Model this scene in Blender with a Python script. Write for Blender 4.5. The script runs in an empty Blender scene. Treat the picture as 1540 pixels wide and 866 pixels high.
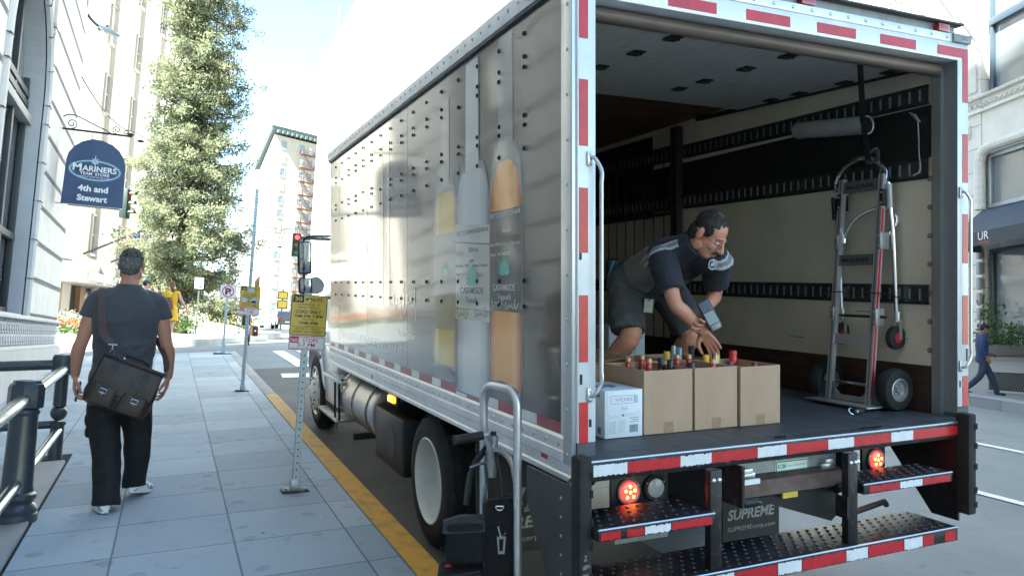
import bpy, bmesh, math, random
from mathutils import Vector, Matrix, Quaternion, noise
V = Vector
PI = math.pi
rnd = random.Random(7)
SC = bpy.context.scene
COL = SC.collection

# The street climbs and is crowned: street things are modelled square to the road surface (frame S)
# and turned into the level frame (G, z = true vertical) at the very end.
UP = V((.078, .063, .995)).normalized()
TILT = V((0, 0, 1)).rotation_difference(UP).to_matrix()      # G -> S
TINV = TILT.transposed()                                       # S -> G
STREET = []                                                    # top-level objects modelled in frame S

def toG(x, y, z=0.0): return TINV @ V((x, y, z))
NG = TINV @ V((0, 0, 1))
def splane(x, y): return -(NG.x * x + NG.y * y) / NG.z
def H(x, y):
    """height of the ground in the level frame"""
    yy = min(y, 22.0)
    if x < -3: z = splane(-3, yy) - .0 * (-3 - x)
    elif x <= 8.5: z = splane(x, yy)
    else: z = splane(8.5, yy) - .035 * min(x - 8.5, 12)
    if y > 22: z += .018 * (y - 22)
    return z
def HR(x, y): return H(x, y) - .07          # roadway, a kerb's height below the walks

# ------------------------------------------------------------------ materials
MATS = {}
def mat(name, col, rough=.5, metal=0., var=.0, vs=6., bump=0., bs=60., col2=None, spec=.5, coat=0., crough=.05, cior=1.5,
        stretch=(1, 1, 1), emit=None, es=1., alpha=1., trans=0., ior=1.45, mid=(.35, .65), detail=5., sheen=0., rvar=0.):
    if name in MATS: return MATS[name]
    m = bpy.data.materials.new(name); m.use_nodes = True
    nt = m.node_tree; N = nt.nodes; L = nt.links
    b = N['Principled BSDF']
    def s(k, v):
        if k in b.inputs: b.inputs[k].default_value = v
    s('Base Color', (*col, 1)); s('Roughness', rough); s('Metallic', metal); s('Specular IOR Level', spec)
    s('Coat Weight', coat); s('Coat IOR', cior); s('Coat Roughness', crough); s('Alpha', alpha); s('Transmission Weight', trans); s('IOR', ior)
    s('Sheen Weight', sheen)
    if emit: s('Emission Color', (*emit, 1)); s('Emission Strength', es)
    if var or bump or col2 or rvar:
        tc = N.new('ShaderNodeTexCoord'); mp = N.new('ShaderNodeMapping'); mp.inputs['Scale'].default_value = stretch
        L.new(tc.outputs['Object'], mp.inputs['Vector'])
        if var or col2 or rvar:
            n = N.new('ShaderNodeTexNoise'); n.inputs['Scale'].default_value = vs; n.inputs['Detail'].default_value = detail
            n.inputs['Roughness'].default_value = .6
            L.new(mp.outputs[0], n.inputs['Vector'])
            r = N.new('ShaderNodeValToRGB')
            r.color_ramp.elements[0].position = mid[0]; r.color_ramp.elements[1].position = mid[1]
            if col2 is None:
                a_ = tuple(max(0, c * (1 - var)) for c in col); b_ = tuple(min(1, c * (1 + var)) for c in col)
            else: a_, b_ = col, col2
            r.color_ramp.elements[0].color = (*a_, 1); r.color_ramp.elements[1].color = (*b_, 1)
            L.new(n.outputs[0], r.inputs[0]); L.new(r.outputs[0], b.inputs['Base Color'])
            if rvar:
                mr = N.new('ShaderNodeMapRange'); mr.inputs[3].default_value = max(.02, rough - rvar); mr.inputs[4].default_value = rough + rvar
                L.new(n.outputs[0], mr.inputs[0]); L.new(mr.outputs[0], b.inputs['Roughness'])
        if bump:
            n2 = N.new('ShaderNodeTexNoise'); n2.inputs['Scale'].default_value = bs; n2.inputs['Detail'].default_value = 4
            L.new(mp.outputs[0], n2.inputs['Vector'])
            bp = N.new('ShaderNodeBump'); bp.inputs['Strength'].default_value = bump; bp.inputs['Distance'].default_value = .01
            L.new(n2.outputs[0], bp.inputs['Height']); L.new(bp.outputs[0], b.inputs['Normal'])
    MATS[name] = m
    return m

# ------------------------------------------------------------------ mesh builder
def axes(d):
    d = V(d).normalized()
    a = V((0, 0, 1)) if abs(d.z) < .9 else V((1, 0, 0))
    u = a.cross(d).normalized(); v = d.cross(u).normalized()
    return u, v
class B:
    def __init__(s): s.v = []; s.f = []; s.m = []; s.mats = []; s.sm = []
    def mi(s, m):
        if m not in s.mats: s.mats.append(m)
        return s.mats.index(m)
    def add(s, vs, fs, m, smooth=False):
        o = len(s.v); s.v += [V(p) for p in vs]; i = s.mi(m)
        for f in fs: s.f.append([o + k for k in f]); s.m.append(i); s.sm.append(smooth)
        return s
    def box(s, x0, y0, z0, x1, y1, z1, m, bev=0., seg=2, rot=None, piv=None):
        if x0 > x1: x0, x1 = x1, x0
        if y0 > y1: y0, y1 = y1, y0
        if z0 > z1: z0, z1 = z1, z0
        bm = bmesh.new()
        vs = [bm.verts.new(p) for p in ((x0,y0,z0),(x1,y0,z0),(x1,y1,z0),(x0,y1,z0),(x0,y0,z1),(x1,y0,z1),(x1,y1,z1),(x0,y1,z1))]
        for f in ((3,2,1,0),(4,5,6,7),(0,1,5,4),(1,2,6,5),(2,3,7,6),(3,0,4,7)): bm.faces.new([vs[k] for k in f])
        if bev: bmesh.ops.bevel(bm, geom=bm.edges[:], offset=min(bev, .49 * min(x1-x0, y1-y0, z1-z0)), segments=seg, profile=.5, affect='EDGES')
        return s.bm(bm, m, bool(bev), rot, piv)
    def bm(s, bm, m, smooth=False, rot=None, piv=None):
        bm.verts.index_update()
        pv = V(piv) if piv is not None else V((0, 0, 0))
        vs = [(rot @ (q.co - pv) + pv) if rot else q.co.copy() for q in bm.verts]
        s.add(vs, [[q.index for q in f.verts] for f in bm.faces], m, smooth); bm.free(); return s
    def obox(s, c, ex, ey, ez, hx, hy, hz, m, bev=0., seg=2):
        b = B().box(-hx, -hy, -hz, hx, hy, hz, m, bev, seg)
        ex, ey, ez = V(ex), V(ey), V(ez); c = V(c)
        return s.add([c + ex * p.x + ey * p.y + ez * p.z for p in b.v], b.f, m, bool(bev))
    def cyl(s, p0, p1, r0, m, r1=None, n=16, cap=True, smooth=True):
        p0, p1 = V(p0), V(p1); r1 = r0 if r1 is None else r1
        u, v = axes(p1 - p0); vs = []
        for p, r in ((p0, r0), (p1, r1)):
            vs += [p + (u * math.cos(2*PI*k/n) + v * math.sin(2*PI*k/n)) * r for k in range(n)]
        fs = [(k, (k+1) % n, n + (k+1) % n, n + k) for k in range(n)]
        s.add(vs, fs, m, smooth)
        if cap: s.add(vs, [list(range(n))[::-1], list(range(n, 2*n))], m, False)
        return s
    def tube(s, pts, r, m, n=10, closed=False, cap=True, flat=1.):
        pts = [V(p) for p in pts]; N = len(pts); vs = []; pu = None
        rr = r if isinstance(r, (list, tuple)) else [r] * N
        for i, p in enumerate(pts):
            a = pts[(i-1) % N] if (i > 0 or closed) else p; b = pts[(i+1) % N] if (i < N-1 or closed) else p
            d = (b - a).normalized()
            if pu is None: u, v = axes(d)
            else:
                u = (pu - d * pu.dot(d)).normalized(); v = d.cross(u)
            pu = u
            vs += [p + (u * math.cos(2*PI*k/n) + v * math.sin(2*PI*k/n) * flat) * rr[i] for k in range(n)]
        fs = []
        for i in range(N if closed else N-1):
            j = (i+1) % N
            fs += [(i*n+k, i*n+(k+1) % n, j*n+(k+1) % n, j*n+k) for k in range(n)]
        if cap and not closed: fs += [list(range(n))[::-1], list(range((N-1)*n, N*n))]
        return s.add(vs, fs, m, True)
    def lathe(s, prof, c, ax, m, n=32, cap=True):
        c = V(c); ax = V(ax).normalized(); u, v = axes(ax); vs = []
        for (h, r) in prof:
            vs += [c + ax * h + (u * math.cos(2*PI*k/n) + v * math.sin(2*PI*k/n)) * max(r, 1e-4) for k in range(n)]
        fs = []
        for i in range(len(prof)-1):
            fs += [(i*n+k, i*n+(k+1) % n, (i+1)*n+(k+1) % n, (i+1)*n+k) for k in range(n)]
        if cap: fs += [list(range(n))[::-1], list(range((len(prof)-1)*n, len(prof)*n))]
        return s.add(vs, fs, m, True)
    def quad(s, a, b, c, d, m): return s.add([a, b, c, d], [(0, 1, 2, 3)], m)
    def poly(s, pts, m): return s.add(pts, [list(range(len(pts)))], m)
    def prism(s, pts, off, m, smooth=False):
        """outline pts pushed along vector off"""
        n = len(pts); off = V(off); pts = [V(p) for p in pts]
        nr = V((0, 0, 0))
        for i in range(n): nr += pts[i].cross(pts[(i+1) % n])
        if nr.dot(off) < 0: pts = pts[::-1]
        vs = pts + [p + off for p in pts]
        s.add(vs, [list(range(n))[::-1], list(range(n, 2*n))], m)
        return s.add(vs, [(k, (k+1) % n, n+(k+1) % n, n+k) for k in range(n)], m, smooth)
    def sph(s, c, r, m, sx=1., sy=1., sz=1., n=12, k=8, rot=None):
        c = V(c); vs = []; fs = []
        for i in range(k+1):
            t = PI * i / k
            for j in range(n):
                p = V((math.sin(t)*math.cos(2*PI*j/n)*r*sx, math.sin(t)*math.sin(2*PI*j/n)*r*sy, math.cos(t)*r*sz))
                vs.append(c + (rot @ p if rot else p))
        for i in range(k):
            for j in range(n): fs.append((i*n+j, (i+1)*n+j, (i+1)*n+(j+1) % n, i*n+(j+1) % n))
        return s.add(vs, fs, m, True)
    def text(s, t, O, ex, ey, w, h, m, bold=0., shear=0.):
        """lettering whose outline fills the w x h rectangle at O (lower left); w=None keeps the natural width, centred on O"""
        cu = bpy.data.curves.new('t', 'FONT'); cu.body = t; cu.size = 1; cu.offset = bold; cu.shear = shear; cu.resolution_u = 3
        ob = bpy.data.objects.new('t', cu); COL.objects.link(ob)
        dg = bpy.context.evaluated_depsgraph_get()
        me = bpy.data.meshes.new_from_object(ob.evaluated_get(dg))
        bpy.data.objects.remove(ob); bpy.data.curves.remove(cu)
        if not me.vertices: return s
        xs = [q.co.x for q in me.vertices]; ys = [q.co.y for q in me.vertices]
        x0, x1, y0, y1 = min(xs), max(xs), min(ys), max(ys)
        ky = h / (y1 - y0); O = V(O); ex = V(ex); ey = V(ey)
        if w is None: kx = ky; O = O - ex * (x1 - x0) * kx / 2
        else: kx = w / (x1 - x0)
        nz = 1 if True else -1
        s.add([O + ex * (q.co.x - x0) * kx + ey * (q.co.y - y0) * ky for q in me.vertices], [list(p.vertices) for p in me.polygons], m)
        bpy.data.meshes.remove(me); return s
    def xf(s, M):
        s.v = [M @ p for p in s.v]; return s
    def build(s, name, parent=None, ang=35, frame='G'):
        me = bpy.data.meshes.new(name)
        o_ = V(parent['_o']) if parent is not None and '_o' in parent else V((0, 0, 0))
        me.from_pydata([p - o_ for p in s.v], [], s.f)
        for m in s.mats: me.materials.append(m)
        me.polygons.foreach_set('material_index', s.m); me.polygons.foreach_set('use_smooth', s.sm)
        me.update()
        if any(s.sm): me.set_sharp_from_angle(angle=math.radians(ang))
        ob = bpy.data.objects.new(name, me); COL.objects.link(ob)
        if parent is not None:
            ob.parent = parent
            if '_o' in parent: ob['_o'] = parent['_o']
        elif frame == 'S': STREET.append(ob)
        return ob

def thing(name, label, cat, loc, frame='G', group=None, kind=None):
    o = bpy.data.objects.new(name, None); COL.objects.link(o); o.location = loc; o.empty_display_size = .1
    o['_o'] = tuple(loc); o['label'] = label; o['category'] = cat
    if group: o['group'] = group
    if kind: o['kind'] = kind
    if frame == 'S': STREET.append(o)
    return o
def tag(o, label, cat, group=None, kind=None):
    o['label'] = label; o['category'] = cat
    if group: o['group'] = group
    if kind: o['kind'] = kind
    return o
def structure(o, label, cat):
    o['kind'] = 'structure'; o['label'] = label; o['category'] = cat; return o
def arc(c, r, a0, a1, n, u, v):
    c = V(c); u = V(u); v = V(v)
    return [c + u * (r * math.cos(math.radians(a0 + (a1 - a0) * k / n))) + v * (r * math.sin(math.radians(a0 + (a1 - a0) * k / n))) for k in range(n + 1)]
def rrect(w, h, r, n=4):
    """rounded rectangle outline centred on 0 as (x, y) pairs"""
    out = []
    for cx, cy, a in ((w/2-r, h/2-r, 0), (-w/2+r, h/2-r, 90), (-w/2+r, -h/2+r, 180), (w/2-r, -h/2+r, 270)):
        for k in range(n+1):
            t = math.radians(a + 90*k/n); out.append((cx + r*math.cos(t), cy + r*math.sin(t)))
    return out
def bezier(pts, n=8):
    """Catmull-Rom through the points"""
    pts = [V(p) for p in pts]; P = [pts[0]] + pts + [pts[-1]]; out = []
    for i in range(1, len(P)-2):
        for k in range(n):
            t = k / n; a, b, c, d = P[i-1], P[i], P[i+1], P[i+2]
            out.append(.5 * ((2*b) + (c-a)*t + (2*a-5*b+4*c-d)*t*t + (3*b-a-3*c+d)*t**3))
    out.append(pts[-1]); return out

# ------------------------------------------------------------------ shared materials
ALU = mat('aluminium', (.62, .64, .66), .38, .75, var=.12, vs=4, stretch=(1, 1, .3), rvar=.1)
ALUW = mat('pale_aluminium', (.70, .72, .74), .42, .35, var=.08, vs=5, rvar=.08)
STEEL = mat('bright_steel', (.55, .57, .6), .30, .9, var=.04, vs=9, rvar=.05)
CHROME = mat('polished_steel', (.75, .77, .8), .16, 1., var=.08, vs=12, rvar=.06)
BLACKM = mat('black_steel', (.022, .023, .025), .45, .2, var=.35, vs=14, bump=.15, bs=90, rvar=.12)
RUBBER = mat('black_rubber', (.018, .018, .019), .75, 0, var=.3, vs=10, bump=.2, bs=60)
GREYP = mat('dark_grey_paint', (.075, .082, .092), .5, .1, var=.12, vs=5, bump=.05)
RED = mat('red_reflective', (.50, .012, .022), .32, 0, var=.12, vs=18, coat=.4, crough=.2)
WHITER = mat('white_reflective', (.70, .73, .75), .35, 0, var=.06, vs=22, coat=.3, crough=.2)
BLACK = mat('black_plastic', (.015, .015, .016), .5, 0, var=.2, vs=20)
WHITE = mat('white_paint', (.78, .78, .77), .45, 0, var=.04, vs=4)
DARK = mat('dark_gap', (.008, .008, .008), .8)
GLASS = mat('window_glass', (.05, .07, .08), .04, 0, spec=.9, coat=.6, crough=.02)
# ------------------------------------------------------------------ ground
def ground_mat(name, c1, c2, sc=2.2, joints=None, jdark=.35, seed=0., gum=False):
    m = bpy.data.materials.new(name); m.use_nodes = True; nt = m.node_tree; N = nt.nodes; L = nt.links; b = N['Principled BSDF']
    tc = N.new('ShaderNodeTexCoord'); mp = N.new('ShaderNodeMapping'); mp.inputs['Location'].default_value = (seed, seed*.7, 0)
    L.new(tc.outputs['Object'], mp.inputs[0])
    def noi(scale, det=6, rough=.6):
        n = N.new('ShaderNodeTexNoise'); n.inputs['Scale'].default_value = scale; n.inputs['Detail'].default_value = det; n.inputs['Roughness'].default_value = rough
        L.new(mp.outputs[0], n.inputs['Vector']); return n.outputs[0]
    def ramp(s, e):
        r = N.new('ShaderNodeValToRGB'); els = r.color_ramp.elements
        els[0].position, els[0].color = e[0][0], (*e[0][1], 1); els[1].position, els[1].color = e[1][0], (*e[1][1], 1)
        L.new(s, r.inputs[0]); return r.outputs[0]
    def mix(t, f, a, c):
        x = N.new('ShaderNodeMix'); x.data_type = 'RGBA'; x.blend_type = t
        if isinstance(f, float): x.inputs[0].default_value = f
        else: L.new(f, x.inputs[0])
        L.new(a, x.inputs[6]); L.new(c, x.inputs[7]) ; return x.outputs[2]
    big = ramp(noi(sc*.35), ((.3, c1), (.7, c2)))
    fine = ramp(noi(160., 3, .7), ((.25, (.72, .72, .72)), (.75, (1.2, 1.2, 1.2))))
    spots = ramp(noi(9., 2, .5), ((.26, (.72, .71, .70)), (.36, (1., 1., 1.))))
    c = mix('MULTIPLY', 1., big, fine); c = mix('MULTIPLY', .6, c, spots)
    h = noi(160., 3)
    if gum:      # trodden gum, pale flecks and drip stains
        for sc_, th, col, keep in ((1.25, .030, (.30, .29, .28), .45), (2.1, .014, (1.7, 1.7, 1.65), .5), (5., .05, (.80, .80, .79), .35)):
            vo = N.new('ShaderNodeTexVoronoi'); vo.inputs['Scale'].default_value = sc_; vo.inputs['Randomness'].default_value = 1.; L.new(mp.outputs[0], vo.inputs['Vector'])
            wob = N.new('ShaderNodeMath'); wob.operation = 'MULTIPLY_ADD'; L.new(noi(24., 2), wob.inputs[0]); wob.inputs[1].default_value = th*1.2*sc_; L.new(vo.outputs['Distance'], wob.inputs[2])
            ma = N.new('ShaderNodeMath'); ma.operation = 'LESS_THAN'; L.new(wob.outputs[0], ma.inputs[0]); ma.inputs[1].default_value = th*sc_*1.6
            sp = N.new('ShaderNodeSeparateColor'); L.new(vo.outputs['Color'], sp.inputs[0]); mk = N.new('ShaderNodeMath'); mk.operation = 'LESS_THAN'; L.new(sp.outputs[0], mk.inputs[0]); mk.inputs[1].default_value = keep
            mm = N.new('ShaderNodeMath'); mm.operation = 'MULTIPLY'; L.new(ma.outputs[0], mm.inputs[0]); L.new(mk.outputs[0], mm.inputs[1])
            cc = N.new('ShaderNodeRGB'); cc.outputs[0].default_value = (*col, 1); c = mix('MIX', mm.outputs[0], c, mix('MULTIPLY', 1., c, cc.outputs[0]))
    if joints:
        sx = N.new('ShaderNodeSeparateXYZ'); L.new(tc.outputs['Object'], sx.inputs[0])
        lines = []; cells = []
        for axis, pitch, off, w in joints:
            def M(op, a, bb=None):
                q = N.new('ShaderNodeMath'); q.operation = op
                for k, z in ((0, a), (1, bb)):
                    if z is None: continue
                    if isinstance(z, (int, float)): q.inputs[k].default_value = z
                    else: L.new(z, q.inputs[k])
                return q.outputs[0]
            t = M('DIVIDE', M('SUBTRACT', sx.outputs[axis], off), pitch)
            cells.append(M('FLOOR', t))
            fr = M('ABSOLUTE', M('SUBTRACT', M('FRACT', M('ADD', t, .5)), .5))
            lines.append(M('LESS_THAN', M('ADD', fr, M('MULTIPLY', M('SUBTRACT', noi(38., 3), .5), w / pitch * 1.5)), w / pitch))
        j = lines[0]
        for l in lines[1:]:
            q = N.new('ShaderNodeMath'); q.operation = 'MAXIMUM'; L.new(j, q.inputs[0]); L.new(l, q.inputs[1]); j = q.outputs[0]
        # each slab weathers a little differently
        cb = N.new('ShaderNodeCombineXYZ')
        for k, z in enumerate(cells[:2]): L.new(z, cb.inputs[k])
        wn = N.new('ShaderNodeTexWhiteNoise'); wn.noise_dimensions = '3D'; L.new(cb.outputs[0], wn.inputs['Vector'])
        sl = ramp(wn.outputs[0], ((0., (.82, .82, .83)), (1., (1.09, 1.09, 1.08))))
        c = mix('MULTIPLY', 1., c, sl)
        dk = N.new('ShaderNodeRGB'); dk.outputs[0].default_value = (jdark, jdark, jdark*1.02, 1)
        c2_ = mix('MULTIPLY', 1., c, dk.outputs[0]); c = mix('MIX', j, c, c2_)
        q = N.new('ShaderNodeMath'); q.operation = 'SUBTRACT'; L.new(h, q.inputs[0]); L.new(j, q.inputs[1]); h = q.outputs[0]
    L.new(c, b.inputs['Base Color'])
    rr = N.new('ShaderNodeMapRange'); rr.inputs[3].default_value = .55; rr.inputs[4].default_value = .9; L.new(noi(3.), rr.inputs[0]); L.new(rr.outputs[0], b.inputs['Roughness'])
    bp = N.new('ShaderNodeBump'); bp.inputs['Strength'].default_value = .35; bp.inputs['Distance'].default_value = .006
    L.new(h, bp.inputs['Height']); L.new(bp.outputs[0], b.inputs['Normal'])
    return m
CONC_ROAD = ground_mat('road_concrete', (.16, .187, .202), (.215, .24, .252), 1.2, joints=((1, 4.6, 1.2, .012), (0, 3.6, 6.33, .008)), jdark=.5)
ASPH = ground_mat('asphalt', (.045, .045, .047), (.075, .074, .074), 2.)
SIDE = ground_mat('sidewalk_concrete', (.33, .39, .43), (.43, .49, .525), 1.6, joints=((0, .667, -.317, .0055), (1, .64, 4.30, .0055)), jdark=.40, seed=3., gum=True)
SIDE2 = ground_mat('plain_sidewalk', (.30, .31, .32), (.38, .385, .39), 1.2, joints=((0, 1.5, 0, .008), (1, 1.5, 0, .008)), jdark=.5, seed=8.)
KERBM = ground_mat('kerb_concrete', (.25, .255, .26), (.33, .335, .335), 2., joints=((1, 1.9, 4.30, .006), (0, 50, 99, .001)))
YEL = mat('kerb_yellow_paint', (.40, .245, .07), .6, vs=9, col2=(.64, .33, .04), bump=.2, bs=120, mid=(.34, .50), detail=10)
PAINT = mat('road_marking_paint', (.72, .72, .70), .6, col2=(.55, .55, .54), vs=14, mid=(.45, .75), bump=.15, bs=150)

def sheet(xs, ys, hf, m, name, dz=0., skip=None):
    b = B(); n = len(ys); vs = []; fs = []
    for x in xs:
        for y in ys: vs.append((x, y, hf(x, y) + dz))
    for i in range(len(xs)-1):
        for j in range(n-1):
            if skip and skip((xs[i]+xs[i+1])/2, (ys[j]+ys[j+1])/2): continue
            fs.append((i*n+j, (i+1)*n+j, (i+1)*n+j+1, i*n+j+1))
    b.add(vs, fs, m, False); return b.build(name)
XS = [-900, -300, -80, -30, -12, -6, -3, 0, 3, 6, 8.5, 12, 16, 20.5, 25, 40, 80, 300, 900]
YS = [-60, -30, -15, -8, -2, 3, 8, 13, 18, 22, 27, 34, 45, 60, 80, 110, 150, 220, 400, 900, 2500]
structure(sheet(XS, YS, HR, CONC_ROAD, 'road'), 'pale grey concrete roadway climbing gently between the buildings', 'road')
# parking lane of dark asphalt (frame S = road plane)
b = B(); b.quad((1.39, -6, -.066), (2.98, -6, -.066), (2.98, 16.9, -.066), (1.39, 16.9, -.066), ASPH)
structure(b.build('parking_lane', frame='S'), 'dark asphalt parking lane under the truck', 'road')
# sidewalk slab + kerb
def prism_x(b, x0, x1, y0, y1, z0, z1, m, bev=0.): b.box(x0, y0, z0, x1, y1, z1, m, bev)
b = B(); prism_x(b, -12, 1.20, -8, 19.0, -.4, .15, SIDE)
structure(b.build('sidewalk', frame='S'), 'grey concrete sidewalk scored into square slabs', 'sidewalk')
b = B()
b.box(1.203, -8, -.4, 1.375, 19.0, .151, KERBM, .018)
structure(b.build('kerb', frame='S'), 'plain grey concrete kerb edging the sidewalk', 'kerb')
b = B()
pr = [(1.212, .155), (1.353, .155), (1.373, .148), (1.380, .130), (1.380, -.05), (1.3765, -.05), (1.3765, .130), (1.370, .145), (1.352, .1515), (1.212, .1515)]
b.prism([(x, -8, z) for x, z in pr], (0, 19.35, 0), YEL)
structure(b.build('kerb_paint', frame='S'), 'worn yellow paint on the kerb beside the truck', 'road marking')
# second sidewalk tongue + plaza beyond the driveway
b = B()
def slab(b, pts, h, m, dz=.15):
    top = [V((x, y, H(x, y) + dz)) for x, y in pts]; n = len(top)
    b.poly(top, m); b.add(top + [p - V((0, 0, .5)) for p in top], [(k, n+k, n+(k+1) % n, (k+1) % n) for k in range(n)], m)
slab(b, [(-30, 26.3), (.75, 26.3), (3.2, 30), (4.5, 36), (4.5, 60), (-30, 60)], .15, SIDE2)
structure(b.build('plaza', frame='G'), 'raised plaza paving round the planters and the tall conifer', 'plaza')
# road markings
def strip(name, pts, label):
    b = B(); b.quad(*[(x, y, -.0615) for x, y in pts], PAINT); o = b.build(name, frame='S'); return structure(o, label, 'road marking')
strip('crosswalk_bar', [(1.93, 15.1), (2.9, 14.85), (2.95, 15.5), (1.99, 15.8)], 'short white stop bar beside the front of the truck')
for k, (xa, xb) in enumerate(((2.45, 2.75), (3.05, 3.35), (3.65, 3.95))):
    strip('crosswalk_bar', [(xa+.02, 17.0), (xb+.02, 17.0), (xb-.0, 21.2), (xa-.0, 21.2)], 'white zebra bar of the near crosswalk, %s' % ('nearest the kerb', 'middle one beside the truck cab', 'outermost behind the truck cab')[k])
strip('lane_line', [(6.27, -6), (6.37, -6), (6.37, 21), (6.27, 21)], 'thin white lane line nearer the right side of the truck')
strip('lane_line', [(8.2, -6), (8.3, -6), (8.3, 21), (8.2, 21)], 'thin white lane line farther out near the opposite sidewalk')
# far crosswalk and lane dashes on the level stretch
def gstrip(name, x0, x1, y0, y1, label):
    b = B(); b.quad(*[(x, y, HR(x, y) + .012) for x, y in ((x0, y0), (x1, y0), (x1, y1), (x0, y1))], PAINT); return structure(b.build(name), label, 'road marking')
for k in range(6): gstrip('crosswalk_bar', 2.2 + .95*k, 2.75 + .95*k, 27.5, 31, 'white zebra bar of the far crosswalk, number %s from the plaza' % ('one', 'two', 'three', 'four', 'five', 'six')[k])
for k in range(4): gstrip('lane_line', 6.6, 6.75, 38 + 9*k, 41 + 9*k, 'white lane dash beyond the crosswalk, %s in the row' % ('first', 'second', 'third', 'fourth')[k])
# opposite sidewalk (level, follows the turned facade)
FD = V((math.sin(math.radians(15.5)), math.cos(math.radians(15.5)), 0)); FN = V((-FD.y, FD.x, 0))      # along the right facade / towards the street
F0 = V((19.026, 12.983, 0))
def fp(s, d, z=0.): return F0 + FD * s + FN * d + V((0, 0, z))
def slab2(b, s0, s1, d0, d1, m, dz):
    pts = [fp(s0, d0), fp(s0, d1), fp((s0+s1)/2, d1), fp(s1, d1), fp(s1, d0), fp((s0+s1)/2, d0)]
    top = [V((p.x, p.y, H(p.x, p.y) + dz)) for p in pts[::-1]]; n = 6
    b.poly(top, m); b.add(top + [p - V((0, 0, .6)) for p in top], [(k, n+k, n+(k+1) % n, (k+1) % n) for k in range(n)], m)
b = B(); slab2(b, -14, 9, -.5, 2.75, SIDE2, .13)
structure(b.build('sidewalk'), 'grey sidewalk along the shopfront across the street', 'sidewalk')
b = B(); slab2(b, -14, 9, 2.755, 2.92, KERBM, .135)
structure(b.build('kerb'), 'plain kerb of the sidewalk across the street', 'kerb')
# ------------------------------------------------------------------ delivery truck (frame S)
WRAP = mat('printed_wrap', (.068, .058, .047), .3, 0, spec=.4, var=.15, vs=1.2, coat=1., crough=.07, cior=1.52, bump=.004, bs=2)
def wrapm(n, c, c2=None, **k): return mat('wrap_' + n, c, .2, 0, spec=.5, coat=1., crough=.07, cior=1.45, col2=c2, vs=3., **k)
def wrapg(n, yc, hw, stops):
    # printed artwork shaded from the middle of the bottle to its edges
    m = wrapm(n, stops[0][1]); nt = m.node_tree; N = nt.nodes; L = nt.links
    tc = N.new('ShaderNodeTexCoord'); sx = N.new('ShaderNodeSeparateXYZ'); L.new(tc.outputs['Object'], sx.inputs[0])
    a = N.new('ShaderNodeMath'); a.operation = 'SUBTRACT'; L.new(sx.outputs[1], a.inputs[0]); a.inputs[1].default_value = yc - 5.5 - hw
    d = N.new('ShaderNodeMath'); d.operation = 'DIVIDE'; L.new(a.outputs[0], d.inputs[0]); d.inputs[1].default_value = 2*hw
    r = N.new('ShaderNodeValToRGB'); e = r.color_ramp.elements
    while len(e) < len(stops): e.new(.5)
    for k, (p, c) in enumerate(stops): e[k].position = p; e[k].color = (*c, 1)
    L.new(d.outputs[0], r.inputs[0]); L.new(r.outputs[0], N['Principled BSDF'].inputs['Base Color']); return m
W_GLASS = wrapg('pale_glass', 4.035, .262, [(0., (.10, .11, .13)), (.10, (.34, .37, .40)), (.3, (.56, .59, .60)), (.72, (.60, .63, .63)), (.92, (.36, .39, .41)), (1., (.10, .11, .13))])
W_AMB = wrapg('amber', 3.565, .203, [(0., (.10, .015, .004)), (.10, (.62, .18, .01)), (.2, (.70, .40, .14)), (.38, (.72, .30, .015)), (.8, (.66, .26, .012)), (.92, (.45, .10, .005)), (1., (.12, .015, .004))])
W_GOLD = wrapg('gold', 4.50, .23, [(0., (.25, .12, .01)), (.2, (.62, .44, .05)), (.7, (.60, .40, .04)), (.85, (.66, .60, .36)), (.93, (.50, .26, .02)), (1., (.14, .06, .01))]); W_LAB = wrapm('label', (.50, .51, .47), (.44, .45, .42)); W_LABD = wrapm('dark_label', (.055, .05, .048))
W_TEAL = wrapm('agave_green', (.05, .36, .30)); W_INK = wrapm('ink', (.07, .07, .07)); W_WHITE = wrapm('white_print', (.72, .72, .70)); W_EDGE = wrapm('bottle_edge', (.22, .22, .22))
W_FAINT = wrapm('faint_print', (.27, .265, .255)); W_SIL = wrapm('silver_line', (.38, .39, .39))
PLY = mat('plywood_brown', (.16, .085, .05), .6, col2=(.10, .05, .03), vs=5, stretch=(.3, 4, 4))
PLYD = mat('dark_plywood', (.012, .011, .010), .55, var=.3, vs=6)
LINER = mat('cream_liner', (.50, .445, .36), .45, col2=(.66, .585, .465), vs=1.6, mid=(.30, .62), detail=12, bump=.03, bs=30, rvar=.1)
KICK = mat('brown_kick_board', (.060, .030, .020), .5, col2=(.035, .018, .013), vs=9, stretch=(1, .3, 3))
FLOORM = mat('truck_floor', (.045, .050, .055), .5, col2=(.12, .125, .13), vs=5, mid=(.42, .75), stretch=(4, .6, 1), detail=10, bump=.15, bs=80, rvar=.12)
TRACKM = mat('cargo_track_steel', (.05, .053, .055), .42, .6, var=.25, vs=20)
DOORW = mat('roll_door_white', (.62, .61, .60), .5, col2=(.42, .40, .37), vs=4, stretch=(12, 1, 1), mid=(.3, .75), detail=8)
RUST = mat('rusty_steel', (.075, .045, .036), .6, .3, col2=(.13, .085, .07), vs=12, detail=9, bump=.2, bs=70)
SCUFF = mat('scuffed_steel', (.022, .022, .024), .42, .35, col2=(.12, .10, .09), vs=22, mid=(.55, .75), detail=10, bump=.15, bs=80)
GREYS = mat('grey_steel', (.21, .23, .235), .5, .3, col2=(.30, .31, .31), vs=9, detail=8)
TRED = mat('lamp_red', (.55, .01, .01), .2, coat=.6, emit=(1, .015, .015), es=1.3); TCLR = mat('lamp_clear', (.42, .45, .44), .15, coat=.8, bump=.4, bs=200)
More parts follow.
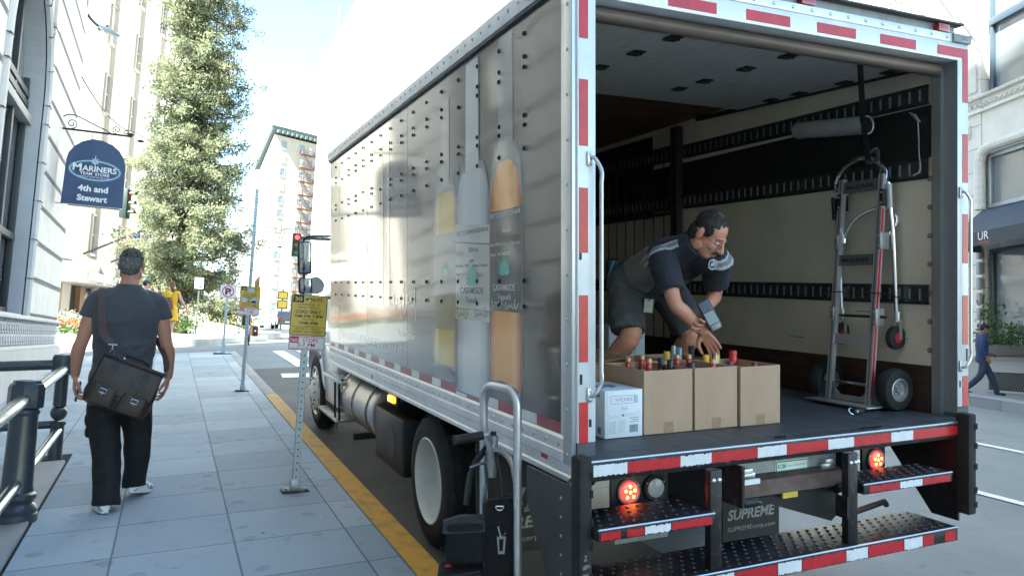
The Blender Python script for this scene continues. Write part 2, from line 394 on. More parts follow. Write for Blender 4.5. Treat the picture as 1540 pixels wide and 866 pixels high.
LEDY = mat('lamp_led', (1, .6, .1), .3, emit=(1, .42, .05), es=2.0); LEDO = mat('lamp_amber', (1, .35, .03), .3, emit=(1, .30, .02), es=3.5)
MARKR = mat('marker_red', (.33, .012, .016), .12, coat=1.)
TYRE = mat('tyre_rubber', (.016, .016, .016), .8, var=.3, vs=8, bump=.1, bs=80); RIM = mat('rim_white', (.62, .63, .62), .38, var=.08, vs=5)

TR = thing('box_truck', 'white delivery box truck with printed bottle panel, its rear roll door open', 'truck', (2.76, 5.5, 0), 'S')
def P_(b, n, par=TR, ang=35): return b.build(n, par, ang)

# --- left side panel
b = B(); b.box(1.55, 2.9, 1.055, 1.585, 8.25, 3.025, WRAP)
for y in (4.11, 5.33, 6.55, 7.77): b.box(1.5492, y-.0012, 1.06, 1.55, y+.0012, 3.02, W_INK)
side = P_(b, 'side_panel')
# printed bottles: outlines in (y, z), thin film on the panel
def film(b, pts, d, m): b.prism([(1.55 - d, y, z) for y, z in pts], (-.0006, 0, 0), m)
def bottle_out(yc, hw, nw, z0, zs, zn, zt, r=.05):
    """half body width hw up to shoulder zs, shoulder to neck width nw at zn, neck top zt"""
    right = [(hw - r*.6, z0), (hw, z0 + r)]
    for k in range(9):
        t = k / 8; right.append((nw + (hw - nw) * math.cos(t*PI/2) ** .75, zs + (zn - zs) * math.sin(t*PI/2) ** 1.25))
    right += [(nw * .92, zt)]
    pts = [(yc - a, z) for a, z in right] + [(yc + a, z) for a, z in right[::-1]]
    return pts
def agave(b, yc, zc, s, d, m):
    for k in range(11):
        a = math.radians(12 + 156 * k / 10); L = s * (.8 + .35 * math.sin(a)); w = s * .085
        ty, tz = yc + math.cos(a) * L, zc + math.sin(a) * L
        ny, nz = -math.sin(a) * w, math.cos(a) * w; my, mz = yc + math.cos(a) * L * .5, zc + math.sin(a) * L * .5
        film(b, [(yc, zc), (my + ny, mz + nz), (ty, tz), (my - ny, mz - nz)], d + .00005 * k, m)
EYL = V((0, -1, 0)); EZ = V((0, 0, 1))
def ptext(b, t, y_left, z, w, h, m, d=.0044, bold=0., shear=0.): b.text(t, (1.55 - d, y_left, z), EYL, EZ, w, h, m, bold, shear)
def scribble(b, y0, z0, w, h, m, seed, d=.0046, n=9, r=.0035):
    q = random.Random(seed); pts = []
    for k in range(n):
        pass
    f = n * .45; env = [q.uniform(.35, 1.) for _ in range(n + 2)]
    for k in range(n * 7):
        t = k / (n*7 - 1); a = 2*PI*f*t; e = env[int(t*n)] * (1 - t*n % 1) + env[int(t*n) + 1] * (t*n % 1)
        pts.append((1.55 - d, y0 - w * (t + .45/n*math.sin(a + 1.2)), z0 + h * (.32 + .12*t + .62*e*math.sin(a)*(.6 + .4*math.cos(a*.31)))))
    P = [V(p) for p in pts]
    for a, c in zip(P[:-1], P[1:]):
        dd = (c - a); 
        if dd.length < 1e-5: continue
        nr = V((0, -dd.z, dd.y)).normalized() * r
        b.quad(a - nr, c - nr, c + nr, a + nr, m)
b = B()
# left (gold) bottle, partly behind the clear one
film(b, bottle_out(4.50, .245, .085, 1.13, 2.10, 2.36, 2.86), .0008, W_EDGE)
film(b, bottle_out(4.50, .232, .075, 1.14, 2.10, 2.33, 2.85), .0012, W_FAINT)
film(b, [(4.728, 2.035), (4.728, 2.10), (4.70, 2.19), (4.66, 2.25), (4.60, 2.29), (4.40, 2.29), (4.32, 2.24), (4.275, 2.14), (4.272, 2.035)], .0016, W_GOLD)
film(b, [(4.728, 1.44), (4.272, 1.44), (4.272, 2.03), (4.728, 2.03)], .0016, W_LAB if False else W_FAINT)
film(b, [(4.728, 1.22), (4.272, 1.22), (4.272, 1.44), (4.728, 1.44)], .0016, W_GOLD)
film(b, [(4.728, 1.14), (4.272, 1.14), (4.272, 1.19), (4.5, 1.21), (4.728, 1.19)], .0016, W_INK)
agave(b, 4.49, 1.77, .075, .002, W_TEAL)
# clear bottle
film(b, bottle_out(4.035, .275, .115, 1.085, 2.06, 2.40, 2.985), .0020, W_EDGE)
film(b, bottle_out(4.035, .262, .100, 1.095, 2.06, 2.36, 2.975), .0024, W_GLASS)
film(b, [(4.30, 1.515), (3.77, 1.515), (3.77, 2.035), (4.30, 2.075)], .0028, W_LAB)
film(b, [(4.30, 1.965), (3.77, 1.93), (3.77, 1.935), (4.30, 1.97)], .0036, W_INK)
film(b, [(4.30, 1.575), (3.77, 1.575), (3.77, 1.578), (4.30, 1.578)], .0036, W_INK)
# amber bottle
film(b, bottle_out(3.565, .215, .100, 1.17, 2.12, 2.43, 2.99), .0008, W_EDGE)
film(b, bottle_out(3.565, .205, .088, 1.18, 2.12, 2.41, 2.98), .0012, W_FAINT)
film(b, [(3.767, 2.10), (3.767, 2.13), (3.74, 2.22), (3.70, 2.29), (3.63, 2.345), (3.50, 2.345), (3.43, 2.29), (3.385, 2.20), (3.363, 2.13), (3.363, 2.10)], .0016, W_AMB)
film(b, [(3.767, 1.58), (3.363, 1.58), (3.363, 2.10), (3.767, 2.10)], .0016, W_LABD)
film(b, [(3.767, 2.055), (3.363, 2.06), (3.363, 2.095), (3.767, 2.095)], .0020, W_INK)
film(b, [(3.767, 1.215), (3.363, 1.195), (3.363, 1.58), (3.767, 1.58)], .0016, W_AMB)
film(b, [(3.767, 1.18), (3.363, 1.18), (3.363, 1.192), (3.6, 1.225), (3.767, 1.212)], .0020, W_INK)
agave(b, 3.575, 1.765, .105, .0026, W_TEAL); agave(b, 4.03, 1.71, .13, .0036, W_TEAL)
# front of the truck: faint tall glasses
for yc, hw, m in ((6.62, .05, W_SIL), (6.05, .035, W_WHITE), (5.86, .05, W_FAINT), (7.02, .04, W_FAINT)):
    film(b, [(yc-hw, 1.55), (yc+hw*.6, 1.55), (yc+hw, 2.4), (yc+hw*.5, 2.85), (yc-hw*.4, 2.85)], .0008, W_FAINT if m is W_FAINT else W_EDGE)
b.build('bottle_print', side)
b = B()
ptext(b, 'CASAMIGOS', 4.215, 1.665, .36, .036, W_INK, bold=.01); ptext(b, 'Tequila', 4.13, 1.605, .19, .04, W_INK, shear=.3)
ptext(b, 'SELECTOS CASAMIGOS DE AGAVE', 4.285, 2.005, .50, .022, W_INK); ptext(b, 'Blanco', 4.075, 1.90, .14, .028, W_INK, shear=.2)
ptext(b, '17-13-11', 4.28, 1.885, .12, .02, W_INK); ptext(b, 'NUMERO', 4.06, 1.845, .07, .012, W_INK)
ptext(b, 'Tequila 100%', 4.29, 1.815, .22, .02, W_INK, shear=.2); ptext(b, 'Jalisco, Mexico', 4.045, 1.808, .25, .026, W_INK, shear=.3)
ptext(b, 'Agave Azul', 4.29, 1.765, .17, .02, W_INK, shear=.2); ptext(b, '13033', 3.95, 1.76, .09, .02, mat('wrap_red', (.35, .03, .03), .25, coat=.8))
ptext(b, 'CASAMIGOS', 3.72, 1.685, .285, .034, W_WHITE, bold=.01); ptext(b, 'Tequila', 3.66, 1.632, .17, .038, W_WHITE, shear=.3)
ptext(b, 'SELECTOS CASAMIGOS DE AGAVE', 3.755, 2.066, .38, .020, W_WHITE); ptext(b, 'Anejo', 3.60, 1.975, .12, .028, W_WHITE, shear=.2)
ptext(b, 'de 100% Jalisco, Mexico', 3.75, 1.91, .37, .024, W_WHITE, shear=.25); ptext(b, 'Azul  NUMERO', 3.75, 1.865, .25, .018, W_WHITE)
ptext(b, 'CASAMIGOS', 7.06, 1.985, .50, .05, W_SIL); ptext(b, 'Tequila', 6.95, 1.875, .30, .05, W_SIL, shear=.3)
ptext(b, 'BROUGHT TO YOU BY THOSE WHO DRINK IT', 7.72, 1.185, 2.25, .075, W_WHITE)
ptext(b, 'Rande Gerber', 5.60, 1.33, .48, .05, W_WHITE, bold=.008); ptext(b, 'Gerry Conway' if False else 'George C.', 7.86, 1.50, .42, .045, W_WHITE)
for args in ((5.72, 1.50, .62, .26, W_WHITE, 4, .0046, 15, .005), (7.75, 1.66, .5, .2, W_SIL, 9, .0046, 9, .005), (4.28, 1.52, .2, .075, W_INK, 2, .0046, 8, .002), (3.99, 1.53, .21, .075, W_INK, 3, .0046, 10, .002), (3.74, 1.60, .15, .06, W_WHITE, 6, .0046, 8, .002), (3.56, 1.585, .17, .075, W_WHITE, 7, .0046, 10, .002)): scribble(b, *args)
b.build('lettering', side)
# rivets
b = B(); q = random.Random(3)
def rivet(b, p, ax, r, m, n=8): b.lathe([(0, r), (r*.35, r*.92), (r*.65, r*.5), (r*.7, 0)], p, ax, m, n, cap=False)
RIVM = mat('rivet_steel', (.03, .03, .032), .25, .5)
for k in range(16):
    y = 3.332 + .3075 * k
    for z, ok in ((2.922, 1), (2.811, 1), (2.761, 1), (2.53, 1), (2.485, 1), (2.372, 1), (1.735, 1), (1.613, 1)):
        if q.random() < .05 and z > 2.4: continue
        rivet(b, (1.5462, y, z), (-1, 0, 0), .0125, RIVM)
P_(b, 'panel_rivets')
# rails, tape, corner post
b = B(); b.box(1.522, 2.86, 3.02, 1.60, 8.27, 3.115, ALUW, .006); b.box(1.530, 2.86, 3.006, 1.549, 8.26, 3.021, GREYP); b.box(1.56, 2.88, 3.115, 1.66, 8.25, 3.15, ALU, .01)
for k in range(44): rivet(b, (1.522, 2.98 + .1215*k, 3.072), (-1, 0, 0), .011 if k % 2 else .013, STEEL)
for k in range(29): b.box(1.575, 2.93 + .187*k, 3.15, 1.655, 2.945 + .187*k, 3.158, ALUW)
P_(b, 'top_rail')
b = B()
pr = [(1.60, .885), (1.528, .885), (1.528, .905), (1.536, .912), (1.536, .955), (1.528, .962), (1.528, 1.0), (1.536, 1.005), (1.536, 1.055), (1.5495, 1.066), (1.60, 1.066)]
b.prism([(x, 2.83, z) for x, z in pr], (0, 5.42, 0), ALUW)
for k in range(43): rivet(b, (1.536, 2.95 + .1235*k, 1.031), (-1, 0, 0), .0125, STEEL)
for k in range(19):
    for z in (.922, .94): rivet(b, (1.536, 3.0 + .285*k, z), (-1, 0, 0), .006, ALU, 6)
b.box(1.5325, 3.06, .938, 1.536, 3.12, .985, RED)
b.box(1.5325, 6.32, .925, 1.536, 6.36, .975, RED)
P_(b, 'bottom_rail')
b = B(); y = 2.91; k = 0
while y < 8.2:
    L = .285 if k % 2 == 0 else .175
    b.box(1.5486, y, 1.070, 1.5495, min(y+L, 8.22), 1.118, mat('faded_red_tape', (.33, .07, .09), .4, coat=.4, var=.15, vs=12) if k % 2 == 0 else WHITER); y += L + .001; k += 1
P_(b, 'reflective_tape')
b = B(); b.box(1.526, 2.812, .955, 1.552, 2.895, 3.10, ALU, .004)
for k in range(12): rivet(b, (1.526, 2.855, 1.0 + .19*k), (-1, 0, 0), .009, STEEL)
P_(b, 'corner_post')
# --- rear frame
FW = mat('rear_frame_white', (.68, .71, .73), .38, .2, var=.06, vs=7, coat=.2)
b = B()
b.box(1.545, 2.80, 1.055, 1.633, 2.95, 2.931, FW, .004); b.box(3.886, 2.80, 1.055, 3.975, 2.95, 2.931, FW, .004)
b.box(1.545, 2.80, 2.929, 3.975, 2.95, 3.022, FW, .004)
b.box(1.5455, 2.8008, .90, 1.632, 2.95, 1.054, GREYP); b.box(3.887, 2.8008, .99, 3.974, 2.95, 1.054, GREYP)
b.box(1.55, 2.797, 3.022, 3.97, 2.93, 3.066, ALUW, .003)
for k in range(20): rivet(b, (1.64 + .12*k, 2.797, 3.046), (0, -1, 0), .0095, STEEL)
b.box(1.60, 2.83, 3.066, 3.90, 2.95, 3.118, GREYS); b.box(1.58, 2.79, 3.118, 3.93, 2.96, 3.130, mat('roof_edge_dark', (.05, .05, .055), .5), .004)
b.box(3.84, 2.786, 3.022, 3.985, 2.94, 3.068, GREYS, .004)
b.text('JC', (3.90, 2.785, 3.034), (1, 0, 0), EZ, .05, .02, GREYP)
# inner jambs and door guides
for x0, x1 in ((1.633, 1.66), (3.86, 3.885)): b.box(x0, 2.88, 1.0, x1, 2.93, 2.93, STEEL)
b.box(3.8855, 2.80, 1.02, 3.8865, 2.88, 2.93, mat('jamb_grey', (.17, .18, .19), .5))
for (x, z) in ((3.962, 1.10), (3.955, 1.3), (1.60, 1.12), (1.556, 1.3), (1.553, 1.82), (3.90, 1.16)):
    b.box(x, 2.7985, z, x + .012, 2.80, z + q.uniform(.02, .07), SCUFF)
P_(b, 'rear_frame')
b = B(); zs = [(2.747, 2.905, 0), (2.575, 2.747, 1)]
b.box(1.552, 2.798, 2.747, 1.595, 2.7995, 2.95, RED)
for z0, z1 in ((2.297, 2.575), (1.85, 2.122), (1.393, 1.673), (1.056, 1.226)): b.box(1.552, 2.798, z0, 1.595, 2.7995, z1, RED)
for z0, z1 in ((2.705, 2.995), (2.27, 2.534), (1.832, 2.10), (1.391, 1.658), (1.056, 1.221)): b.box(3.925, 2.798, z0, 3.968, 2.7995, z1, RED)
for x0, x1 in ((1.56, 1.83), (2.0, 2.265), (2.436, 2.702), (2.875, 3.132), (3.304, 3.562), (3.729, 3.9245)): b.box(x0, 2.798, 2.945, x1, 2.7995, 2.995, RED)
P_(b, 'reflective_tape')
for x in (2.40, 2.62, 2.82, 3.78):
    b = B(); b.box(x-.045, 2.795, 3.07, x+.045, 2.835, 3.112, MARKR, .004); b.box(x-.05, 2.833, 3.066, x+.05, 2.838, 3.116, BLACK); P_(b, 'marker_light')
def grab(x, zt, zb, s):
    b = B(); y = 2.765
    b.tube(bezier([(x, 2.80, zt), (x + .012*s, y+.01, zt), (x + .040*s, y, zt - .05), (x + .040*s, y, zt - .10)], 5) + bezier([(x + .040*s, y, zb + .10), (x + .040*s, y, zb + .05), (x + .012*s, y+.01, zb), (x, 2.80, zb)], 5), .0085, STEEL, 8)
    for z in (zt, zb):
        b.box(x-.012, 2.788, z-.03, x+.012, 2.798, z+.03, STEEL, .003)
        for dz in (-.018, .018): rivet(b, (x, 2.788, z+dz), (0, -1, 0), .007, ALU)
    P_(b, 'grab_handle')
grab(1.60, 2.245, 1.255, 1); grab(3.905, 2.215, 1.275, 1)
# --- interior
b = B(); b.box(1.60, 2.82, .93, 3.97, 8.25, 1.0, FLOORM); P_(b, 'load_floor')
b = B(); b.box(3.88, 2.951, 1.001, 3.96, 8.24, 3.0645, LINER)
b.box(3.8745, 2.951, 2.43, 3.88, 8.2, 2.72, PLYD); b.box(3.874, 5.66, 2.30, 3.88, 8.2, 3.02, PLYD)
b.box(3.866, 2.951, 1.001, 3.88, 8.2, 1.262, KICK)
for k in range(7):
    rivet(b, (3.88, 2.96, 1.35 + .16*k), (-1, 0, 0), .016, mat('rivet_dull', (.2, .19, .18), .5))
for k in range(12): rivet(b, (3.88, 5.2 + .17*(k//2), 2.97 + .045*(k % 2)), (-1, 0, 0), .011, STEEL)
for (y, z, l) in ((3.3, 1.55, .16), (3.1, 1.40, .1), (3.9, 1.36, .12), (3.42, 1.98, .005), (4.1, 1.95, .006)): b.box(3.8792, y, z, 3.88, y+l, z+.005, mat('scuff_dark', (.10, .09, .08), .6))
P_(b, 'interior_wall')
b = B(); b.box(1.601, 2.951, 1.001, 1.635, 8.24, 3.0645, LINER); P_(b, 'interior_wall')
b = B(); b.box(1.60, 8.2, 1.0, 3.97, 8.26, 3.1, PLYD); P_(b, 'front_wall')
b = B(); b.box(1.58, 2.94, 3.066, 3.95, 8.25, 3.115, PLY); b.box(1.56, 2.94, 3.1155, 3.95, 8.26, 3.14, ALUW); P_(b, 'roof')
for z0, z1 in ((2.723, 2.838), (2.309, 2.43), (1.603, 1.715)):
    b = B(); sl = .0135
    def tz(y, z): return z + sl * (y - 2.88)
    for (ya, yb) in ((2.955, 5.2), (5.23, 8.2)):
        b.add([(x, y, tz(y, z)) for y in (ya, yb) for x, z in ((3.873, z0), (3.862, z0+.012), (3.862, z1-.012), (3.873, z1))], [(0, 1, 5, 4), (1, 2, 6, 5), (2, 3, 7, 6)], TRACKM)
    y = 3.0
    while y < 8.1:
        zz = tz(y, (z0+z1)/2)
        b.box(3.8590, y, zz-.034, 3.8618, y+.016, zz+.034, mat('slot_edge', (.16, .16, .155), .4, .5)); b.box(3.8585, y+.004, zz-.030, 3.8592, y+.0125, zz+.030, mat('slot_lit', (.27, .26, .24), .5)); y += .0655
    P_(b, 'cargo_track')
# bulkhead gate near the nose
b = B()
for y in (5.20, 5.26): b.box(3.80, y, 1.0, 3.858, y+.03, 3.02, TRACKM)
for z in (2.85, 2.3, 1.7): b.box(3.82, 5.3, z, 3.84, 6.6, z+.03, TRACKM)
for k in range(9): b.box(3.825, 5.42+.15*k, 1.0, 3.833, 5.425+.15*k, 2.85, TRACKM)
P_(b, 'bulkhead_gate')
# roll door stored under the roof
ys = [2.96, 3.12, 3.45, 3.82, 4.08, 4.50]
DZ = lambda y: 2.925 + .052*(y - 2.9)
for i in range(5):
    b = B(); ya, yb = ys[i]+.004, ys[i+1]-.004; b.add([(x, y, DZ(y)+dz) for dz in (0, .02) for x, y in ((1.68, ya), (3.84, ya), (3.84, yb), (1.68, yb))], [(3, 2, 1, 0), (4, 5, 6, 7), (0, 1, 5, 4), (1, 2, 6, 5), (2, 3, 7, 6), (3, 0, 4, 7)], DOORW); d = P_(b, 'door_section')
    b = B()
    zh = DZ(ys[i+1])
    if i == 4: continue
    for x in (1.74, 2.26, 3.0, 3.76):
        b.box(x-.035, ys[i+1]-.045, zh-.010, x+.035, ys[i+1]+.045, zh-.0035, mat('hinge_dark', (.04, .038, .036), .5, .5)); b.cyl((x-.035, ys[i+1], zh-.011), (x+.035, ys[i+1], zh-.011), .006, BLACKM, n=8)
    b.build('hinge', d)
b = B(); b.cyl((1.67, 2.90, 2.895), (3.86, 2.90, 2.895), .034, mat('door_beam', (.13, .10, .085), .5, .2, var=.25, vs=6, stretch=(.4, 3, 3)), n=14); P_(b, 'door_beam')
for x in (1.665, 3.845):
    b = B(); b.add([(x+dx, y, DZ(y)+dz) for y in (2.9, 5.0) for dx, dz in ((-.012, -.012), (.012, -.012), (.012, .02), (-.012, .02))], [(0, 1, 5, 4), (1, 2, 6, 5), (2, 3, 7, 6), (3, 0, 4, 7)], BLACKM); P_(b, 'door_rail')
# --- rear sill, steps, lights
b = B(); b.box(1.565, 2.72, .910, 3.80, 2.82, .992, SCUFF, .006); b.add([(1.565, 2.722, .994), (3.885, 2.722, .994), (3.885, 2.90, 1.003), (1.565, 2.90, 1.003)], [(0, 1, 2, 3)], FLOORM)
b.tube([(1.565, 2.722, .992), (3.80, 2.722, .992)], .007, STEEL, 8)
for x in (2.62, 3.18, 3.25): b.box(x-.03, 2.77, .999, x+.03, 2.785, 1.0035, DARK)
P_(b, 'rear_sill')
def ragged(b, x0, x1, y, z0, z1, m, seed, amt=.006, n=14):
    q = random.Random(seed); top = [(x0 + (x1-x0)*k/n, z1 - (q.uniform(0, amt) if q.random() < .35 else 0)) for k in range(n+1)]
    bot = [(x0 + (x1-x0)*k/n, z0 + (q.uniform(0, amt) if q.random() < .6 else 0)) for k in range(n, -1, -1)]
    b.prism([(x, y, z) for x, z in top + bot], (0, -.0012, 0), m)
b = B()
for i, (x0, x1) in enumerate(((1.575, 1.737), (1.738, 2.006), (2.007, 2.172), (2.173, 2.432), (2.433, 2.603), (2.604, 2.862), (2.863, 3.03), (3.031, 3.284), (3.285, 3.44), (3.441, 3.79))):
    ragged(b, x0, x1, 2.7195, .930, .979, RED if i % 2 else WHITER, 20+i, .006 if i < 4 else .003, 30)
P_(b, 'reflective_tape')
def dimples(b, x0, x1, y0, y1, z, nx, ny, r=.0075):
    dm = mat('dimple', (.06, .062, .066), .3, .6)
    for i in range(nx):
        for j in range(ny):
            x = x0 + (x1-x0)*(i+.5)/nx + (.25*(x1-x0)/nx if j % 2 else -.25*(x1-x0)/nx); y = y0 + (y1-y0)*(j+.5)/ny
            b.lathe([(0, r*1.3), (.004, r), (.0045, r*.55), (.001, r*.4)], (x, y, z), (0, 0, 1), dm, 7, cap=False)
def tread(name, x0, x1, y0, y1, z, nx, ny, cuts, th=.05):
    b = B(); b.box(x0, y0, z-th, x1, y1, z, BLACKM, .005); b.tube([(x0, y0+.004, z-.003), (x1, y0+.004, z-.003)], .005, STEEL, 6)
    dimples(b, x0+.02, x1-.02, y0+.02, y1-.01, z, nx, ny); o = P_(b, name)
    b = B()
    for i, (a, c, m) in enumerate(cuts): ragged(b, a, c, y0-.0005, z-th+.004, z-.012, m, int(a*100), .007, 30)
    b.build('reflective_tape', o)
tread('rear_step', 1.58, 3.62, 2.605, 2.90, .50, 34, 6, [(2.0, 2.20, WHITER), (2.205, 2.44, RED), (2.445, 2.58, WHITER), (2.585, 2.85, RED), (2.855, 2.99, WHITER), (2.995, 3.23, RED), (3.235, 3.36, WHITER), (3.365, 3.44, RED), (3.52, 3.60, RED)], .07)
tread('side_step', 1.53, 2.098, 2.60, 2.86, .755, 10, 4, [(1.54, 1.63, RED), (1.66, 1.74, RED), (1.745, 1.87, WHITER), (1.875, 2.08, RED)])
tread('side_step', 2.985, 3.60, 2.62, 2.83, .775, 10, 4, [(3.02, 3.22, RED), (3.225, 3.38, WHITER), (3.385, 3.58, RED)])
for x in (2.10, 2.90):
    b = B(); b.box(x, 2.635, .50, x+.062, 2.675, .925, SCUFF, .004)
    for dx in (.016, .046): rivet(b, (x+dx, 2.635, .88), (0, -1, 0), .012, STEEL)
    if x > 2.5: b.box(x-.012, 2.63, .62, x, 2.70, .72, BLACKM)
    P_(b, 'step_post')
b = B(); b.tube([(3.0, 2.70, .62), (3.4, 2.86, .585), (3.44, 2.88, .56)], .016, BLACKM, 8); P_(b, 'step_brace')
for x0, x1, zt in ((1.475, 1.535, 1.03), (3.775, 3.835, 1.045)):
    b = B(); b.box(x0, 2.655, .44 if x0 < 2 else .52, x1, 2.735, zt, RUBBER, .012)
    q = random.Random(int(x0*10))
    for k in range(5):
        z = .55 + .1*k + q.uniform(-.02, .02); b.box((x1-.012 if x0 < 2 else x1-.02), 2.652, z, x1+.001, 2.69, z+.03, DARK)
    if x0 < 2:
        for k in range(14): z = q.uniform(.46, .66); b.box(1.485+q.uniform(0, .02), 2.6538, z, 1.505+q.uniform(0, .022), 2.655, z+q.uniform(.004, .012), mat('scraped_rubber', (.2, .2, .2), .8))
    P_(b, 'rubber_bumper')
b = B(); b.prism([(1.50, 3.203, .882), (1.50, 3.203, .72), (1.50, 2.96, .40), (1.50, 2.74, .40), (1.50, 2.74, .95), (1.50, 2.83, .885)], (.012, 0, 0), GREYP)
for k in range(6): rivet(b, (1.50, 2.86, .82 - .08*k), (-1, 0, 0), .007, STEEL)
rivet(b, (1.50, 2.765, .90), (-1, 0, 0), .007, STEEL)
P_(b, 'side_gusset')
b = B(); b.prism([(3.80, 3.18, .90), (3.80, 3.16, .79), (3.80, 2.89, .47), (3.80, 2.735, .47), (3.80, 2.735, .92)], (.012, 0, 0), BLACKM); P_(b, 'side_gusset')
def lamp(x, z, y, red):
    b = B(); b.lathe([(0, .062), (.012, .062), (.016, .056), (.012, .045)], (x, y, z), (0, -1, 0), mat('lamp_ring', (.20, .19, .185), .45, .5) if red else BLACK, 24)
    for a in (90, 210, 330): rivet(b, (x + .053*math.cos(math.radians(a+180)), y-.014, z + .053*math.sin(math.radians(a+180))), (0, -1, 0), .004, STEEL, 6)
    o = P_(b, 'tail_light' if red else 'reverse_light')
    b = B(); b.lathe([(0, .045), (.010, .043), (.014, .03), (.016, 0)], (x, y-.008, z), (0, -1, 0), TRED if red else TCLR, 24); b.build('lens', o)
    if red:
        b = B()
        for (dx, dz) in ((0, 0), (0, .026), (-.024, .007), (.024, .007), (-.016, -.021), (.016, -.021)): b.sph((x+dx, y-.0235, z+dz), .0075, LEDY, 1, .4, 1, 8, 6)
        b.build('light_emitter', o)
b = B(); b.box(1.80, 2.952, .66, 2.11, 2.97, .875, BLACKM, .004); P_(b, 'light_bracket'); b = B(); b.box(3.35, 2.952, .69, 3.52, 2.97, .875, BLACKM, .004); P_(b, 'light_bracket')
lamp(1.888, .783, 2.951, True); lamp(2.03, .785, 2.951, False); lamp(3.44, .783, 2.951, True)
b = B(); b.box(1.80, 2.93, .60, 2.10, 2.945, .66, WHITE, .004); b.box(1.805, 2.926, .56, 2.09, 2.93, .59, GREYS); P_(b, 'licence_plate')
# stowed lift gate
def GX(b): b.v = [p + V((.13, 0, 0)) for p in b.v]
b = B()
b.box(2.21, 2.80, .80, 2.89, 2.86, .90, GREYS); b.prism([(2.22, 2.80, .835), (2.22, 2.755, .815), (2.22, 2.735, .75), (2.22, 2.76, .735), (2.22, 2.86, .735), (2.22, 2.86, .835)], (.65, 0, 0), RUST)
b.box(2.205, 2.71, .715, 2.22, 2.88, .90, SCUFF); b.box(2.868, 2.71, .715, 2.883, 2.88, .90, SCUFF)
b.cyl((2.23, 2.74, .728), (2.31, 2.74, .728), .024, SCUFF, n=12); b.cyl((2.80, 2.74, .735), (2.865, 2.74, .735), .024, SCUFF, n=12)
for x in (2.25, 2.75): b.box(x, 2.775, .82, x+.09, 2.80, .85, STEEL, .004); b.box(x+.02, 2.77, .845, x+.07, 2.80, .87, ALU, .003)
b.box(2.24, 2.745, .805, 2.34, 2.757, .828, WHITE)
b.box(2.47, 2.738, .722, 2.56, 2.750, .752, mat('yellow_tag', (.62, .42, .05), .5))
GX(b); lg = P_(b, 'lift_gate')
b = B(); b.prism([(2.30, 2.765, .735), (2.85, 2.765, .735), (2.845, 2.765, .60), (2.80, 2.765, .57)], (0, .22, 0), mat('platform_dark', (.02, .02, .021), .5, .3, var=.3, vs=9)); GX(b); b.build('folded_platform', lg)
b = B(); b.box(2.478, 2.7965, .828, 2.682, 2.799, .883, WHITE); b.box(2.481, 2.7955, .831, 2.679, 2.7965, .880, mat('sticker_green', (.03, .36, .20), .4)); b.box(2.487, 2.7945, .837, 2.673, 2.7955, .874, WHITE)
b.text('ROM', (2.49, 2.794, .843), (1, 0, 0), EZ, .05, .024, MATS['sticker_green'], .03); b.text('Cares About Safety', (2.545, 2.794, .848), (1, 0, 0), EZ, .122, .014, MATS['sticker_green'])
GX(b); b.build('safety_sticker', lg)
# mud flaps
FLAP = mat('flap_rubber', (.024, .024, .025), .6, var=.2, vs=8); FLT = mat('flap_print', (.34, .34, .33), .6, var=.25, vs=30)
for x0, y in ((1.64, 4.2), (3.04, 3.70)):
    b = B(); b.box(x0, y, .16, x0+.44, y+.012, .80, FLAP)
    yy = y - .001
    for (u0, v0, u1, v1) in ((.06, .43, .23, .405), (.24, .37, .40, .395)): b.box(x0+u0, yy-.001, v0, x0+u1, yy, v1, FLT)
    b.prism([(x0+.18, yy, .405), (x0+.21, yy, .405), (x0+.25, yy, .50), (x0+.22, yy, .50)], (0, -.001, 0), FLT)
    b.prism([(x0+.24, yy, .37), (x0+.27, yy, .37), (x0+.305, yy, .47), (x0+.40, yy, .47), (x0+.41, yy, .495), (x0+.285, yy, .495)], (0, -.001, 0), FLT)
    b.text('SUPREME', (x0+.035, yy-.001, .285), (1, 0, 0), EZ, .37, .065, FLT, .03, .2); b.text('SUPREMEcorp.com', (x0+.035, yy-.001, .21), (1, 0, 0), EZ, .37, .035, FLT)
    if x0 < 2: b.v = [V((x0 + (p.x-x0)*1.3, p.y, .10 + (p.z-.16)*1.15)) for p in b.v]
    P_(b, 'mud_flap')
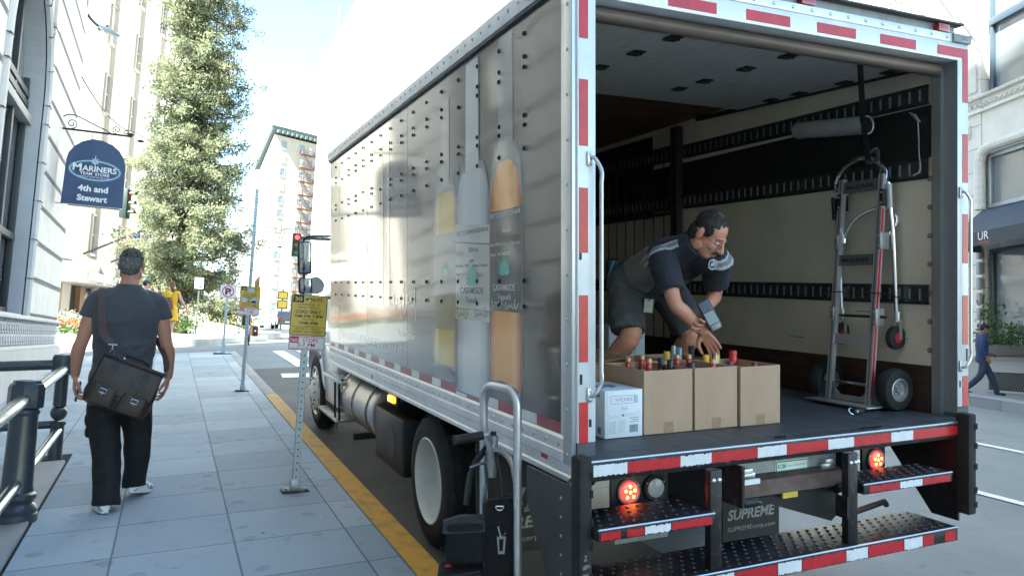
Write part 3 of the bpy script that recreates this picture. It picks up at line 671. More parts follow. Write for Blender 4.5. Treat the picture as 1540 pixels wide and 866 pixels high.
# chassis, axle, wheels
b = B()
for x in (2.30, 3.15): b.box(x, 2.9, .66, x+.08, 11.2, .88, BLACKM)
for k in range(12): b.box(1.62, 3.0+.44*k, .88, 3.9, 3.05+.44*k, .93, BLACKM)
b.cyl((1.8, 5.03, .372), (3.75, 5.03, .372), .08, BLACKM); b.sph((2.76, 5.03, .372), .2, BLACKM); b.cyl((1.85, 9.75, .39), (3.7, 9.75, .39), .06, BLACKM)
b.cyl((2.76, 5.1, .5), (2.7, 9.4, .62), .05, BLACKM)
P_(b, 'chassis')
def wheel(xo, yc, zc, R, w, s, dual, front=False):
    """xo: outer face plane, s: -1 for the left side"""
    b = B(); c = (xo, yc, zc); ax = (-s, 0, 0)     # ax points inward
    pr = [(.03, R*.63), (.008, R*.66), (0, R*.78), (.008, R*.91), (.03, R*.975), (.055, R), (w-.055, R), (w-.03, R*.975), (w-.008, R*.91), (w, R*.78), (w-.008, R*.66), (w-.03, R*.63)]
    b.lathe(pr, c, ax, TYRE, 48, cap=False)
    for k in range(30):
        a = 2*PI*k/30
        for t, da in ((.07, 0), (w-.07, .1)):
            u, v = V((0, 1, 0)), V((0, 0, 1)); d = u*math.cos(a+da) + v*math.sin(a+da)
            p = V(c) + V(ax)*t + d*(R+.003); b.obox(p, ax, d, V(ax).cross(d), .028, .006, .02, TYRE)
    for k in range(4): b.lathe([(w*(.24+.17*k)-.004, R*1.001), (w*(.24+.17*k), R*1.0055), (w*(.24+.17*k)+.004, R*1.001)], c, ax, TYRE, 40, cap=False)
    o = P_(b, 'wheel', ang=50)
    b = B(); r = R*.645
    if not front:
        b.lathe([(.005, r*1.03), (.0, r*1.0), (.012, r*.965), (.05, r*.93), (.15, r*.90), (.185, r*.80), (.19, r*.40), (.165, r*.38), (.15, r*.30), (.15, 0)], c, ax, RIM, 40, cap=False)
        for k in range(8): a = 2*PI*k/8; b.cyl(V(c)+V(ax)*.19+V((0, math.cos(a), math.sin(a)))*r*.62, V(c)+V(ax)*.165+V((0, math.cos(a), math.sin(a)))*r*.62, .018, mat('hub_steel', (.3, .3, .3), .5, .6), n=8)
        for a in (.05, .32): b.box(xo+.085*(-s), yc-math.cos(a)*r*.925, zc+math.sin(a)*r*.9-.02, xo+.105*(-s), yc-math.cos(a)*r*.90, zc+math.sin(a)*r*.9+.015, DARK)
    else:
        b.lathe([(.005, r*1.03), (.0, r), (.02, r*.95), (.03, r*.90), (.0, r*.74), (-.03, r*.40), (-.035, r*.36), (-.045, r*.30), (-.05, 0)], c, ax, RIM, 40, cap=False)
        for k in range(10): a = 2*PI*k/10; b.cyl(V(c)-V(ax)*.01+V((0, math.cos(a), math.sin(a)))*r*.55, V(c)-V(ax)*.05+V((0, math.cos(a), math.sin(a)))*r*.55, .016, CHROME, n=8)
        for k in range(8): a = 2*PI*(k+.5)/8; b.sph(V(c)+V(ax)*.012+V((0, math.cos(a), math.sin(a)))*r*.82, .035, DARK, .25, 1, 1, 10, 6)
    b.build('rim', o, 50)
for s, xo in ((-1, 1.60), (1, 3.92)):
    wheel(xo, 5.03, .372, .442, .24, s, True); wheel(xo - s*.29, 5.03, .372, .442, .24, s, True); wheel(xo - s*.04, 9.75, .39, .458, .25, s, False, True)
# tank, steps, battery box, side marker
b = B(); b.cyl((1.86, 6.62, .56), (1.86, 8.0, .56), .275, mat('tank_aluminium', (.36, .36, .36), .38, .85, var=.1, vs=6, stretch=(6, .5, 6), rvar=.08), n=32); b.lathe([(0, .275), (-.02, .26), (-.03, .2), (-.032, 0)], (1.86, 6.62, .56), (0, 1, 0), STEEL, 32)
b.cyl((1.80, 6.85, .82), (1.74, 6.85, .87), .05, STEEL)
for y in (6.78, 7.35, 7.9): b.lathe([(-.02, .281), (.02, .281)], (1.86, y, .56), (0, 1, 0), BLACK, 32, cap=False)
b.box(1.6, 7.33, .22, 2.2, 7.37, .28, BLACKM)
P_(b, 'fuel_tank')
for z, y0, y1 in ((.735, 7.85, 8.75), (.315, 8.0, 9.0)):
    b = B(); b.box(1.56, y0, z-.04, 1.84, y1, z, ALU, .006)
    for k in range(7): b.box(1.575 + .037*k, y0+.02, z, 1.583+.037*k, y1-.02, z+.004, GREYS)
    b.box(1.565, y0, z-.10, 1.575, y0+.02, z-.035, BLACK)
    P_(b, 'cab_step')
b = B(); b.tube([(1.57, 8.1, .32), (1.57, 8.1, .72)], .012, BLACK, 8); b.tube([(1.57, 7.88, .32), (1.57, 7.88, .7), (1.6, 7.85, .74)], .012, BLACK, 8); P_(b, 'step_hanger')
b = B(); b.box(1.58, 5.56, .26, 2.1, 6.42, .70, mat('battery_box', (.018, .018, .018), .5, var=.2, vs=4), .03); b.cyl((1.575, 5.9, .48), (1.585, 5.9, .48), .14, BLACK, n=20); P_(b, 'battery_box')
b = B(); b.box(1.575, 5.70, .775, 1.60, 5.98, .875, BLACKM, .004); o = P_(b, 'side_marker')
b = B(); b.box(1.555, 5.74, .80, 1.578, 5.90, .852, mat('amber_lens', (.75, .22, .01), .2, coat=.6, emit=(1, .25, .01), es=1.), .008); o2 = b.build('lens', o)
b = B()
for k in range(6): b.sph((1.554, 5.79+.03*(k//2), .815+.024*(k % 2)), .011, LEDO, .4, 1, 1, 8, 6)
b.sph((1.554, 5.87, .827), .02, LEDO, .4, .6, 1.2, 8, 6)
b.build('light_emitter', o)
# cab
CABW = mat('cab_white', (.66, .68, .68), .3, var=.04, vs=3, coat=.5)
b = B(); b.box(2.03, 8.55, .95, 3.50, 10.6, 2.62, CABW, .10, 4); b.box(2.12, 10.5, .70, 3.41, 11.9, 1.62, CABW, .12, 4); b.box(1.82, 8.5, .95, 3.70, 9.1, 1.12, CABW, .03)
b.box(1.66, 8.45, .34, 1.80, 9.16, 1.02, CABW, .03, 3); b.box(3.72, 8.45, .34, 3.86, 9.16, 1.02, CABW, .03, 3)
b.box(1.63, 8.50, .33, 1.66, 9.0, .35, DARK)
b.box(2.022, 9.2, 1.75, 2.033, 10.4, 2.4, GLASS); b.box(3.497, 9.2, 1.75, 3.508, 10.4, 2.4, GLASS); b.box(2.15, 10.595, 1.75, 3.38, 10.606, 2.45, GLASS)
for s, x in ((-1, 1.66), (1, 3.86)):
    pts = arc((x, 9.75, .42), .56, 5, 175, 12, (0, 1, 0), (0, 0, 1)); 
    for a, c in zip(pts[:-1], pts[1:]): b.quad(a, c, c + V((-.28*s, 0, 0)), a + V((-.28*s, 0, 0)), CABW)
    b.prism([p for p in pts] + [V((x, 9.15, 1.15)), V((x, 10.4, 1.15))][::-1], (-.02*s, 0, 0), CABW)
b.box(2.0, 11.88, .5, 3.5, 11.98, .75, STEEL, .02)
P_(b, 'cab')
MIRG = mat('mirror_glass', (.5, .52, .52), .05, 1.)
b = B(); b.box(1.36, 9.24, 1.835, 1.525, 9.33, 2.225, BLACK, .035, 3); MX, MY = V((.96, -.28, 0)), V((-.28, -.96, 0)); b.obox((1.442, 9.235, 2.03), MX, MY, EZ, .066, .012, .178, MIRG, .01)
b.box(1.37, 9.25, 1.60, 1.53, 9.33, 1.795, BLACK, .035, 3); b.obox((1.450, 9.243, 1.70), MX, MY, EZ, .064, .012, .083, MIRG, .01)
b.tube(bezier([(2.03, 9.6, 2.32), (1.75, 9.42, 2.3), (1.45, 9.32, 2.26), (1.44, 9.32, 2.0), (1.44, 9.32, 1.7), (1.45, 9.32, 1.57), (1.75, 9.44, 1.55), (2.03, 9.6, 1.6)], 5), .014, BLACK, 8)
P_(b, 'mirror')
b = B(); b.lathe([(0, .1), (.01, .1), (.03, .085), (.04, .04)], (1.58, 9.33, 1.70), (0, 1, 0), ALUW, 20); b.lathe([(-.004, .1), (0, .104), (.01, .104)], (1.58, 9.33, 1.70), (0, 1, 0), BLACK, 20, cap=False); b.tube([(1.58, 9.35, 1.70), (1.44, 9.33, 1.68)], .01, BLACK, 6); P_(b, 'mirror')
# ------------------------------------------------------------------ cargo in the truck (frame S)
CARD = mat('cardboard', (.40, .265, .175), .75, col2=(.46, .315, .215), vs=5, stretch=(1, 1, .4), mid=(.3, .7), detail=8, bump=.5, bs=7)
CARDI = mat('cardboard_inside', (.36, .245, .15), .8, var=.1, vs=6)
TAPE = mat('packing_tape', (.33, .22, .13), .22, spec=.6)
def carton(label, x0, x1, y0, y1, h, seed, flaps=False, rz=0.):
    q = random.Random(seed); t = thing('cardboard_box', label, 'cardboard box', ((x0+x1)/2, (y0+y1)/2, 1.002), 'S', 'open cardboard wine boxes')
    b = B(); z0 = 1.003; z1 = z0 + h; w = .006
    for (a0, a1, c0, c1) in ((x0, x1, y0, y0+w), (x0, x1, y1-w, y1), (x0, x0+w, y0+w, y1-w), (x1-w, x1, y0+w, y1-w)): b.box(a0, c0, z0, a1, c1, z1 + q.uniform(-.002, .002), CARD, .0015, 1)
    b.box(x0+w, y0+w, z0, x1-w, y1-w, z0+.006, CARDI)
    xm = (x0+x1)/2
    b.box(xm-.028, y0-.0006, z0, xm+.028, y0, z0+.055, TAPE)
    c = xm + q.uniform(-.03, .03); b.tube([(c-.01, y0-.0008, z0+.03), (c, y0-.0014, z0+.045), (c+.03, y0-.0008, z0+.038)], .0012, TAPE, 5)
    if flaps:
        b.prism([(x0, y0, z1), (x1, y0, z1), (x1+.02, y0-.03, z1+.035), (x0+.05, y0-.05, z1+.01)], (0, .004, .002), CARDI)
        b.prism([(x0, y1, z1), (x1, y1, z1), (x1, y1+.06, z1-.02), (x0, y1+.05, z1+.03)], (0, .004, .002), CARDI)
        b.prism([(x1, y0, z1), (x1, y1, z1), (x1+.01, y1, z1+.05), (x1+.015, y0, z1+.03)], (.004, 0, 0), CARDI)
    b.build('carton', t)
    b = B()
    for k in (1, 2): xx = x0 + (x1-x0)*k/3; b.add([(xx + q.uniform(-.008, .008), y0+.008, z0+.02), (xx + q.uniform(-.008, .008), y1-.008, z0+.02), (xx + q.uniform(-.012, .012), y1-.008, z1-q.uniform(.03, .045)), (xx + q.uniform(-.012, .012), y0+.008, z1-q.uniform(.03, .045))], [(0, 1, 2, 3)], CARDI)
    for k in (1, 2, 3): yy = y0 + (y1-y0)*k/4; b.add([(x0+.008, yy + q.uniform(-.008, .008), z0+.02), (x1-.008, yy + q.uniform(-.008, .008), z0+.02), (x1-.008, yy + q.uniform(-.012, .012), z1-q.uniform(.025, .04)), (x0+.008, yy + q.uniform(-.012, .012), z1-q.uniform(.025, .04))], [(0, 1, 2, 3)], CARDI)
    b.build('divider', t); return t
carton('open cardboard bottle box beside the white water box, left of the front row', 2.048, 2.330, 3.06, 3.435, .305, 1)
carton('open cardboard bottle box in the middle of the front row', 2.344, 2.606, 3.06, 3.435, .302, 2)
carton('open cardboard bottle box nearest the chrome hand truck, right of the front row', 2.618, 2.877, 3.05, 3.425, .300, 3)
carton('cardboard box with bent open flaps, behind the white water box', 1.93, 2.20, 3.455, 3.80, .30, 4, True)
carton('rear row cardboard box directly in front of the worker', 2.215, 2.48, 3.45, 3.80, .30, 5)
carton('rear row cardboard box the worker reaches into', 2.50, 2.765, 3.45, 3.80, .30, 6)
GGLS = mat('bottle_green', (.02, .06, .025), .06, spec=.8, coat=.5); GGLC = mat('bottle_clear', (.5, .52, .53), .06, spec=.8, coat=.5)
def capm(n, c, r=.35, me=0.): return mat('cap_' + n, c, r, me, coat=.3)
CR, CG_, CB, CY, CBL, CDR, CTR = capm('red', (.50, .012, .02)), capm('gold', (.42, .26, .12), .35, .4), capm('black', (.014, .014, .015)), capm('yellow', (.75, .47, .02)), capm('blue', (.12, .38, .70)), capm('wine', (.13, .015, .03)), capm('bright_red', (.62, .02, .02))
def bottle(label, x, y, zt, kind):
    t = thing('bottle', label, 'bottle', (x, y, zt-.30), 'S', 'bottles standing in the open boxes')
    z = zt - .30; zb = 1.012
    b = B(); gl = GGLC if kind in ('blue', 'slim', 'clear') else GGLS
    zs = max(zb + .1, zt - .14)
    b.lathe([(zb - z, .034), (zs - .02 - z, .036), (zs - z, .033), (zs + .03 - z, .017), (zt - .002 - z, .0135)], (x, y, z), (0, 0, 1), gl, 16); b.build('glass', t)
    b = B()
    def cap(z0, z1, r, m): b.lathe([(0, r), (z1 - z0 - .003, r*.98), (z1 - z0, r*.88), (z1 - z0, 0)], (x, y, z0), (0, 0, 1), m, 16, cap=False)
    if kind == 'rg': zt += .008; cap(zt-.062, zt-.022, .0168, CR); cap(zt-.022, zt, .0160, CG_); b.sph((x-.007, y-.0148, zt-.04), .006, CG_, 1, .35, 1, 8, 6)
    elif kind == 'black': cap(zt-.05, zt, .0175, CB)
    elif kind == 'tallblack': cap(zt-.13, zt-.035, .0165, CB); cap(zt-.035, zt, .0195, CB)
    elif kind == 'yellow': cap(zt-.05, zt, .0185, CY)
    elif kind == 'blue': cap(zt-.085, zt, .017, CBL); b.box(x-.006, y-.0182, zt-.07, x+.006, y-.0168, zt-.01, WHITE)
    elif kind == 'slim': cap(zt-.07, zt, .010, capm('slate', (.10, .14, .2)))
    elif kind == 'red': cap(zt-.075, zt-.02, .021, CTR); cap(zt-.02, zt, .022, CTR)
    elif kind == 'wine': cap(zt-.04, zt, .016, CDR)
    elif kind == 'clear': cap(zt-.06, zt, .014, mat('cap_pale', (.45, .52, .62), .2, coat=.5))
    b.build('cap', t)
for args in (
    ('red and gold capped bottle in the left front box, closest to the left edge', 2.168, 3.385, 1.331, 'rg'),
    ('red and gold capped bottle behind the leftmost one in the left front box', 2.262, 3.4, 1.339, 'rg'),
    ('red and gold capped bottle nearest the front wall of the left front box', 2.171, 3.2, 1.343, 'rg'),
    ('red and gold capped bottle just left of the tall black one', 2.486, 3.4, 1.333, 'rg'),
    ('red and gold capped bottle right in front of the tall black one', 2.552, 3.385, 1.332, 'rg'),
    ('red and gold capped bottle standing alone at the front of the middle box', 2.493, 3.11, 1.334, 'rg'),
    ('short black capped bottle left of the other two short black caps', 2.305, 3.29, 1.339, 'black'),
    ('short black capped bottle between the other two short black caps', 2.3, 3.2, 1.337, 'black'),
    ('short black capped bottle right against the front edge between two boxes', 2.37, 3.12, 1.33, 'black'),
    ('tall bottle with black neck and wide black cap rising above the others', 2.658, 3.5, 1.374, 'tallblack'),
    ('yellow capped bottle in the rear row by the worker\'s leg', 2.563, 3.6, 1.34, 'yellow'),
    ('yellow capped bottle left of the worker\'s fingers', 2.672, 3.39, 1.334, 'yellow'),
    ('yellow capped bottle half hidden behind the worker\'s fingertips', 2.755, 3.405, 1.332, 'yellow'),
    ('bottle with pale blue and white neck label', 2.646, 3.6, 1.359, 'blue'),
    ('thin slate blue topped bottle standing in the rear row', 2.667, 3.68, 1.364, 'slim'),
    ('bottle with a tall bright red cap on the right', 2.84, 3.37, 1.352, 'red'),
    ('dark wine red capped bottle below the bright red one', 2.677, 3.2, 1.315, 'wine'),
    ('dark wine red capped bottle in the rightmost box', 2.758, 3.11, 1.313, 'wine'),
    ('clear topped bottle under the worker\'s reaching hand', 2.735, 3.39, 1.355, 'clear')): bottle(*args)
# white carton of water
WB = mat('white_carton', (.66, .70, .74), .4, var=.03, vs=4); INKG = mat('print_grey', (.22, .25, .30), .5); INKB = mat('print_blue', (.10, .22, .42), .5); INKL = mat('print_light', (.42, .46, .5), .5)
t = thing('water_carton', 'small closed white carton of bottled water in front of the brown boxes', 'carton', (1.93, 3.2, 1.003), 'S')
b = B(); b.box(1.83, 3.055, 1.003, 2.036, 3.36, 1.225, WB, .003, 2); b.build('carton', t)
b = B(); f = 3.0545
def fr(pts, m): b.prism([(1.83+u, f, 1.003+v) for u, v in pts], (0, -.0006, 0), m)
def outl(pts, w, m):
    for (a, c) in zip(pts[:-1], pts[1:]):
        d = V((c[0]-a[0], c[1]-a[1])); n = V((-d.y, d.x)).normalized()*w
        fr([(a[0]-n.x, a[1]-n.y), (c[0]-n.x, c[1]-n.y), (c[0]+n.x, c[1]+n.y), (a[0]+n.x, a[1]+n.y)], m)
rr = [(.105+x, .178+y) for x, y in rrect(.145, .036, .006)]; outl(rr + rr[:1], .0010, INKG)
fr([(.158, .163), (.172, .163), (.172, .193), (.158, .193)], INKL)
b.text('VOSS', (1.83+.055, f-.0007, 1.003+.170), (1, 0, 0), EZ, .095, .016, INKG); b.text('Still', (1.83+.088, f-.0007, 1.003+.128), (1, 0, 0), EZ, .034, .018, INKL)
outl([(.012, .215), (.012, .120), (.020, .104), (.035, .10), (.185, .115), (.195, .122)], .0010, INKL); outl([(.012, .01), (.012, .08), (.022, .094), (.19, .105)], .0008, INKL)
fr([(.094, .099), (.102, .099), (.102, .110), (.094, .110)], BLACK)
q = random.Random(5)
for k in range(9): fr([(.022, .075-.0065*k), (.022+q.uniform(.028, .04), .075-.0065*k), (.06, .078-.0065*k), (.022, .078-.0065*k)], INKL)
for k in range(10): fr([(.072, .078-.006*k), (.072+q.uniform(.03, .046), .078-.006*k), (.11, .080-.006*k), (.072, .080-.006*k)], INKL)
for k in range(3): fr([(.135+.01*(k % 2), .088-.009*k), (.185, .090-.009*k), (.185, .093-.009*k), (.135+.01*(k % 2), .091-.009*k)], INKG)
x = .134
while x < .178: w = q.choice((.001, .002, .003)); fr([(x, .022), (x+w, .022), (x+w, .058), (x, .058)], INKG); x += w + q.choice((.0012, .002))
for k in range(5): b.box(1.8294, 3.10+.04*k, 1.19, 1.83, 3.13+.04*k, 1.205, INKB); 
b.box(1.8294, 3.09, 1.02, 1.83, 3.12, 1.05, INKB); b.box(1.8294, 3.16, 1.03, 1.83, 3.30, 1.10, INKG)
for k in range(6): b.box(1.86+.02*k, 3.14+.02*(k % 3), 1.2252, 1.875+.02*k, 3.25, 1.2258, INKB)
b.build('print', t)
# grey carton with upside-down lettering
t = thing('spirits_carton', 'grey white carton with upside-down lettering behind the worker\'s shin', 'carton', (2.98, 4.8, 1.0), 'S')
b = B(); b.box(2.80, 4.62, 1.002, 3.10, 4.95, 1.42, mat('pale_carton', (.50, .52, .54), .5, var=.05), .004); b.build('carton', t)
b = B(); b.text('VETI', (3.08, 4.618, 1.38), (-1, 0, 0), (0, 0, -1), .16, .05, INKG, .01); b.text('19', (3.02, 4.618, 1.27), (-1, 0, 0), (0, 0, -1), .06, .05, INKG, .01); b.build('lettering', t)
t = thing('dark_crate', 'dark stacked crate with a small white label beside the door post', 'crate', (2.62, 4.9, 1.0), 'S')
b = B(); b.box(2.35, 4.75, 1.002, 2.73, 5.1, 1.56, mat('dark_crate', (.03, .032, .035), .5), .01); b.build('crate', t)
b = B(); b.box(2.66, 4.747, 1.49, 2.71, 4.749, 1.53, WHITE)
for k in range(6): b.box(2.668+.006*k, 4.7455, 1.495, 2.671+.006*k, 4.747, 1.525, BLACK)
b.build('label', t)
b = B(); b.lathe([(0, .10), (.08, .125), (.085, .12), (.02, .09), (.02, 0)], (3.60, 4.02, 1.002), (0, 0, 1), BLACK, 20, cap=False)
o = tag(b.build('plastic_tub', frame='S'), 'black plastic tub on the truck floor behind the hand truck', 'tub')
b = B(); q = random.Random(4)
for k in range(9): b.cyl((3.58+q.uniform(-.04, .05), 4.0+q.uniform(-.04, .04), 1.04), (3.58+q.uniform(-.06, .06), 4.0+q.uniform(-.06, .06), 1.11), .006, mat('tan_scrap', (.45, .27, .12), .7), n=6)
tag(b.build('tie_scraps', frame='S'), 'bundle of tan scraps lying in the black tub', 'scraps')
b = B(); b.box(3.44, 3.08, 1.003, 3.52, 3.115, 1.03, BLACKM, .006); b.tube(arc((3.435, 3.10, 1.018), .018, 60, 300, 8, (1, 0, 0), (0, .5, .85)), .004, CHROME, 6); b.cyl((3.46, 3.078, 1.018), (3.46, 3.12, 1.018), .009, STEEL, n=8)
tag(b.build('ratchet_buckle', frame='S'), 'small metal ratchet buckle lying on the truck floor', 'buckle')
# plastic tube on the cargo track
b = B(); b.cyl((3.80, 3.86, 2.735), (3.76, 3.28, 2.66), .055, mat('tube_plastic', (.33, .34, .34), .4, var=.1), n=20, cap=False); b.cyl((3.80, 3.86, 2.735), (3.7975, 3.84, 2.7324), .055, MATS['tube_plastic'], n=20)
b.cyl((3.80, 3.859, 2.735), (3.76, 3.28, 2.66), .050, mat('tube_inside', (.10, .08, .06), .7), n=20, cap=False); b.tube(arc((3.76, 3.28, 2.66), .0525, 0, 360, 24, (1, 0, 0), (0, 0, 1))[:-1], .004, ALUW, 6, True)
b.cyl((3.83, 3.55, 2.70), (3.87, 3.55, 2.705), .02, BLACKM, n=8)
tag(b.build('plastic_tube', frame='S'), 'grey plastic tube fixed high on the inside wall', 'tube')
b = B(); b.prism([(3.845, 3.07, 2.70), (3.84, 3.03, 2.68), (3.84, 3.0, 2.63), (3.85, 3.03, 2.65)], (.02, 0, 0), ALU); b.tube(bezier([(3.845, 3.01, 2.65), (3.84, 3.0, 2.55), (3.85, 3.005, 2.45), (3.84, 2.99, 2.36), (3.82, 3.02, 2.33)], 6), .004, mat('grey_cord', (.3, .29, .27), .7), 6)
tag(b.build('utility_rope', frame='S'), 'thin grey cord hanging from a metal clip on the top track', 'rope')
WEB = mat('black_webbing', (.02, .02, .022), .6, var=.2, vs=40)
b = B(); pts = bezier([(3.30, 2.92, 2.90), (3.31, 2.93, 2.86), (3.40, 3.0, 2.74), (3.50, 3.08, 2.62), (3.62, 3.16, 2.50), (3.70, 3.22, 2.44)], 8)
b.tube(pts, .020, WEB, 8, flat=.12); b.tube(bezier([(3.70, 3.22, 2.47), (3.72, 3.24, 2.43), (3.75, 3.20, 2.44), (3.73, 3.19, 2.50), (3.70, 3.22, 2.47)], 6), .012, WEB, 6, flat=.25)
tag(b.build('webbing_strap', frame='S'), 'black webbing strap hanging from the door beam to the hand truck loop', 'strap')
# ------------------------------------------------------------------ hand trucks
CAST = mat('cast_bracket', (.38, .39, .39), .45, .7)
t = thing('hand_truck', 'tall aluminium hand truck with red stripe standing inside the truck', 'hand truck', (3.68, 3.33, 1.0), 'S')
lean = lambda z: 3.665 + (z - 1.0) * .085
for y in (3.185, 3.475):
    b = B(); b.add([(lean(z)+dx, y+dy, z) for z in (1.02, 2.36) for dx, dy in ((-.016, -.017), (.016, -.017), (.016, .017), (-.016, .017))], [(0, 1, 5, 4), (1, 2, 6, 5), (2, 3, 7, 6), (3, 0, 4, 7), (4, 5, 6, 7)], ALU)
    b.add([(lean(z)-.0175, y+dy, z) for z in (1.02, 2.36) for dy in (-.006, .006)], [(0, 1, 3, 2)], mat('rail_groove', (.25, .25, .25), .5, .5))
    if y < 3.3: b.add([(lean(z)+dx, y-.0178, z) for z in (1.06, 2.16) for dx in (-.011, .005)], [(0, 1, 3, 2)], RED)
    b.build('side_rail', t)
def ebar(z0, z1, m=ALU, txt=None):
    b = B(); zc = (z0+z1)/2; b.add([(lean(z)+dx, y, z) for z in (z0, z1) for y in (3.20, 3.46) for dx in (-.012, .012)], [(0, 1, 3, 2), (4, 6, 7, 5), (0, 2, 6, 4), (1, 5, 7, 3)], m)
    if txt:
        e = V((lean(2.) - lean(1.), 0, 1)).normalized(); b.text(txt, (lean(z0+.02)-.0128, 3.435, z0+.02), (0, -1, 0), e, .2, .026, mat('badge_ink', (.02, .02, .022), .5), .03)
    b.build('crossbar', t)
ebar(2.27, 2.34, mat('crossbar_grey', (.16, .165, .17), .45, .5), 'MAGLINER'); ebar(1.83, 1.895, MATS['crossbar_grey'], 'MAGLINER'); ebar(1.36, 1.42, ALU)
for z in (2.22, 1.97, 1.53):
    for y in (3.165, 3.475):
        b = B(); b.box(lean(z)-.02, y-.008, z-.05, lean(z)+.05, y+.02, z+.05, CAST if z < 2.2 else BLACKM, .004)
        for dz in (-.03, .03): rivet(b, (lean(z)-.02, y+.006, z+dz), (-1, 0, 0), .007, STEEL)
        b.build('bracket', t)
b = B(); X0 = 3.80
loop = [(3.835, 3.135, 1.53), (3.82, 3.148, 2.0), (3.795, 3.155, 2.30)] + [(3.79, 3.35 + .195*math.cos(math.radians(a)), 2.30 + .175*math.sin(math.radians(a))) for a in range(170, -1, -12)][::-1] + [(3.795, 3.553, 2.25), (3.825, 3.545, 1.9), (3.84, 3.535, 1.55)]
b.tube(loop, .0145, CHROME, 10); b.cyl((3.80, 3.155, 2.16), (3.79, 3.155, 2.30), .021, CAST, n=12); b.cyl((3.80, 3.553, 2.12), (3.79, 3.553, 2.26), .019, BLACK, n=12); b.build('loop_handle', t)
b = B(); b.tube(bezier([(3.77, 3.46, 1.97), (3.78, 3.455, 2.02), (3.80, 3.40, 2.11), (3.84, 3.30, 2.165), (3.86, 3.20, 2.15), (3.85, 3.15, 2.08), (3.80, 3.17, 2.0), (3.775, 3.185, 1.96)], 6), .011, CHROME, 8); b.build('rear_handle', t)
for y, x in ((3.135, 3.835), (3.535, 3.84)):
    b = B(); b.cyl((x, y, 1.56), (x, y, 1.50), .02, STEEL, n=12); b.box(x-.012, y-.025, 1.40, x+.012, y-.02, 1.51, STEEL); b.box(x-.012, y+.02, 1.40, x+.012, y+.025, 1.51, STEEL); o = b.build('caster', t)
    b = B(); b.lathe([(-.018, .055), (-.016, .066), (0, .069), (.016, .066), (.018, .055)], (x-.012, y, 1.41), (0, 1, 0), RUBBER, 24); b.lathe([(-.021, .03), (.021, .03)], (x-.012, y, 1.41), (0, 1, 0), RED, 16); b.build('tyre', o)
for y, s in ((3.085, -1), (3.575, 1)):
    b = B(); b.lathe([(-.036, .06), (-.042, .085), (-.034, .112), (-.015, .1205), (.015, .1205), (.034, .112), (.042, .085), (.036, .06)], (3.752, y, 1.122), (0, 1, 0), TYRE, 32, cap=False); o = b.build('wheel', t)
    b = B(); b.lathe([(-.038, .066), (-.040, .058), (-.022, .052), (-.018, .02), (-.034, .018), (-.034, 0)], (3.752, y, 1.122), (0, 1, 0), mat('hub_grey', (.34, .345, .35), .4, .6), 24, cap=False)
    b.lathe([(.038, .066), (.02, .05), (.02, 0)], (3.752, y, 1.122), (0, 1, 0), MATS['hub_grey'], 24, cap=False)
    for k in range(4): a = PI/4 + PI*k/2; b.sph((3.752+.03*math.cos(a), y-.026, 1.122+.03*math.sin(a)), .006, STEEL, 1, 1, 1, 8, 6)
    b.build('hub', o)
b = B(); b.cyl((3.752, 3.08, 1.122), (3.752, 3.58, 1.122), .010, STEEL, n=8); b.cyl((lean(1.53)+.02, 3.12, 1.53), (lean(1.53)+.02, 3.5, 1.53), .008, BLACKM, n=8); b.build('axle', t)
b = B(); b.box(3.555, 3.10, 1.018, 3.685, 3.56, 1.026, ALU, .002)
for y0, y1 in ((3.10, 3.20), (3.45, 3.56)): b.add([(3.66, y0, 1.026), (3.66, y1, 1.026), (3.672, y1, 1.13), (3.672, y0, 1.13), (3.664, y0, 1.026), (3.664, y1, 1.026), (3.676, y1, 1.13), (3.676, y0, 1.13)], [(0, 1, 2, 3), (5, 4, 7, 6), (0, 3, 7, 4), (1, 5, 6, 2), (3, 2, 6, 7)], mat('nose_dark', (.09, .088, .085), .5, .4))
b.prism([(3.672, 3.2, 1.03), (3.672, 3.45, 1.03), (3.672, 3.45, 1.10), (3.672, 3.40, 1.06), (3.672, 3.25, 1.06), (3.672, 3.2, 1.10)], (.01, 0, 0), CAST)
b.tube([(3.555, 3.10, 1.022), (3.555, 3.56, 1.022)], .0045, STEEL, 6)
b.build('nose_plate', t)
b = B(); b.tube(bezier([(3.865, 3.62, 1.66), (3.74, 3.56, 1.665), (3.69, 3.48, 1.672), (3.69, 3.18, 1.67), (3.74, 3.12, 1.66), (3.80, 3.08, 1.64), (3.862, 3.02, 1.63)], 5), .013, WEB, 8, flat=.25)
tag(b.build('tie_down_strap', frame='S'), 'black tie-down strap across the hand truck against the cargo track', 'strap')
# second hand truck with bag, on the sidewalk edge
t = thing('hand_truck', 'bare metal hand truck handle with black grip beside the rear wheel', 'hand truck', (1.33, 3.15, .155), 'S')
b = B(); A0, A1 = V((1.325, 3.30, 0)), V((1.375, 3.03, 0)); up = lambda p, z: V((p.x, p.y, z))
d = (A1-A0); r_ = .075; cA = A0 + d.normalized()*r_; cB = A1 - d.normalized()*r_; zt = 1.255; dn = d.normalized()
lp = [up(A0, .165), up(A0, .9), up(A0, 1.1)] + [cA + V((0, 0, zt - r_)) - dn*(r_*math.cos(math.radians(a))) + V((0, 0, r_*math.sin(math.radians(a)))) for a in range(0, 91, 15)] + [cB + V((0, 0, zt - r_)) + dn*(r_*math.sin(math.radians(a))) + V((0, 0, r_*math.cos(math.radians(a)))) for a in range(0, 91, 15)] + [up(A1, 1.1), up(A1, .7), up(A1, .165)]
b.tube(lp, .019, mat('worn_aluminium_tube', (.60, .61, .61), .36, .85, var=.1, vs=8, rvar=.1, bump=.03, bs=40), 14); b.build('loop_handle', t)
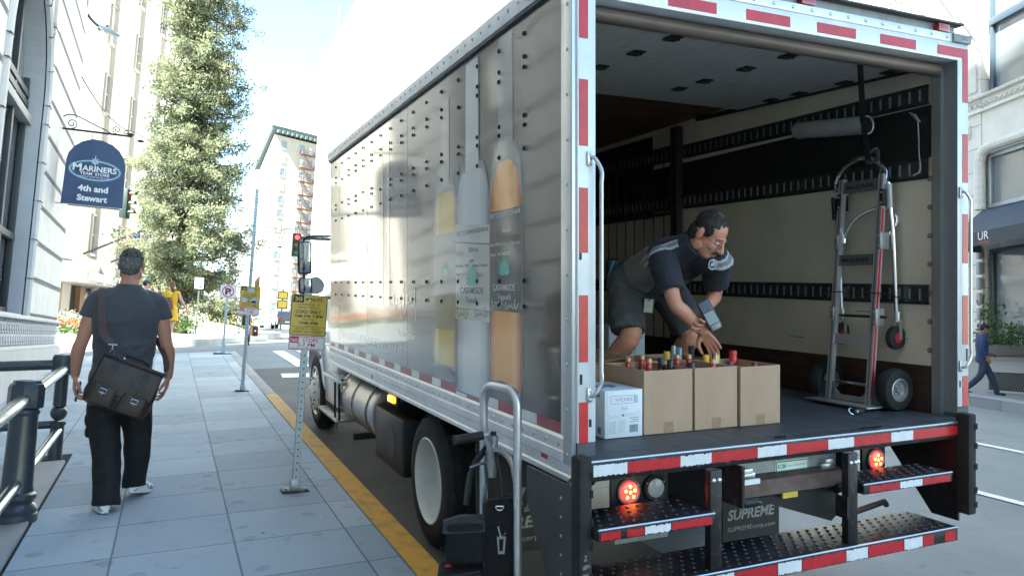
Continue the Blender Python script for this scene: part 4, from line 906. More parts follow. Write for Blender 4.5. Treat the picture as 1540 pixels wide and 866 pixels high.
b = B(); g0 = V((1.145, 3.21, 1.026)); g1 = V((1.285, 3.215, 1.036)); b.tube([g0, g0 + (g1-g0)*.06, g0 + (g1-g0)*.1, g1], [.020, .022, .0195, .0205], BLACK, 14)
for k in range(9): b.lathe([(-.003, .0195), (0, .0212), (.003, .0195)], g0 + (g1-g0)*(.2+.08*k), g1-g0, BLACK, 14, cap=False)
b.build('grip', t)
b = B(); b.tube([g1 - V((.005, 0, 0)), g1 + V((.02, 0, .003)), (1.318, 3.22, 1.025), (1.335, 3.23, .985), (1.335, 3.245, .94)], [.019, .022, .022, .02, .018], CAST, 10, flat=.7); b.tube([g1 + V((.01, 0, -.005)), (1.318, 3.215, .98), (1.33, 3.225, .93), (1.335, 3.245, .86)], [.012, .014, .016, .02], CAST, 8)
b.cyl((1.335, 3.235, .84), (1.345, 3.23, 1.03), .024, CAST, n=12); b.cyl((1.345, 3.23, 1.03), (1.345, 3.23, 1.045), .014, BLACK, n=10)
b.tube(bezier([(1.34, 3.235, .96), (1.365, 3.16, .965), (1.375, 3.08, .93), (1.375, 3.04, .86)], 5), .017, CAST, 10)
b.tube([(1.325, 3.30, .95), (1.338, 3.24, .95)], .018, CAST, 8)
b.build('handle_bracket', t)
b = B(); b.tube([(1.21, 3.18, .905), (1.27, 3.18, .92), (1.285, 3.18, .91), (1.30, 3.18, .80)], .007, mat('dark_rod', (.12, .12, .125), .35, .9), 8); b.build('crank_rod', t)
b = B(); b.box(1.30, 3.02, .156, 1.40, 3.32, .175, ALU, .004); b.box(1.22, 3.02, .16, 1.30, 3.30, .166, ALU, .002); b.build('nose_plate', t)
# bag
FAB = mat('black_nylon', (.010, .010, .011), .75, var=.3, vs=60, bump=.3, bs=160, spec=.25); FAB2 = mat('black_nylon_light', (.018, .019, .021), .6, var=.25, vs=50, bump=.2, bs=200)
t = thing('accessory_bag', 'black nylon bag with stacked pouches hanging on the hand truck grip', 'bag', (1.25, 3.14, .2), 'S')
b = B(); pan = [(-.075, -.32), (.075, -.32), (.075, .25), (.05, .30), (-.05, .29), (-.075, .27)]
ex, ey = V((.93, -.36, 0)), EZ
C0 = V((1.325, 3.10, .49)); nrm = V((-.36, -.93, 0))
def bpt(u, v, d=0.): return C0 + ex*u + ey*v + nrm*d
b.prism([bpt(u, v) for u, v in pan], nrm*.03, FAB); b.tube([bpt(u, v, .03) for u, v in pan] , .005, FAB2, 6, True)
b.prism([bpt(u*.9+.02, v*.9, -.002) for u, v in pan], -nrm*.05, FAB2)
b.build('back_panel', t)
def pouch(v0, v1, u0, dep, lid):
    b = B(); cu = (u0-.072)/2 - .0; b.obox(bpt((u0-.072)/2, (v0+v1)/2, .02), ex, nrm, ey, (-.072-u0)/2, dep, (v1-v0)/2, FAB, .022, 3)
    if lid:
        b.prism([bpt(u0-.012, v1-.03, dep+.028), bpt(u0-.012, v1+.008, dep-.02), bpt(u0+.06, v1+.022, dep-.05), bpt(-.07, v1+.022, dep-.05), bpt(-.07, v1-.025, dep+.028)], -nrm*.03, FAB2)
    else:
        b.tube([bpt(u0+.02, v1-.02, dep+.016), bpt(-.09, v1-.0, dep+.012)], .004, FAB2, 6)
        c = [bpt(u0+.003 + a, v0+.06 + c_, dep+.022) for a, c_ in ((.0, 0), (.095, 0), (.095, .085), (0, .085))]; b.prism(c, nrm*.004, mat('grey_plastic_frame', (.06, .065, .07), .35)); b.prism([bpt(u0+.003+a, v0+.06+c_, dep+.0265) for a, c_ in ((.02, .02), (.08, .02), (.08, .06), (.02, .06))], nrm*.001, mat('clear_window', (.14, .15, .15), .12, coat=.6))
        b.box(*(bpt(u0+.045, v1+.002, .03) - V((.012, .01, 0))), *(bpt(u0+.045, v1+.002, .03) + V((.012, .01, .006))), RED)
    b.build('pouch', t)
pouch(.02, .19, -.24, .055, True); pouch(-.31, .0, -.275, .08, False)
b = B(); b.tube(bezier([bpt(-.005, .27, .02), bpt(-.0, .36, .03), (1.345, 3.215, .97), (1.345, 3.235, 1.02), (1.325, 3.26, .97), (1.26, 3.28, .87), (1.22, 3.25, .72)], 6), .017, WEB, 8, flat=.25); b.tube([p + nrm*.036 for p in arc(bpt(-.005, .262), .018, 180, 360, 10, ex, ey)], .0035, CHROME, 6); b.tube([bpt(-.023, .262, .036), bpt(.013, .262, .036)], .0035, CHROME, 6); b.build('strap', t)
b = B()
for u, v in ((.0, .10), (.0, -.26)):
    b.prism([bpt(u-.018, v+.03, .031), bpt(u+.022, v+.03, .031), bpt(u+.016, v-.045, .031), bpt(u-.012, v-.045, .031)], nrm*.008, GREYS); b.prism([bpt(u-.008, v+.02, .040), bpt(u+.012, v+.02, .040), bpt(u+.008, v-.03, .040), bpt(u-.006, v-.03, .040)], nrm*.003, FAB)
    b.tube([bpt(u-.012, v+.075, .038), bpt(u, v+.03, .046), bpt(u+.02, v+.05, .044)], .005, STEEL, 6)
b.build('buckle', t)
# ------------------------------------------------------------------ buildings (level frame G)
STONE = mat('pale_terracotta', (.60, .575, .555), .6, var=.07, vs=3, detail=8, bump=.06, bs=80)
STONE2 = mat('smooth_limestone', (.50, .505, .52), .55, var=.05, vs=3)
JOINT = mat('stone_joint', (.16, .15, .145), .8)
CREAM = mat('cream_terracotta', (.66, .62, .56), .55, var=.05, vs=2)
WFRAME = mat('dark_bronze_frame', (.055, .06, .065), .45, .3)
WGL = mat('pane_glass', (.16, .18, .20), .06, 0, spec=1., coat=1., crough=.03)
BLIND = mat('pale_blind', (.55, .53, .49), .7)
HOTELM = mat('hotel_stucco', (.50, .455, .40), .7, var=.05, vs=1.5)
GRANITE = mat('grey_granite', (.30, .285, .275), .5, col2=(.36, .34, .325), vs=60, bump=.03)

def windows_on(b, gl, O, u, n, xs, zs, w, h, dep=.12, fr=WFRAME, mull=True):
    """add reveals, frame bars and panes of windows standing in front of a wall hole-free face"""
    up = V((0, 0, 1))
    for x in xs:
        for z in zs:
            c = O + u*x + up*z
            gl.obox(c + n*.012, u, n, up, w/2, .012, h/2, WGL if rnd.random() < .7 else BLIND)
            for s in (-1, 1): b.obox(c + u*s*(w/2+.04) + n*.05, u, n, up, .04, .05, h/2+.08, fr)
            b.obox(c + up*(h/2+.04) + n*.05, u, n, up, w/2+.08, .05, .04, fr); b.obox(c - up*(h/2+.06) + n*.08, u, n, up, w/2+.14, .08, .06, CREAM if fr is not WFRAME else fr)
            b.obox(c + n*.035, u, n, up, w/2, .025, .03, fr)
            if mull: b.obox(c + n*.03, u, n, up, .03, .02, h/2, fr)
# --- left stone building with arched windows
LB = thing('stone_building', 'pale stone block building with arched window at the left edge', 'building', (-6, 0, 0))
XL = -2.205; ZB = .2; ZT = 40.
b = B()
def wq(y0, y1, z0, z1, x=XL): b.quad((x, y1, z0), (x, y0, z0), (x, y0, z1), (x, y1, z1), STONE)
ARC = [12.0, 4.6, -2.8, -10.2]; RO = 1.5; SP = 5.2; SILL = 1.95; Z1 = 9.0
edge = 17.27
for i, yc in enumerate(ARC):
    hi = edge if i == 0 else (ARC[i-1] + yc) / 2; lo = (ARC[i+1] + yc) / 2 if i + 1 < len(ARC) else -20
    wq(yc+RO, hi, ZB, Z1); wq(lo, yc-RO, ZB, Z1); wq(yc-RO, yc+RO, ZB, SILL)
    pts = arc((XL, yc, SP), RO, 0, 180, 20, (0, 1, 0), (0, 0, 1))
    for p, q_ in zip(pts[:-1], pts[1:]): b.quad(p, q_, (XL, q_.y, Z1), (XL, p.y, Z1), STONE)
    # reveal
    ring = [V((XL, yc+RO, SILL))] + pts + [V((XL, yc-RO, SILL))]
    for p, q_ in zip(ring[:-1], ring[1:]): b.quad(p, p + V((-.30, 0, 0)), q_ + V((-.30, 0, 0)), q_, STONE2)
    b.quad((XL, yc-RO, SILL), (XL, yc+RO, SILL), (XL-.3, yc+RO, SILL), (XL-.3, yc-RO, SILL), STONE2)
wq(-20, edge, Z1, ZT)
b.box(-14, -20, ZB, XL-.31, edge, ZT, STONE) if False else None
b.quad((XL, edge, ZB), (XL, edge, ZT), (-14, edge, ZT), (-14, edge, ZB), STONE); b.quad((XL, -20, ZB), (-14, -20, ZB), (-14, -20, ZT), (XL, -20, ZT), STONE)
b.quad((-14, -20, ZB), (-14, edge, ZB), (-14, edge, ZT), (-14, -20, ZT), STONE); b.quad((XL, -20, ZT), (-14, -20, ZT), (-14, edge, ZT), (XL, edge, ZT), STONE)
for z0 in (9.3, 22.5): b.box(XL-.02, -20, z0, XL+.35, edge+.3, z0+.45, STONE, .03)
b.build('wall', LB)
b = B()
# rusticated blocks of the pier
def courses(y0, y1, zs, seed, joints=3):
    q = random.Random(seed)
    for z0, z1 in zs:
        cuts = [y0] + sorted(y0 + (y1-y0)*(k+1)/(joints+1) + q.uniform(-.04, .04) for k in range(joints)) + [y1]
        for a, c in zip(cuts[:-1], cuts[1:]):
            p = .045
            b.add([(XL+.002, a+.004, z0+.05), (XL+p, a+.004, z0+.075), (XL+p, a+.004, z1-.012), (XL+.002, a+.004, z1), (XL+.002, c-.004, z0+.05), (XL+p, c-.004, z0+.075), (XL+p, c-.004, z1-.012), (XL+.002, c-.004, z1)],
                  [(0, 1, 5, 4), (1, 2, 6, 5), (2, 3, 7, 6), (0, 3, 2, 1), (4, 5, 6, 7)], STONE)
        b.box(XL+.001, y0-.06, z0-.012, XL+.028, y1, z0+.05, JOINT)
        b.box(XL+.001, y0-.06, z0+.0, XL+.06, y0+.22, z0+.045, STONE2)
zz = [1.915 + .577*k for k in range(12)]
ZC = list(zip(zz[:-1], zz[1:]))
for a_ in ((13.70, 17.25, ZC, 3, 4), (9.0, 10.32, ZC, 6, 1), (6.3, 7.6, ZC, 7, 1), (1.4, 2.95, ZC, 8, 1), (-1.1, .7, ZC, 9, 2)): b = B(); courses(*a_); b.build('stone_pier', LB)
for yc in ARC:
    b = B()
    prof = [(0, .20), (.05, .19), (.09, .14), (.10, .07), (.07, .02), (.02, 0)]     # (out from wall, away from opening)
    path = [(yc+RO, SILL-.05, 0)] + [(yc + RO*math.cos(math.radians(a)), SP + RO*math.sin(math.radians(a)), a) for a in range(0, 181, 9)] + [(yc-RO, SILL-.05, 180)]
    vs = []; 
    for (y, z, a) in path:
        dy, dz = math.cos(math.radians(a)), math.sin(math.radians(a))
        vs += [(XL + o, y + dy*w_, z + dz*w_) for o, w_ in prof]
    n = len(prof); fs = [(i*n+k, i*n+k+1, (i+1)*n+k+1, (i+1)*n+k) for i in range(len(path)-1) for k in range(n-1)]
    b.add(vs, fs, STONE2, True)
    for a in range(0, 181, 20):
        dy, dz = math.cos(math.radians(a)), math.sin(math.radians(a)); b.obox((XL+.05, yc+dy*(RO+.10), SP+dz*(RO+.10)), (1, 0, 0), (0, dy, dz), (0, -dz, dy), .053, .10, .004, JOINT)
    for z in (2.5, 3.1, 3.7, 4.3, 4.9):
        for s in (-1, 1): b.box(XL+.0, yc+s*RO, z, XL+.103, yc+s*(RO+.2), z+.008, JOINT)
    b.build('arch_moulding', LB)
b = B()   # ornamental band and plinth
b.box(XL, -20, 1.87, XL+.10, edge+.02, 1.93, STONE2, .01); b.box(XL, -20, 1.42, XL+.10, edge+.02, 1.475, STONE2, .01); b.box(XL, -20, ZB, XL+.13, edge+.06, 1.42, mat('plinth_stone', (.46, .47, .47), .65, var=.06, vs=2, bump=.05))
y = -1.0
while y < edge:
    for z, r in ((1.76, .075), (1.59, .075)):
        b.lathe([(0, r), (.03, r*.8), (.035, r*.45), (.012, r*.3), (.03, 0)], (XL+.012, y, z), (1, 0, 0), STONE2, 10, cap=False)
    for z in (1.845, 1.675, 1.505): b.sph((XL+.02, y+.09, z), .028, STONE2, 1, 1, 1, 6, 5)
    y += .185
b.build('ornament_band', LB)
for yc in ARC:
    b = B(); xg = XL - .24
    b.prism([(xg-.05, y_, z_) for y_, z_ in [(yc+RO-.01, SILL)] + [(yc+(RO-.01)*math.cos(math.radians(a)), SP+(RO-.01)*math.sin(math.radians(a))) for a in range(0, 181, 9)] + [(yc-RO+.01, SILL)]], (.01, 0, 0), WGL)
    w_ = b.build('window', LB)
    b = B()
    for y_ in (yc-RO+.05, yc-.5, yc+.5, yc+RO-.05): b.box(xg-.03, y_-.05, SILL, xg+.05, y_+.05, SP + math.sqrt(max(0, RO*RO-(y_-yc)**2))-.02, WFRAME, .008)
    for z_ in (SILL+.04, 3.1, SP-.05, SP+.1): b.box(xg-.03, yc-RO+.02, z_-.05, xg+.06, yc+RO-.02, z_+.05, WFRAME, .008)
    b.box(xg-.03, yc-RO, SP-.35, xg+.12, yc+RO, SP-.22, mat('window_ledge', (.30, .31, .32), .5), .01)
    b.build('frame', w_)
for z in range(6):
    for k in range(5):
        b = B(); g = B(); yc = 15.2 - 7.0*k; windows_on(b, g, V((XL, yc, 11.4 + 4*z)), V((0, 1, 0)), V((1, 0, 0)), [0, -2.6], [0], 1.5, 2.4); w_ = g.build('window', LB); b.build('frame', w_)
# --- hotel beyond the plaza
HP = V((-6, 36, 0)); HD = FD.copy(); HN = V((HD.y, -HD.x, 0))
HO = thing('hotel_building', 'tall cream hotel with flags and canopy behind the conifer', 'building', (-8, 40, 1.5))
def hp(s, d, z): return HP + HD*s + HN*d + V((0, 0, z))
b = B(); b.prism([hp(2.2, 0, .5), hp(24, 0, .5), hp(24, -18, .5), hp(2.2, -12, .5)], (0, 0, 34), HOTELM)
for s in range(0, 5): b.obox(hp(4.3 + 3.78*s*1.0 - .0, .12, 15), HD, HN, EZ, .55, .12, 18, HOTELM)
for z in (5.15, 8.9, 26, 34): b.obox(hp(13.1, .2, z), HD, HN, EZ, 10.9, .28, .14, CREAM)
b.build('wall', HO)
for k in range(9):
    for s in range(0, 6):
        b = B(); g = B(); windows_on(b, g, hp(6.1 + 3.78*s - 1.89, 0, 6.6 + 3.6*k), HD, HN, [-.5, .5], [0], .78, 1.9, fr=mat('hotel_window_frame', (.42, .37, .33), .6), mull=False); w_ = g.build('window', HO); b.build('frame', w_)
b = B(); b.obox(hp(13, .9, 4.35), HD, HN, EZ, 11, .9, .42, mat('canopy_stone', (.42, .40, .36), .7, var=.1, vs=2)); b.obox(hp(13, 1.9, 4.2), HD, HN, EZ, 11, .12, .18, MATS['canopy_stone'])
for s in range(1, 12): b.obox(hp(2*s, 1.85, 4.4), HD, HN, EZ, .16, .14, .5, MATS['canopy_stone'])
b.build('canopy', HO)
b = B(); b.obox(hp(13, .05, 2.6), HD, HN, EZ, 10.8, .06, 1.3, mat('shop_dark', (.05, .045, .04), .15, spec=.8)); 
for s in range(1, 9): b.obox(hp(2.6*s+.8, .18, 2.6), HD, HN, EZ, .28, .16, 1.35, mat('brown_pillar', (.26, .16, .09), .6))
b.obox(hp(13, 1.4, 2.05), HD, HN, EZ, 11, .05, .5, mat('terrace_rail', (.38, .37, .35), .6))
b.build('shopfront', HO)
FLAGR, FLAGB, FLAGW = mat('flag_red', (.55, .03, .05), .8), mat('flag_blue', (.03, .05, .22), .8), mat('flag_white', (.7, .7, .7), .8)
for s, nm in ((6.0, 'lower american flag nearer the blue sign, hanging from an angled pole'), (9.6, 'american flag farther along the hotel front, half hidden by the conifer')):
    p0 = hp(s, .2, 5.5); p1 = hp(s + 2.2, 2.0, 7.05)
    t = thing('flag', nm, 'flag', p0, group='flags on the hotel front')
    b = B(); b.cyl(p0, p1, .05, WFRAME, n=8); b.sph(p1, .09, WFRAME); b.build('pole', t)
    b = B(); d = (p0-p1).normalized(); n = 9
    q0 = p1 + d*.08; L = 1.15
    for k in range(n):
        for j in range(6):
            def pt(kk, jj): return q0 + d*(L*kk/n) + V((0, 0, -1.25*jj/6)) + HN*(.06*math.sin(jj*1.1+kk*.8)) - d*(L*kk/n*.45*jj/6)
            m = FLAGB if (kk_ := k) < 4 and j < 3 else (FLAGR if k % 2 == 0 else FLAGW)
            b.quad(pt(k, j), pt(k+1, j), pt(k+1, j+1), pt(k, j+1), m)
    b.build('cloth', t)
# --- white building on the right side, sunlit
WHB = mat('white_terracotta', (.74, .73, .70), .6, var=.03, vs=1)
WB_ = thing('white_building', 'very bright white office block filling the sky above the truck', 'building', (22, 70, 2))
b = B(); y0, y1 = 27, 118.; b.box(18.3, y0, .5, 34, y1, 44, WHB); b.box(17.8, y0-.3, 43.2, 34, y1+.3, 44.4, WHB)
for z in (7.2, 11.2): b.box(18.0, y0, z, 18.3, y1, z+.5, WHB)
yy = y0 + .8
while yy < y1: b.box(18.05, yy-.45, 1, 18.3, yy+.45, 43, WHB); yy += 4.3
b.build('wall', WB_)
for zi in range(10):
    b = B(); g = B(); ys = [y0 + .8 + 4.3*k + d for k in range(20) for d in (1.35, 2.95)]
    for y_ in ys:
        g.box(18.28, y_-.55, 4.0+4*zi-1.0 + .3, 18.296, y_+.55, 4.0+4*zi+1.0+.3, mat('glare_pane', (.40, .42, .44), .2, spec=.6) if zi > 2 else WGL)  # upper panes pale: the overexposed glare is put into their colour
        b.box(18.2, y_-.62, 2.9+4*zi+.3, 18.3, y_+.62, 3.0+4*zi+.3, WHB)
        if zi <= 2: b.lathe([(0, .62), (.1, .62), (.1, .5)], (18.3, y_, 5.05+4*zi), (-1, 0, 0), WHB, 16, cap=False)
    w_ = g.build('window', WB_); w_['kind'] = 'stuff'; b.build('sill', w_)
b = B(); b.cyl((18.4, 107, 44), (18.4, 107, 50), .16, WHB, r1=.05, n=8); b.build('flagpole', WB_)
# --- corner building with fire escape, far off
BRK = mat('tan_brick', (.40, .34, .26), .7, var=.05, vs=1); CORN = mat('green_cornice', (.10, .125, .118), .6)
FB = thing('corner_building', 'distant tan corner block with green cornice and fire escape', 'building', (24, 222, 6))
fu = V((math.sin(math.radians(70)), math.cos(math.radians(70)), 0)); fn = V((fu.y, -fu.x, 0)); fo = V((22.2, 217.5, 0)); lu = V((.02, 1, 0)).normalized(); ln = V((-lu.y, lu.x, 0))
b = B(); b.prism([fo + V((0, 0, 2)), fo + fu*34 + V((0, 0, 2)), fo + fu*34 + lu*40 + V((0, 0, 2)), fo + lu*55 + V((0, 0, 2))], (0, 0, 57), BRK); b.build('wall', FB)
b = B()
def cb(off, z0, z1, m): b.prism([fo - fu*0 + fn*off + ln*off + V((0, 0, z0)), fo + fu*34 + fn*off + V((0, 0, z0)), fo + fu*34 + lu*2 + V((0, 0, z0)), fo + lu*55 + V((0, 0, z0)), fo + lu*55 + ln*off + V((0, 0, z0))], (0, 0, z1-z0), m)
cb(1.2, 60.2, 61.2, CORN); cb(1.6, 61.2, 61.9, CREAM)
for k in range(24): b.obox(fo + fu*(.6+1.4*k) + fn*.8 + V((0, 0, 59.8)), fu, fn, EZ, .35, .8, .4, CORN)
b.build('cornice', FB)
b = B(); g = B()
for k in range(14):
    z = 56.6 - 3.9*k
    for s in (3.0, 8.6, 11.2, 16, 21, 26): windows_on(b, g, fo + fu*s + V((0, 0, z)), fu, fn, [0], [0], 1.3, 2.1, fr=mat('far_window_frame', (.32, .27, .24), .7), mull=False)
w_ = g.build('window', FB); w_['kind'] = 'stuff'; b.build('frame', w_)
b = B(); FEM = mat('fire_escape_iron', (.16, .085, .075), .6)
for k in range(14):
    z = 55 - 3.9*k; c = fo + fu*10.2 + fn*.9
    b.obox(c + V((0, 0, z)), fu, fn, EZ, 2.2, .75, .08, FEM); b.obox(c + fn*.7 + V((0, 0, z+1.0)), fu, fn, EZ, 2.2, .05, .07, FEM); b.obox(c + fn*.7 + V((0, 0, z+.5)), fu, fn, EZ, 2.2, .05, .05, FEM)
    for s in (-2.2, 2.2): b.obox(c + fu*s + V((0, 0, z+.5)), fu, fn, EZ, .06, .75, .5, FEM)
    b.cyl(c - fu*1.7 + fn*.2 + V((0, 0, z)), c + fu*1.6 + fn*.2 + V((0, 0, z-3.9)), .14, FEM, n=6); b.cyl(c + fu*2.3 + fn*.8 + V((0, 0, z)), c + fu*2.3 + fn*.8 + V((0, 0, z-3.9)), .10, FEM, n=6)
b.build('fire_escape', FB)
# --- far pale towers at the end of the street
for nm, lab, x0, x1, y0, y1, z1, m, fl in (('office_tower', 'pale grey tower with window bands behind the conifer\'s edge', 5.5, 11.6, 137, 165, 21.5, mat('tower_grey', (.48, .48, .47), .6, var=.04, vs=1), 3.2),
                                        ('office_building', 'low beige block at the far end of the street', 12.5, 21.0, 230, 260, 22, mat('tower_beige', (.55, .50, .43), .6, var=.04, vs=1), 3.6)):
    t = thing(nm, lab, 'building', ((x0+x1)/2, y0, 3)); b = B(); b.box(x0, y0, 0, x1, y1, z1, m); b.box(x0-.2, y0-.2, z1, x1+.2, y1, z1+.6, m); b.build('wall', t)
    b = B(); z = 6.5
    while z < z1-1.5:
        x = x0 + .8
        while x < x1 - 1.2: b.box(x, y0-.05, z, x+1.1, y0+.02, z+1.7, WGL); x += 1.9
        y = y0 + 1
        while y < y1-2: b.box(x1-.02, y, z, x1+.05, y+1.4, z+1.7, WGL); y += 2.8
        z += fl
    w_ = b.build('window', t); w_['kind'] = 'stuff'
# --- right shop building (facade turned 15.5 degrees)
RB = thing('shop_building', 'ornate cream terracotta building with shopfront and blue awning', 'building', (21, 8, 1))
def rb(b, s0, s1, d0, d1, z0, z1, m, bev=0.):
    c = (fp(s0, d0, z0) + fp(s1, d1, z1)) / 2; b.obox(c, FD, FN, EZ, abs(s1-s0)/2, abs(d1-d0)/2, abs(z1-z0)/2, m, bev)
b = B(); rb(b, -14, 5.5, -12, -.55, 0, 30, CREAM)
for s0, s1 in ((.03, 1.0), (-7.2, -6.2), (-13.6, -12.8)):
    rb(b, s0, s1, -.6, 0, 2.1, 30, CREAM); rb(b, s0+.1, s1-.1, 0, .06, 9.2, 30, CREAM, .02)
    z = 2.7
    while z < 20: rb(b, s0-.001, s1+.001, -.3, .004, z, z+.012, JOINT); z += .62
rb(b, 1.0, 5.5, -.6, -.02, 2.1, 30, CREAM)
for z in (7.46, 13.2): rb(b, -14, .03, -.6, -.03, z, z+1.55, CREAM)
rb(b, -14, 5.5, -.5, .10, 8.98, 9.06, CREAM, .01); rb(b, -14, 5.5, -.5, .08, 8.60, 8.66, CREAM, .01); rb(b, -14, 5.5, -.5, .25, 14.6, 14.9, CREAM, .03)
b.build('wall', RB)
b = B(); rb(b, -14, 5.5, -.6, .09, 0, 2.10, GRANITE); rb(b, -14, 5.5, -.6, .14, 2.08, 2.18, GRANITE, .01)
for s in (-3.0, -.3-2.6, -7.6): pass
b.build('granite_base', RB)
b = B(); rb(b, -3.2, -.30, .085, .10, 1.33, 1.78, mat('vent_dark', (.03, .03, .03), .7)); 
for k in range(34): b.obox(fp(-.35-.085*k, .105, 1.555), FD, FN, V((FD.x*.5, FD.y*.5, .87)), .006, .004, .23, mat('vent_wire', (.16, .15, .14), .5, .5)); b.obox(fp(-.35-.085*k, .105, 1.555), FD, FN, V((-FD.x*.5, -FD.y*.5, .87)), .006, .004, .23, MATS['vent_wire'])
rb(b, -3.25, -.25, .085, .13, 1.78, 1.83, GRANITE); rb(b, -3.25, -.25, .085, .13, 1.28, 1.33, GRANITE); rb(b, -.30, -.25, .085, .13, 1.28, 1.83, GRANITE)
b.build('basement_vent', RB)
b = B(); rng = random.Random(12)      # carved frieze + scroll ornament
for k in range(44):
    s = .95 - .17*k
    b.tube(arc(fp(s, .02, 8.82), .055, 0, 300, 9, FD, EZ), .018, CREAM, 5); b.sph(fp(s-.085, .02, 8.80), .035, CREAM, 1, 1, 1, 6, 5)
    b.sph(fp(s*1.0, .1, 9.03), .03, CREAM, 1, 1, 1, 6, 4); b.sph(fp(s-.085, .1, 9.03), .03, CREAM, 1, 1, 1, 6, 4)
for s in (.5,):
    for dz in (.0, .12, .24): b.tube(arc(fp(s, .02, 8.12+dz), .12-.03*dz, 180, 360, 8, FD, EZ), .03, CREAM, 6)
for k in range(9):
    a = 12*k; b.tube(arc(fp(2.0+.3*k, .02, 13.3), .13, 0, 320, 10, FD, EZ), .03, CREAM, 5)
b.build('carved_frieze', RB)
def shop_window(s0, s1, z0, z1, d, dark, splits, rad=0.):
    b = B(); rb(b, s0, s1, d-.02, d, z0, z1, WGL); w_ = b.build('window', RB)
    b = B(); f = .11
    rb(b, s0, s1, d, d+.10, z0, z0+f, dark, .01); rb(b, s0, s1, d, d+.10, z1-f, z1, dark, .01); rb(b, s0, s0-f if s0 > s1 else s0+f, d, d+.10, z0, z1, dark, .01); rb(b, s1, s1+f, d, d+.10, z0, z1, dark, .01)
    for sp in splits: rb(b, sp-.05, sp+.05, d, d+.10, z0, z1, dark, .01)
    b.build('frame', w_); return w_
BLUF = mat('blue_steel_frame', (.075, .11, .15), .4, .3)
shop_window(-.06, -6.1, 2.2, 4.95, -.25, WFRAME, [-3.0]); shop_window(-.06, -6.1, 6.02, 7.46, -.2, mat('silver_frame', (.35, .36, .37), .4, .5), [-3.0])
w_ = shop_window(-.06, -6.1, 9.1, 13.2, -.3, BLUF, [-3.0]); b = B(); rb(b, -.06, -6.1, -.3, -.17, 10.95, 11.15, BLUF, .01); b.build('transom', w_)
w_ = shop_window(-7.3, -12.7, 2.2, 7.46, -.25, WFRAME, [-10.0])
w_ = shop_window(-7.3, -12.7, 9.1, 13.2, -.3, BLUF, [-10.0])
b = B(); # rope-moulded surround of the clerestory window
pth = [(.05, 6.0), (.05, 7.25), (-.02, 7.48), (-.2, 7.6), (-.5, 7.62), (-6.0, 7.62)]
for (a, c) in zip(pth[:-1], pth[1:]):
    A_, C_ = fp(a[0], .03, a[1]), fp(c[0], .03, c[1]); b.cyl(A_, C_, .13, CREAM, n=10)
    L = (C_-A_).length; n = int(L/.16)
    for k in range(n): b.lathe([(0, .131), (.05, .142), (.1, .131)], A_ + (C_-A_)*((k+.2)/max(n, 1)), C_-A_, CREAM, 10, cap=False)
for z in [6.1 + .3*k for k in range(4)]: rb(b, .0, .12, -.1, .10, z, z+.22, CREAM, .02)
for k in range(9): rb(b, .03, .14, -.1, .09, 2.3+.4*k, 2.62+.4*k, mat('quoin_grey', (.36, .34, .33), .6), .02)
b.build('window_surround', RB)
AWN = mat('awning_blue', (.040, .058, .088), .7, var=.12, vs=3); AWD = mat('awning_valance', (.055, .058, .066), .7)
b = B(); b.quad(fp(-.02, .05, 5.95), fp(-6.1, .05, 5.95), fp(-6.1, .95, 5.20), fp(-.02, .95, 5.20), AWN); b.quad(fp(-.02, .95, 5.20), fp(-6.1, .95, 5.20), fp(-6.1, .95, 4.85), fp(-.02, .95, 4.85), AWD)
b.poly([fp(-.02, .05, 5.95), fp(-.02, .95, 5.20), fp(-.02, .95, 4.85), fp(-.02, .05, 4.85)], AWN); b.poly([fp(-6.1, .05, 5.95), fp(-6.1, .95, 5.20), fp(-6.1, .95, 4.85), fp(-6.1, .05, 4.85)], AWN)
aw = b.build('awning', RB)
b = B(); b.text('UR', fp(-.98, .956, 4.98), -FD, EZ, .34, .20, WHITE); b.text('selec', fp(-1.0, .956, 4.89), -FD, EZ, .36, .06, mat('awning_red', (.6, .08, .05), .5)); b.build('lettering', aw)
b = B(); rb(b, -.2, -6.0, -.15, -.143, 2.20, 2.66, BLACK); b.text('WAKING', fp(-.42, -.14, 2.48), -FD, EZ, .95, .12, WHITE, .02); b.text('HO', fp(-1.58, -.14, 2.48), -FD, EZ, .34, .12, WHITE, .02); b.text('!', fp(-1.46, -.14, 2.47), -FD, EZ, .04, .15, mat('orange_print', (.8, .2, .03), .5), .04)
b.build('window_banner', RB)
# ------------------------------------------------------------------ sign, lamp, signals, wires
SGN = mat('sign_blue', (.022, .055, .14), .35, coat=.4, var=.06, vs=4); SGT = mat('sign_teal', (.10, .42, .52), .4); SGG = mat('sign_glow', (.05, .20, .30), .4); IRON = mat('wrought_iron', (.018, .022, .022), .5, .3); SGW = mat('sign_white', (.72, .75, .76), .45); SGS = mat('sign_silver', (.45, .55, .60), .4); SGR = mat('sign_magenta', (.55, .05, .22), .4)
YS = 15.4
t = thing('hanging_sign', 'dark blue arched team store sign hanging from scrolled iron bracket', 'sign', (-1.6, YS, 4.6))
x0, x1 = -2.045, -1.122
pts = [(x0-.03, 3.98), (x1+.03, 3.99), (x1+.012, 4.78), (x1-.02, 4.90), (x1-.10, 5.03), (x1-.22, 5.13), (-1.50, 5.185), (-1.67, 5.195), (x0+.22, 5.13), (x0+.10, 5.03), (x0+.02, 4.90), (x0-.005, 4.78)]
b = B(); b.prism([(x, YS-.025, z) for x, z in pts], (0, .05, 0), SGN); board = b.build('board', t)
b = B(); f = YS - .026; xc, zc = -1.586, 4.625
def ell(rx, rz, n=36): return [(xc + rx*math.cos(2*PI*k/n), zc + rz*math.sin(2*PI*k/n)) for k in range(n)]
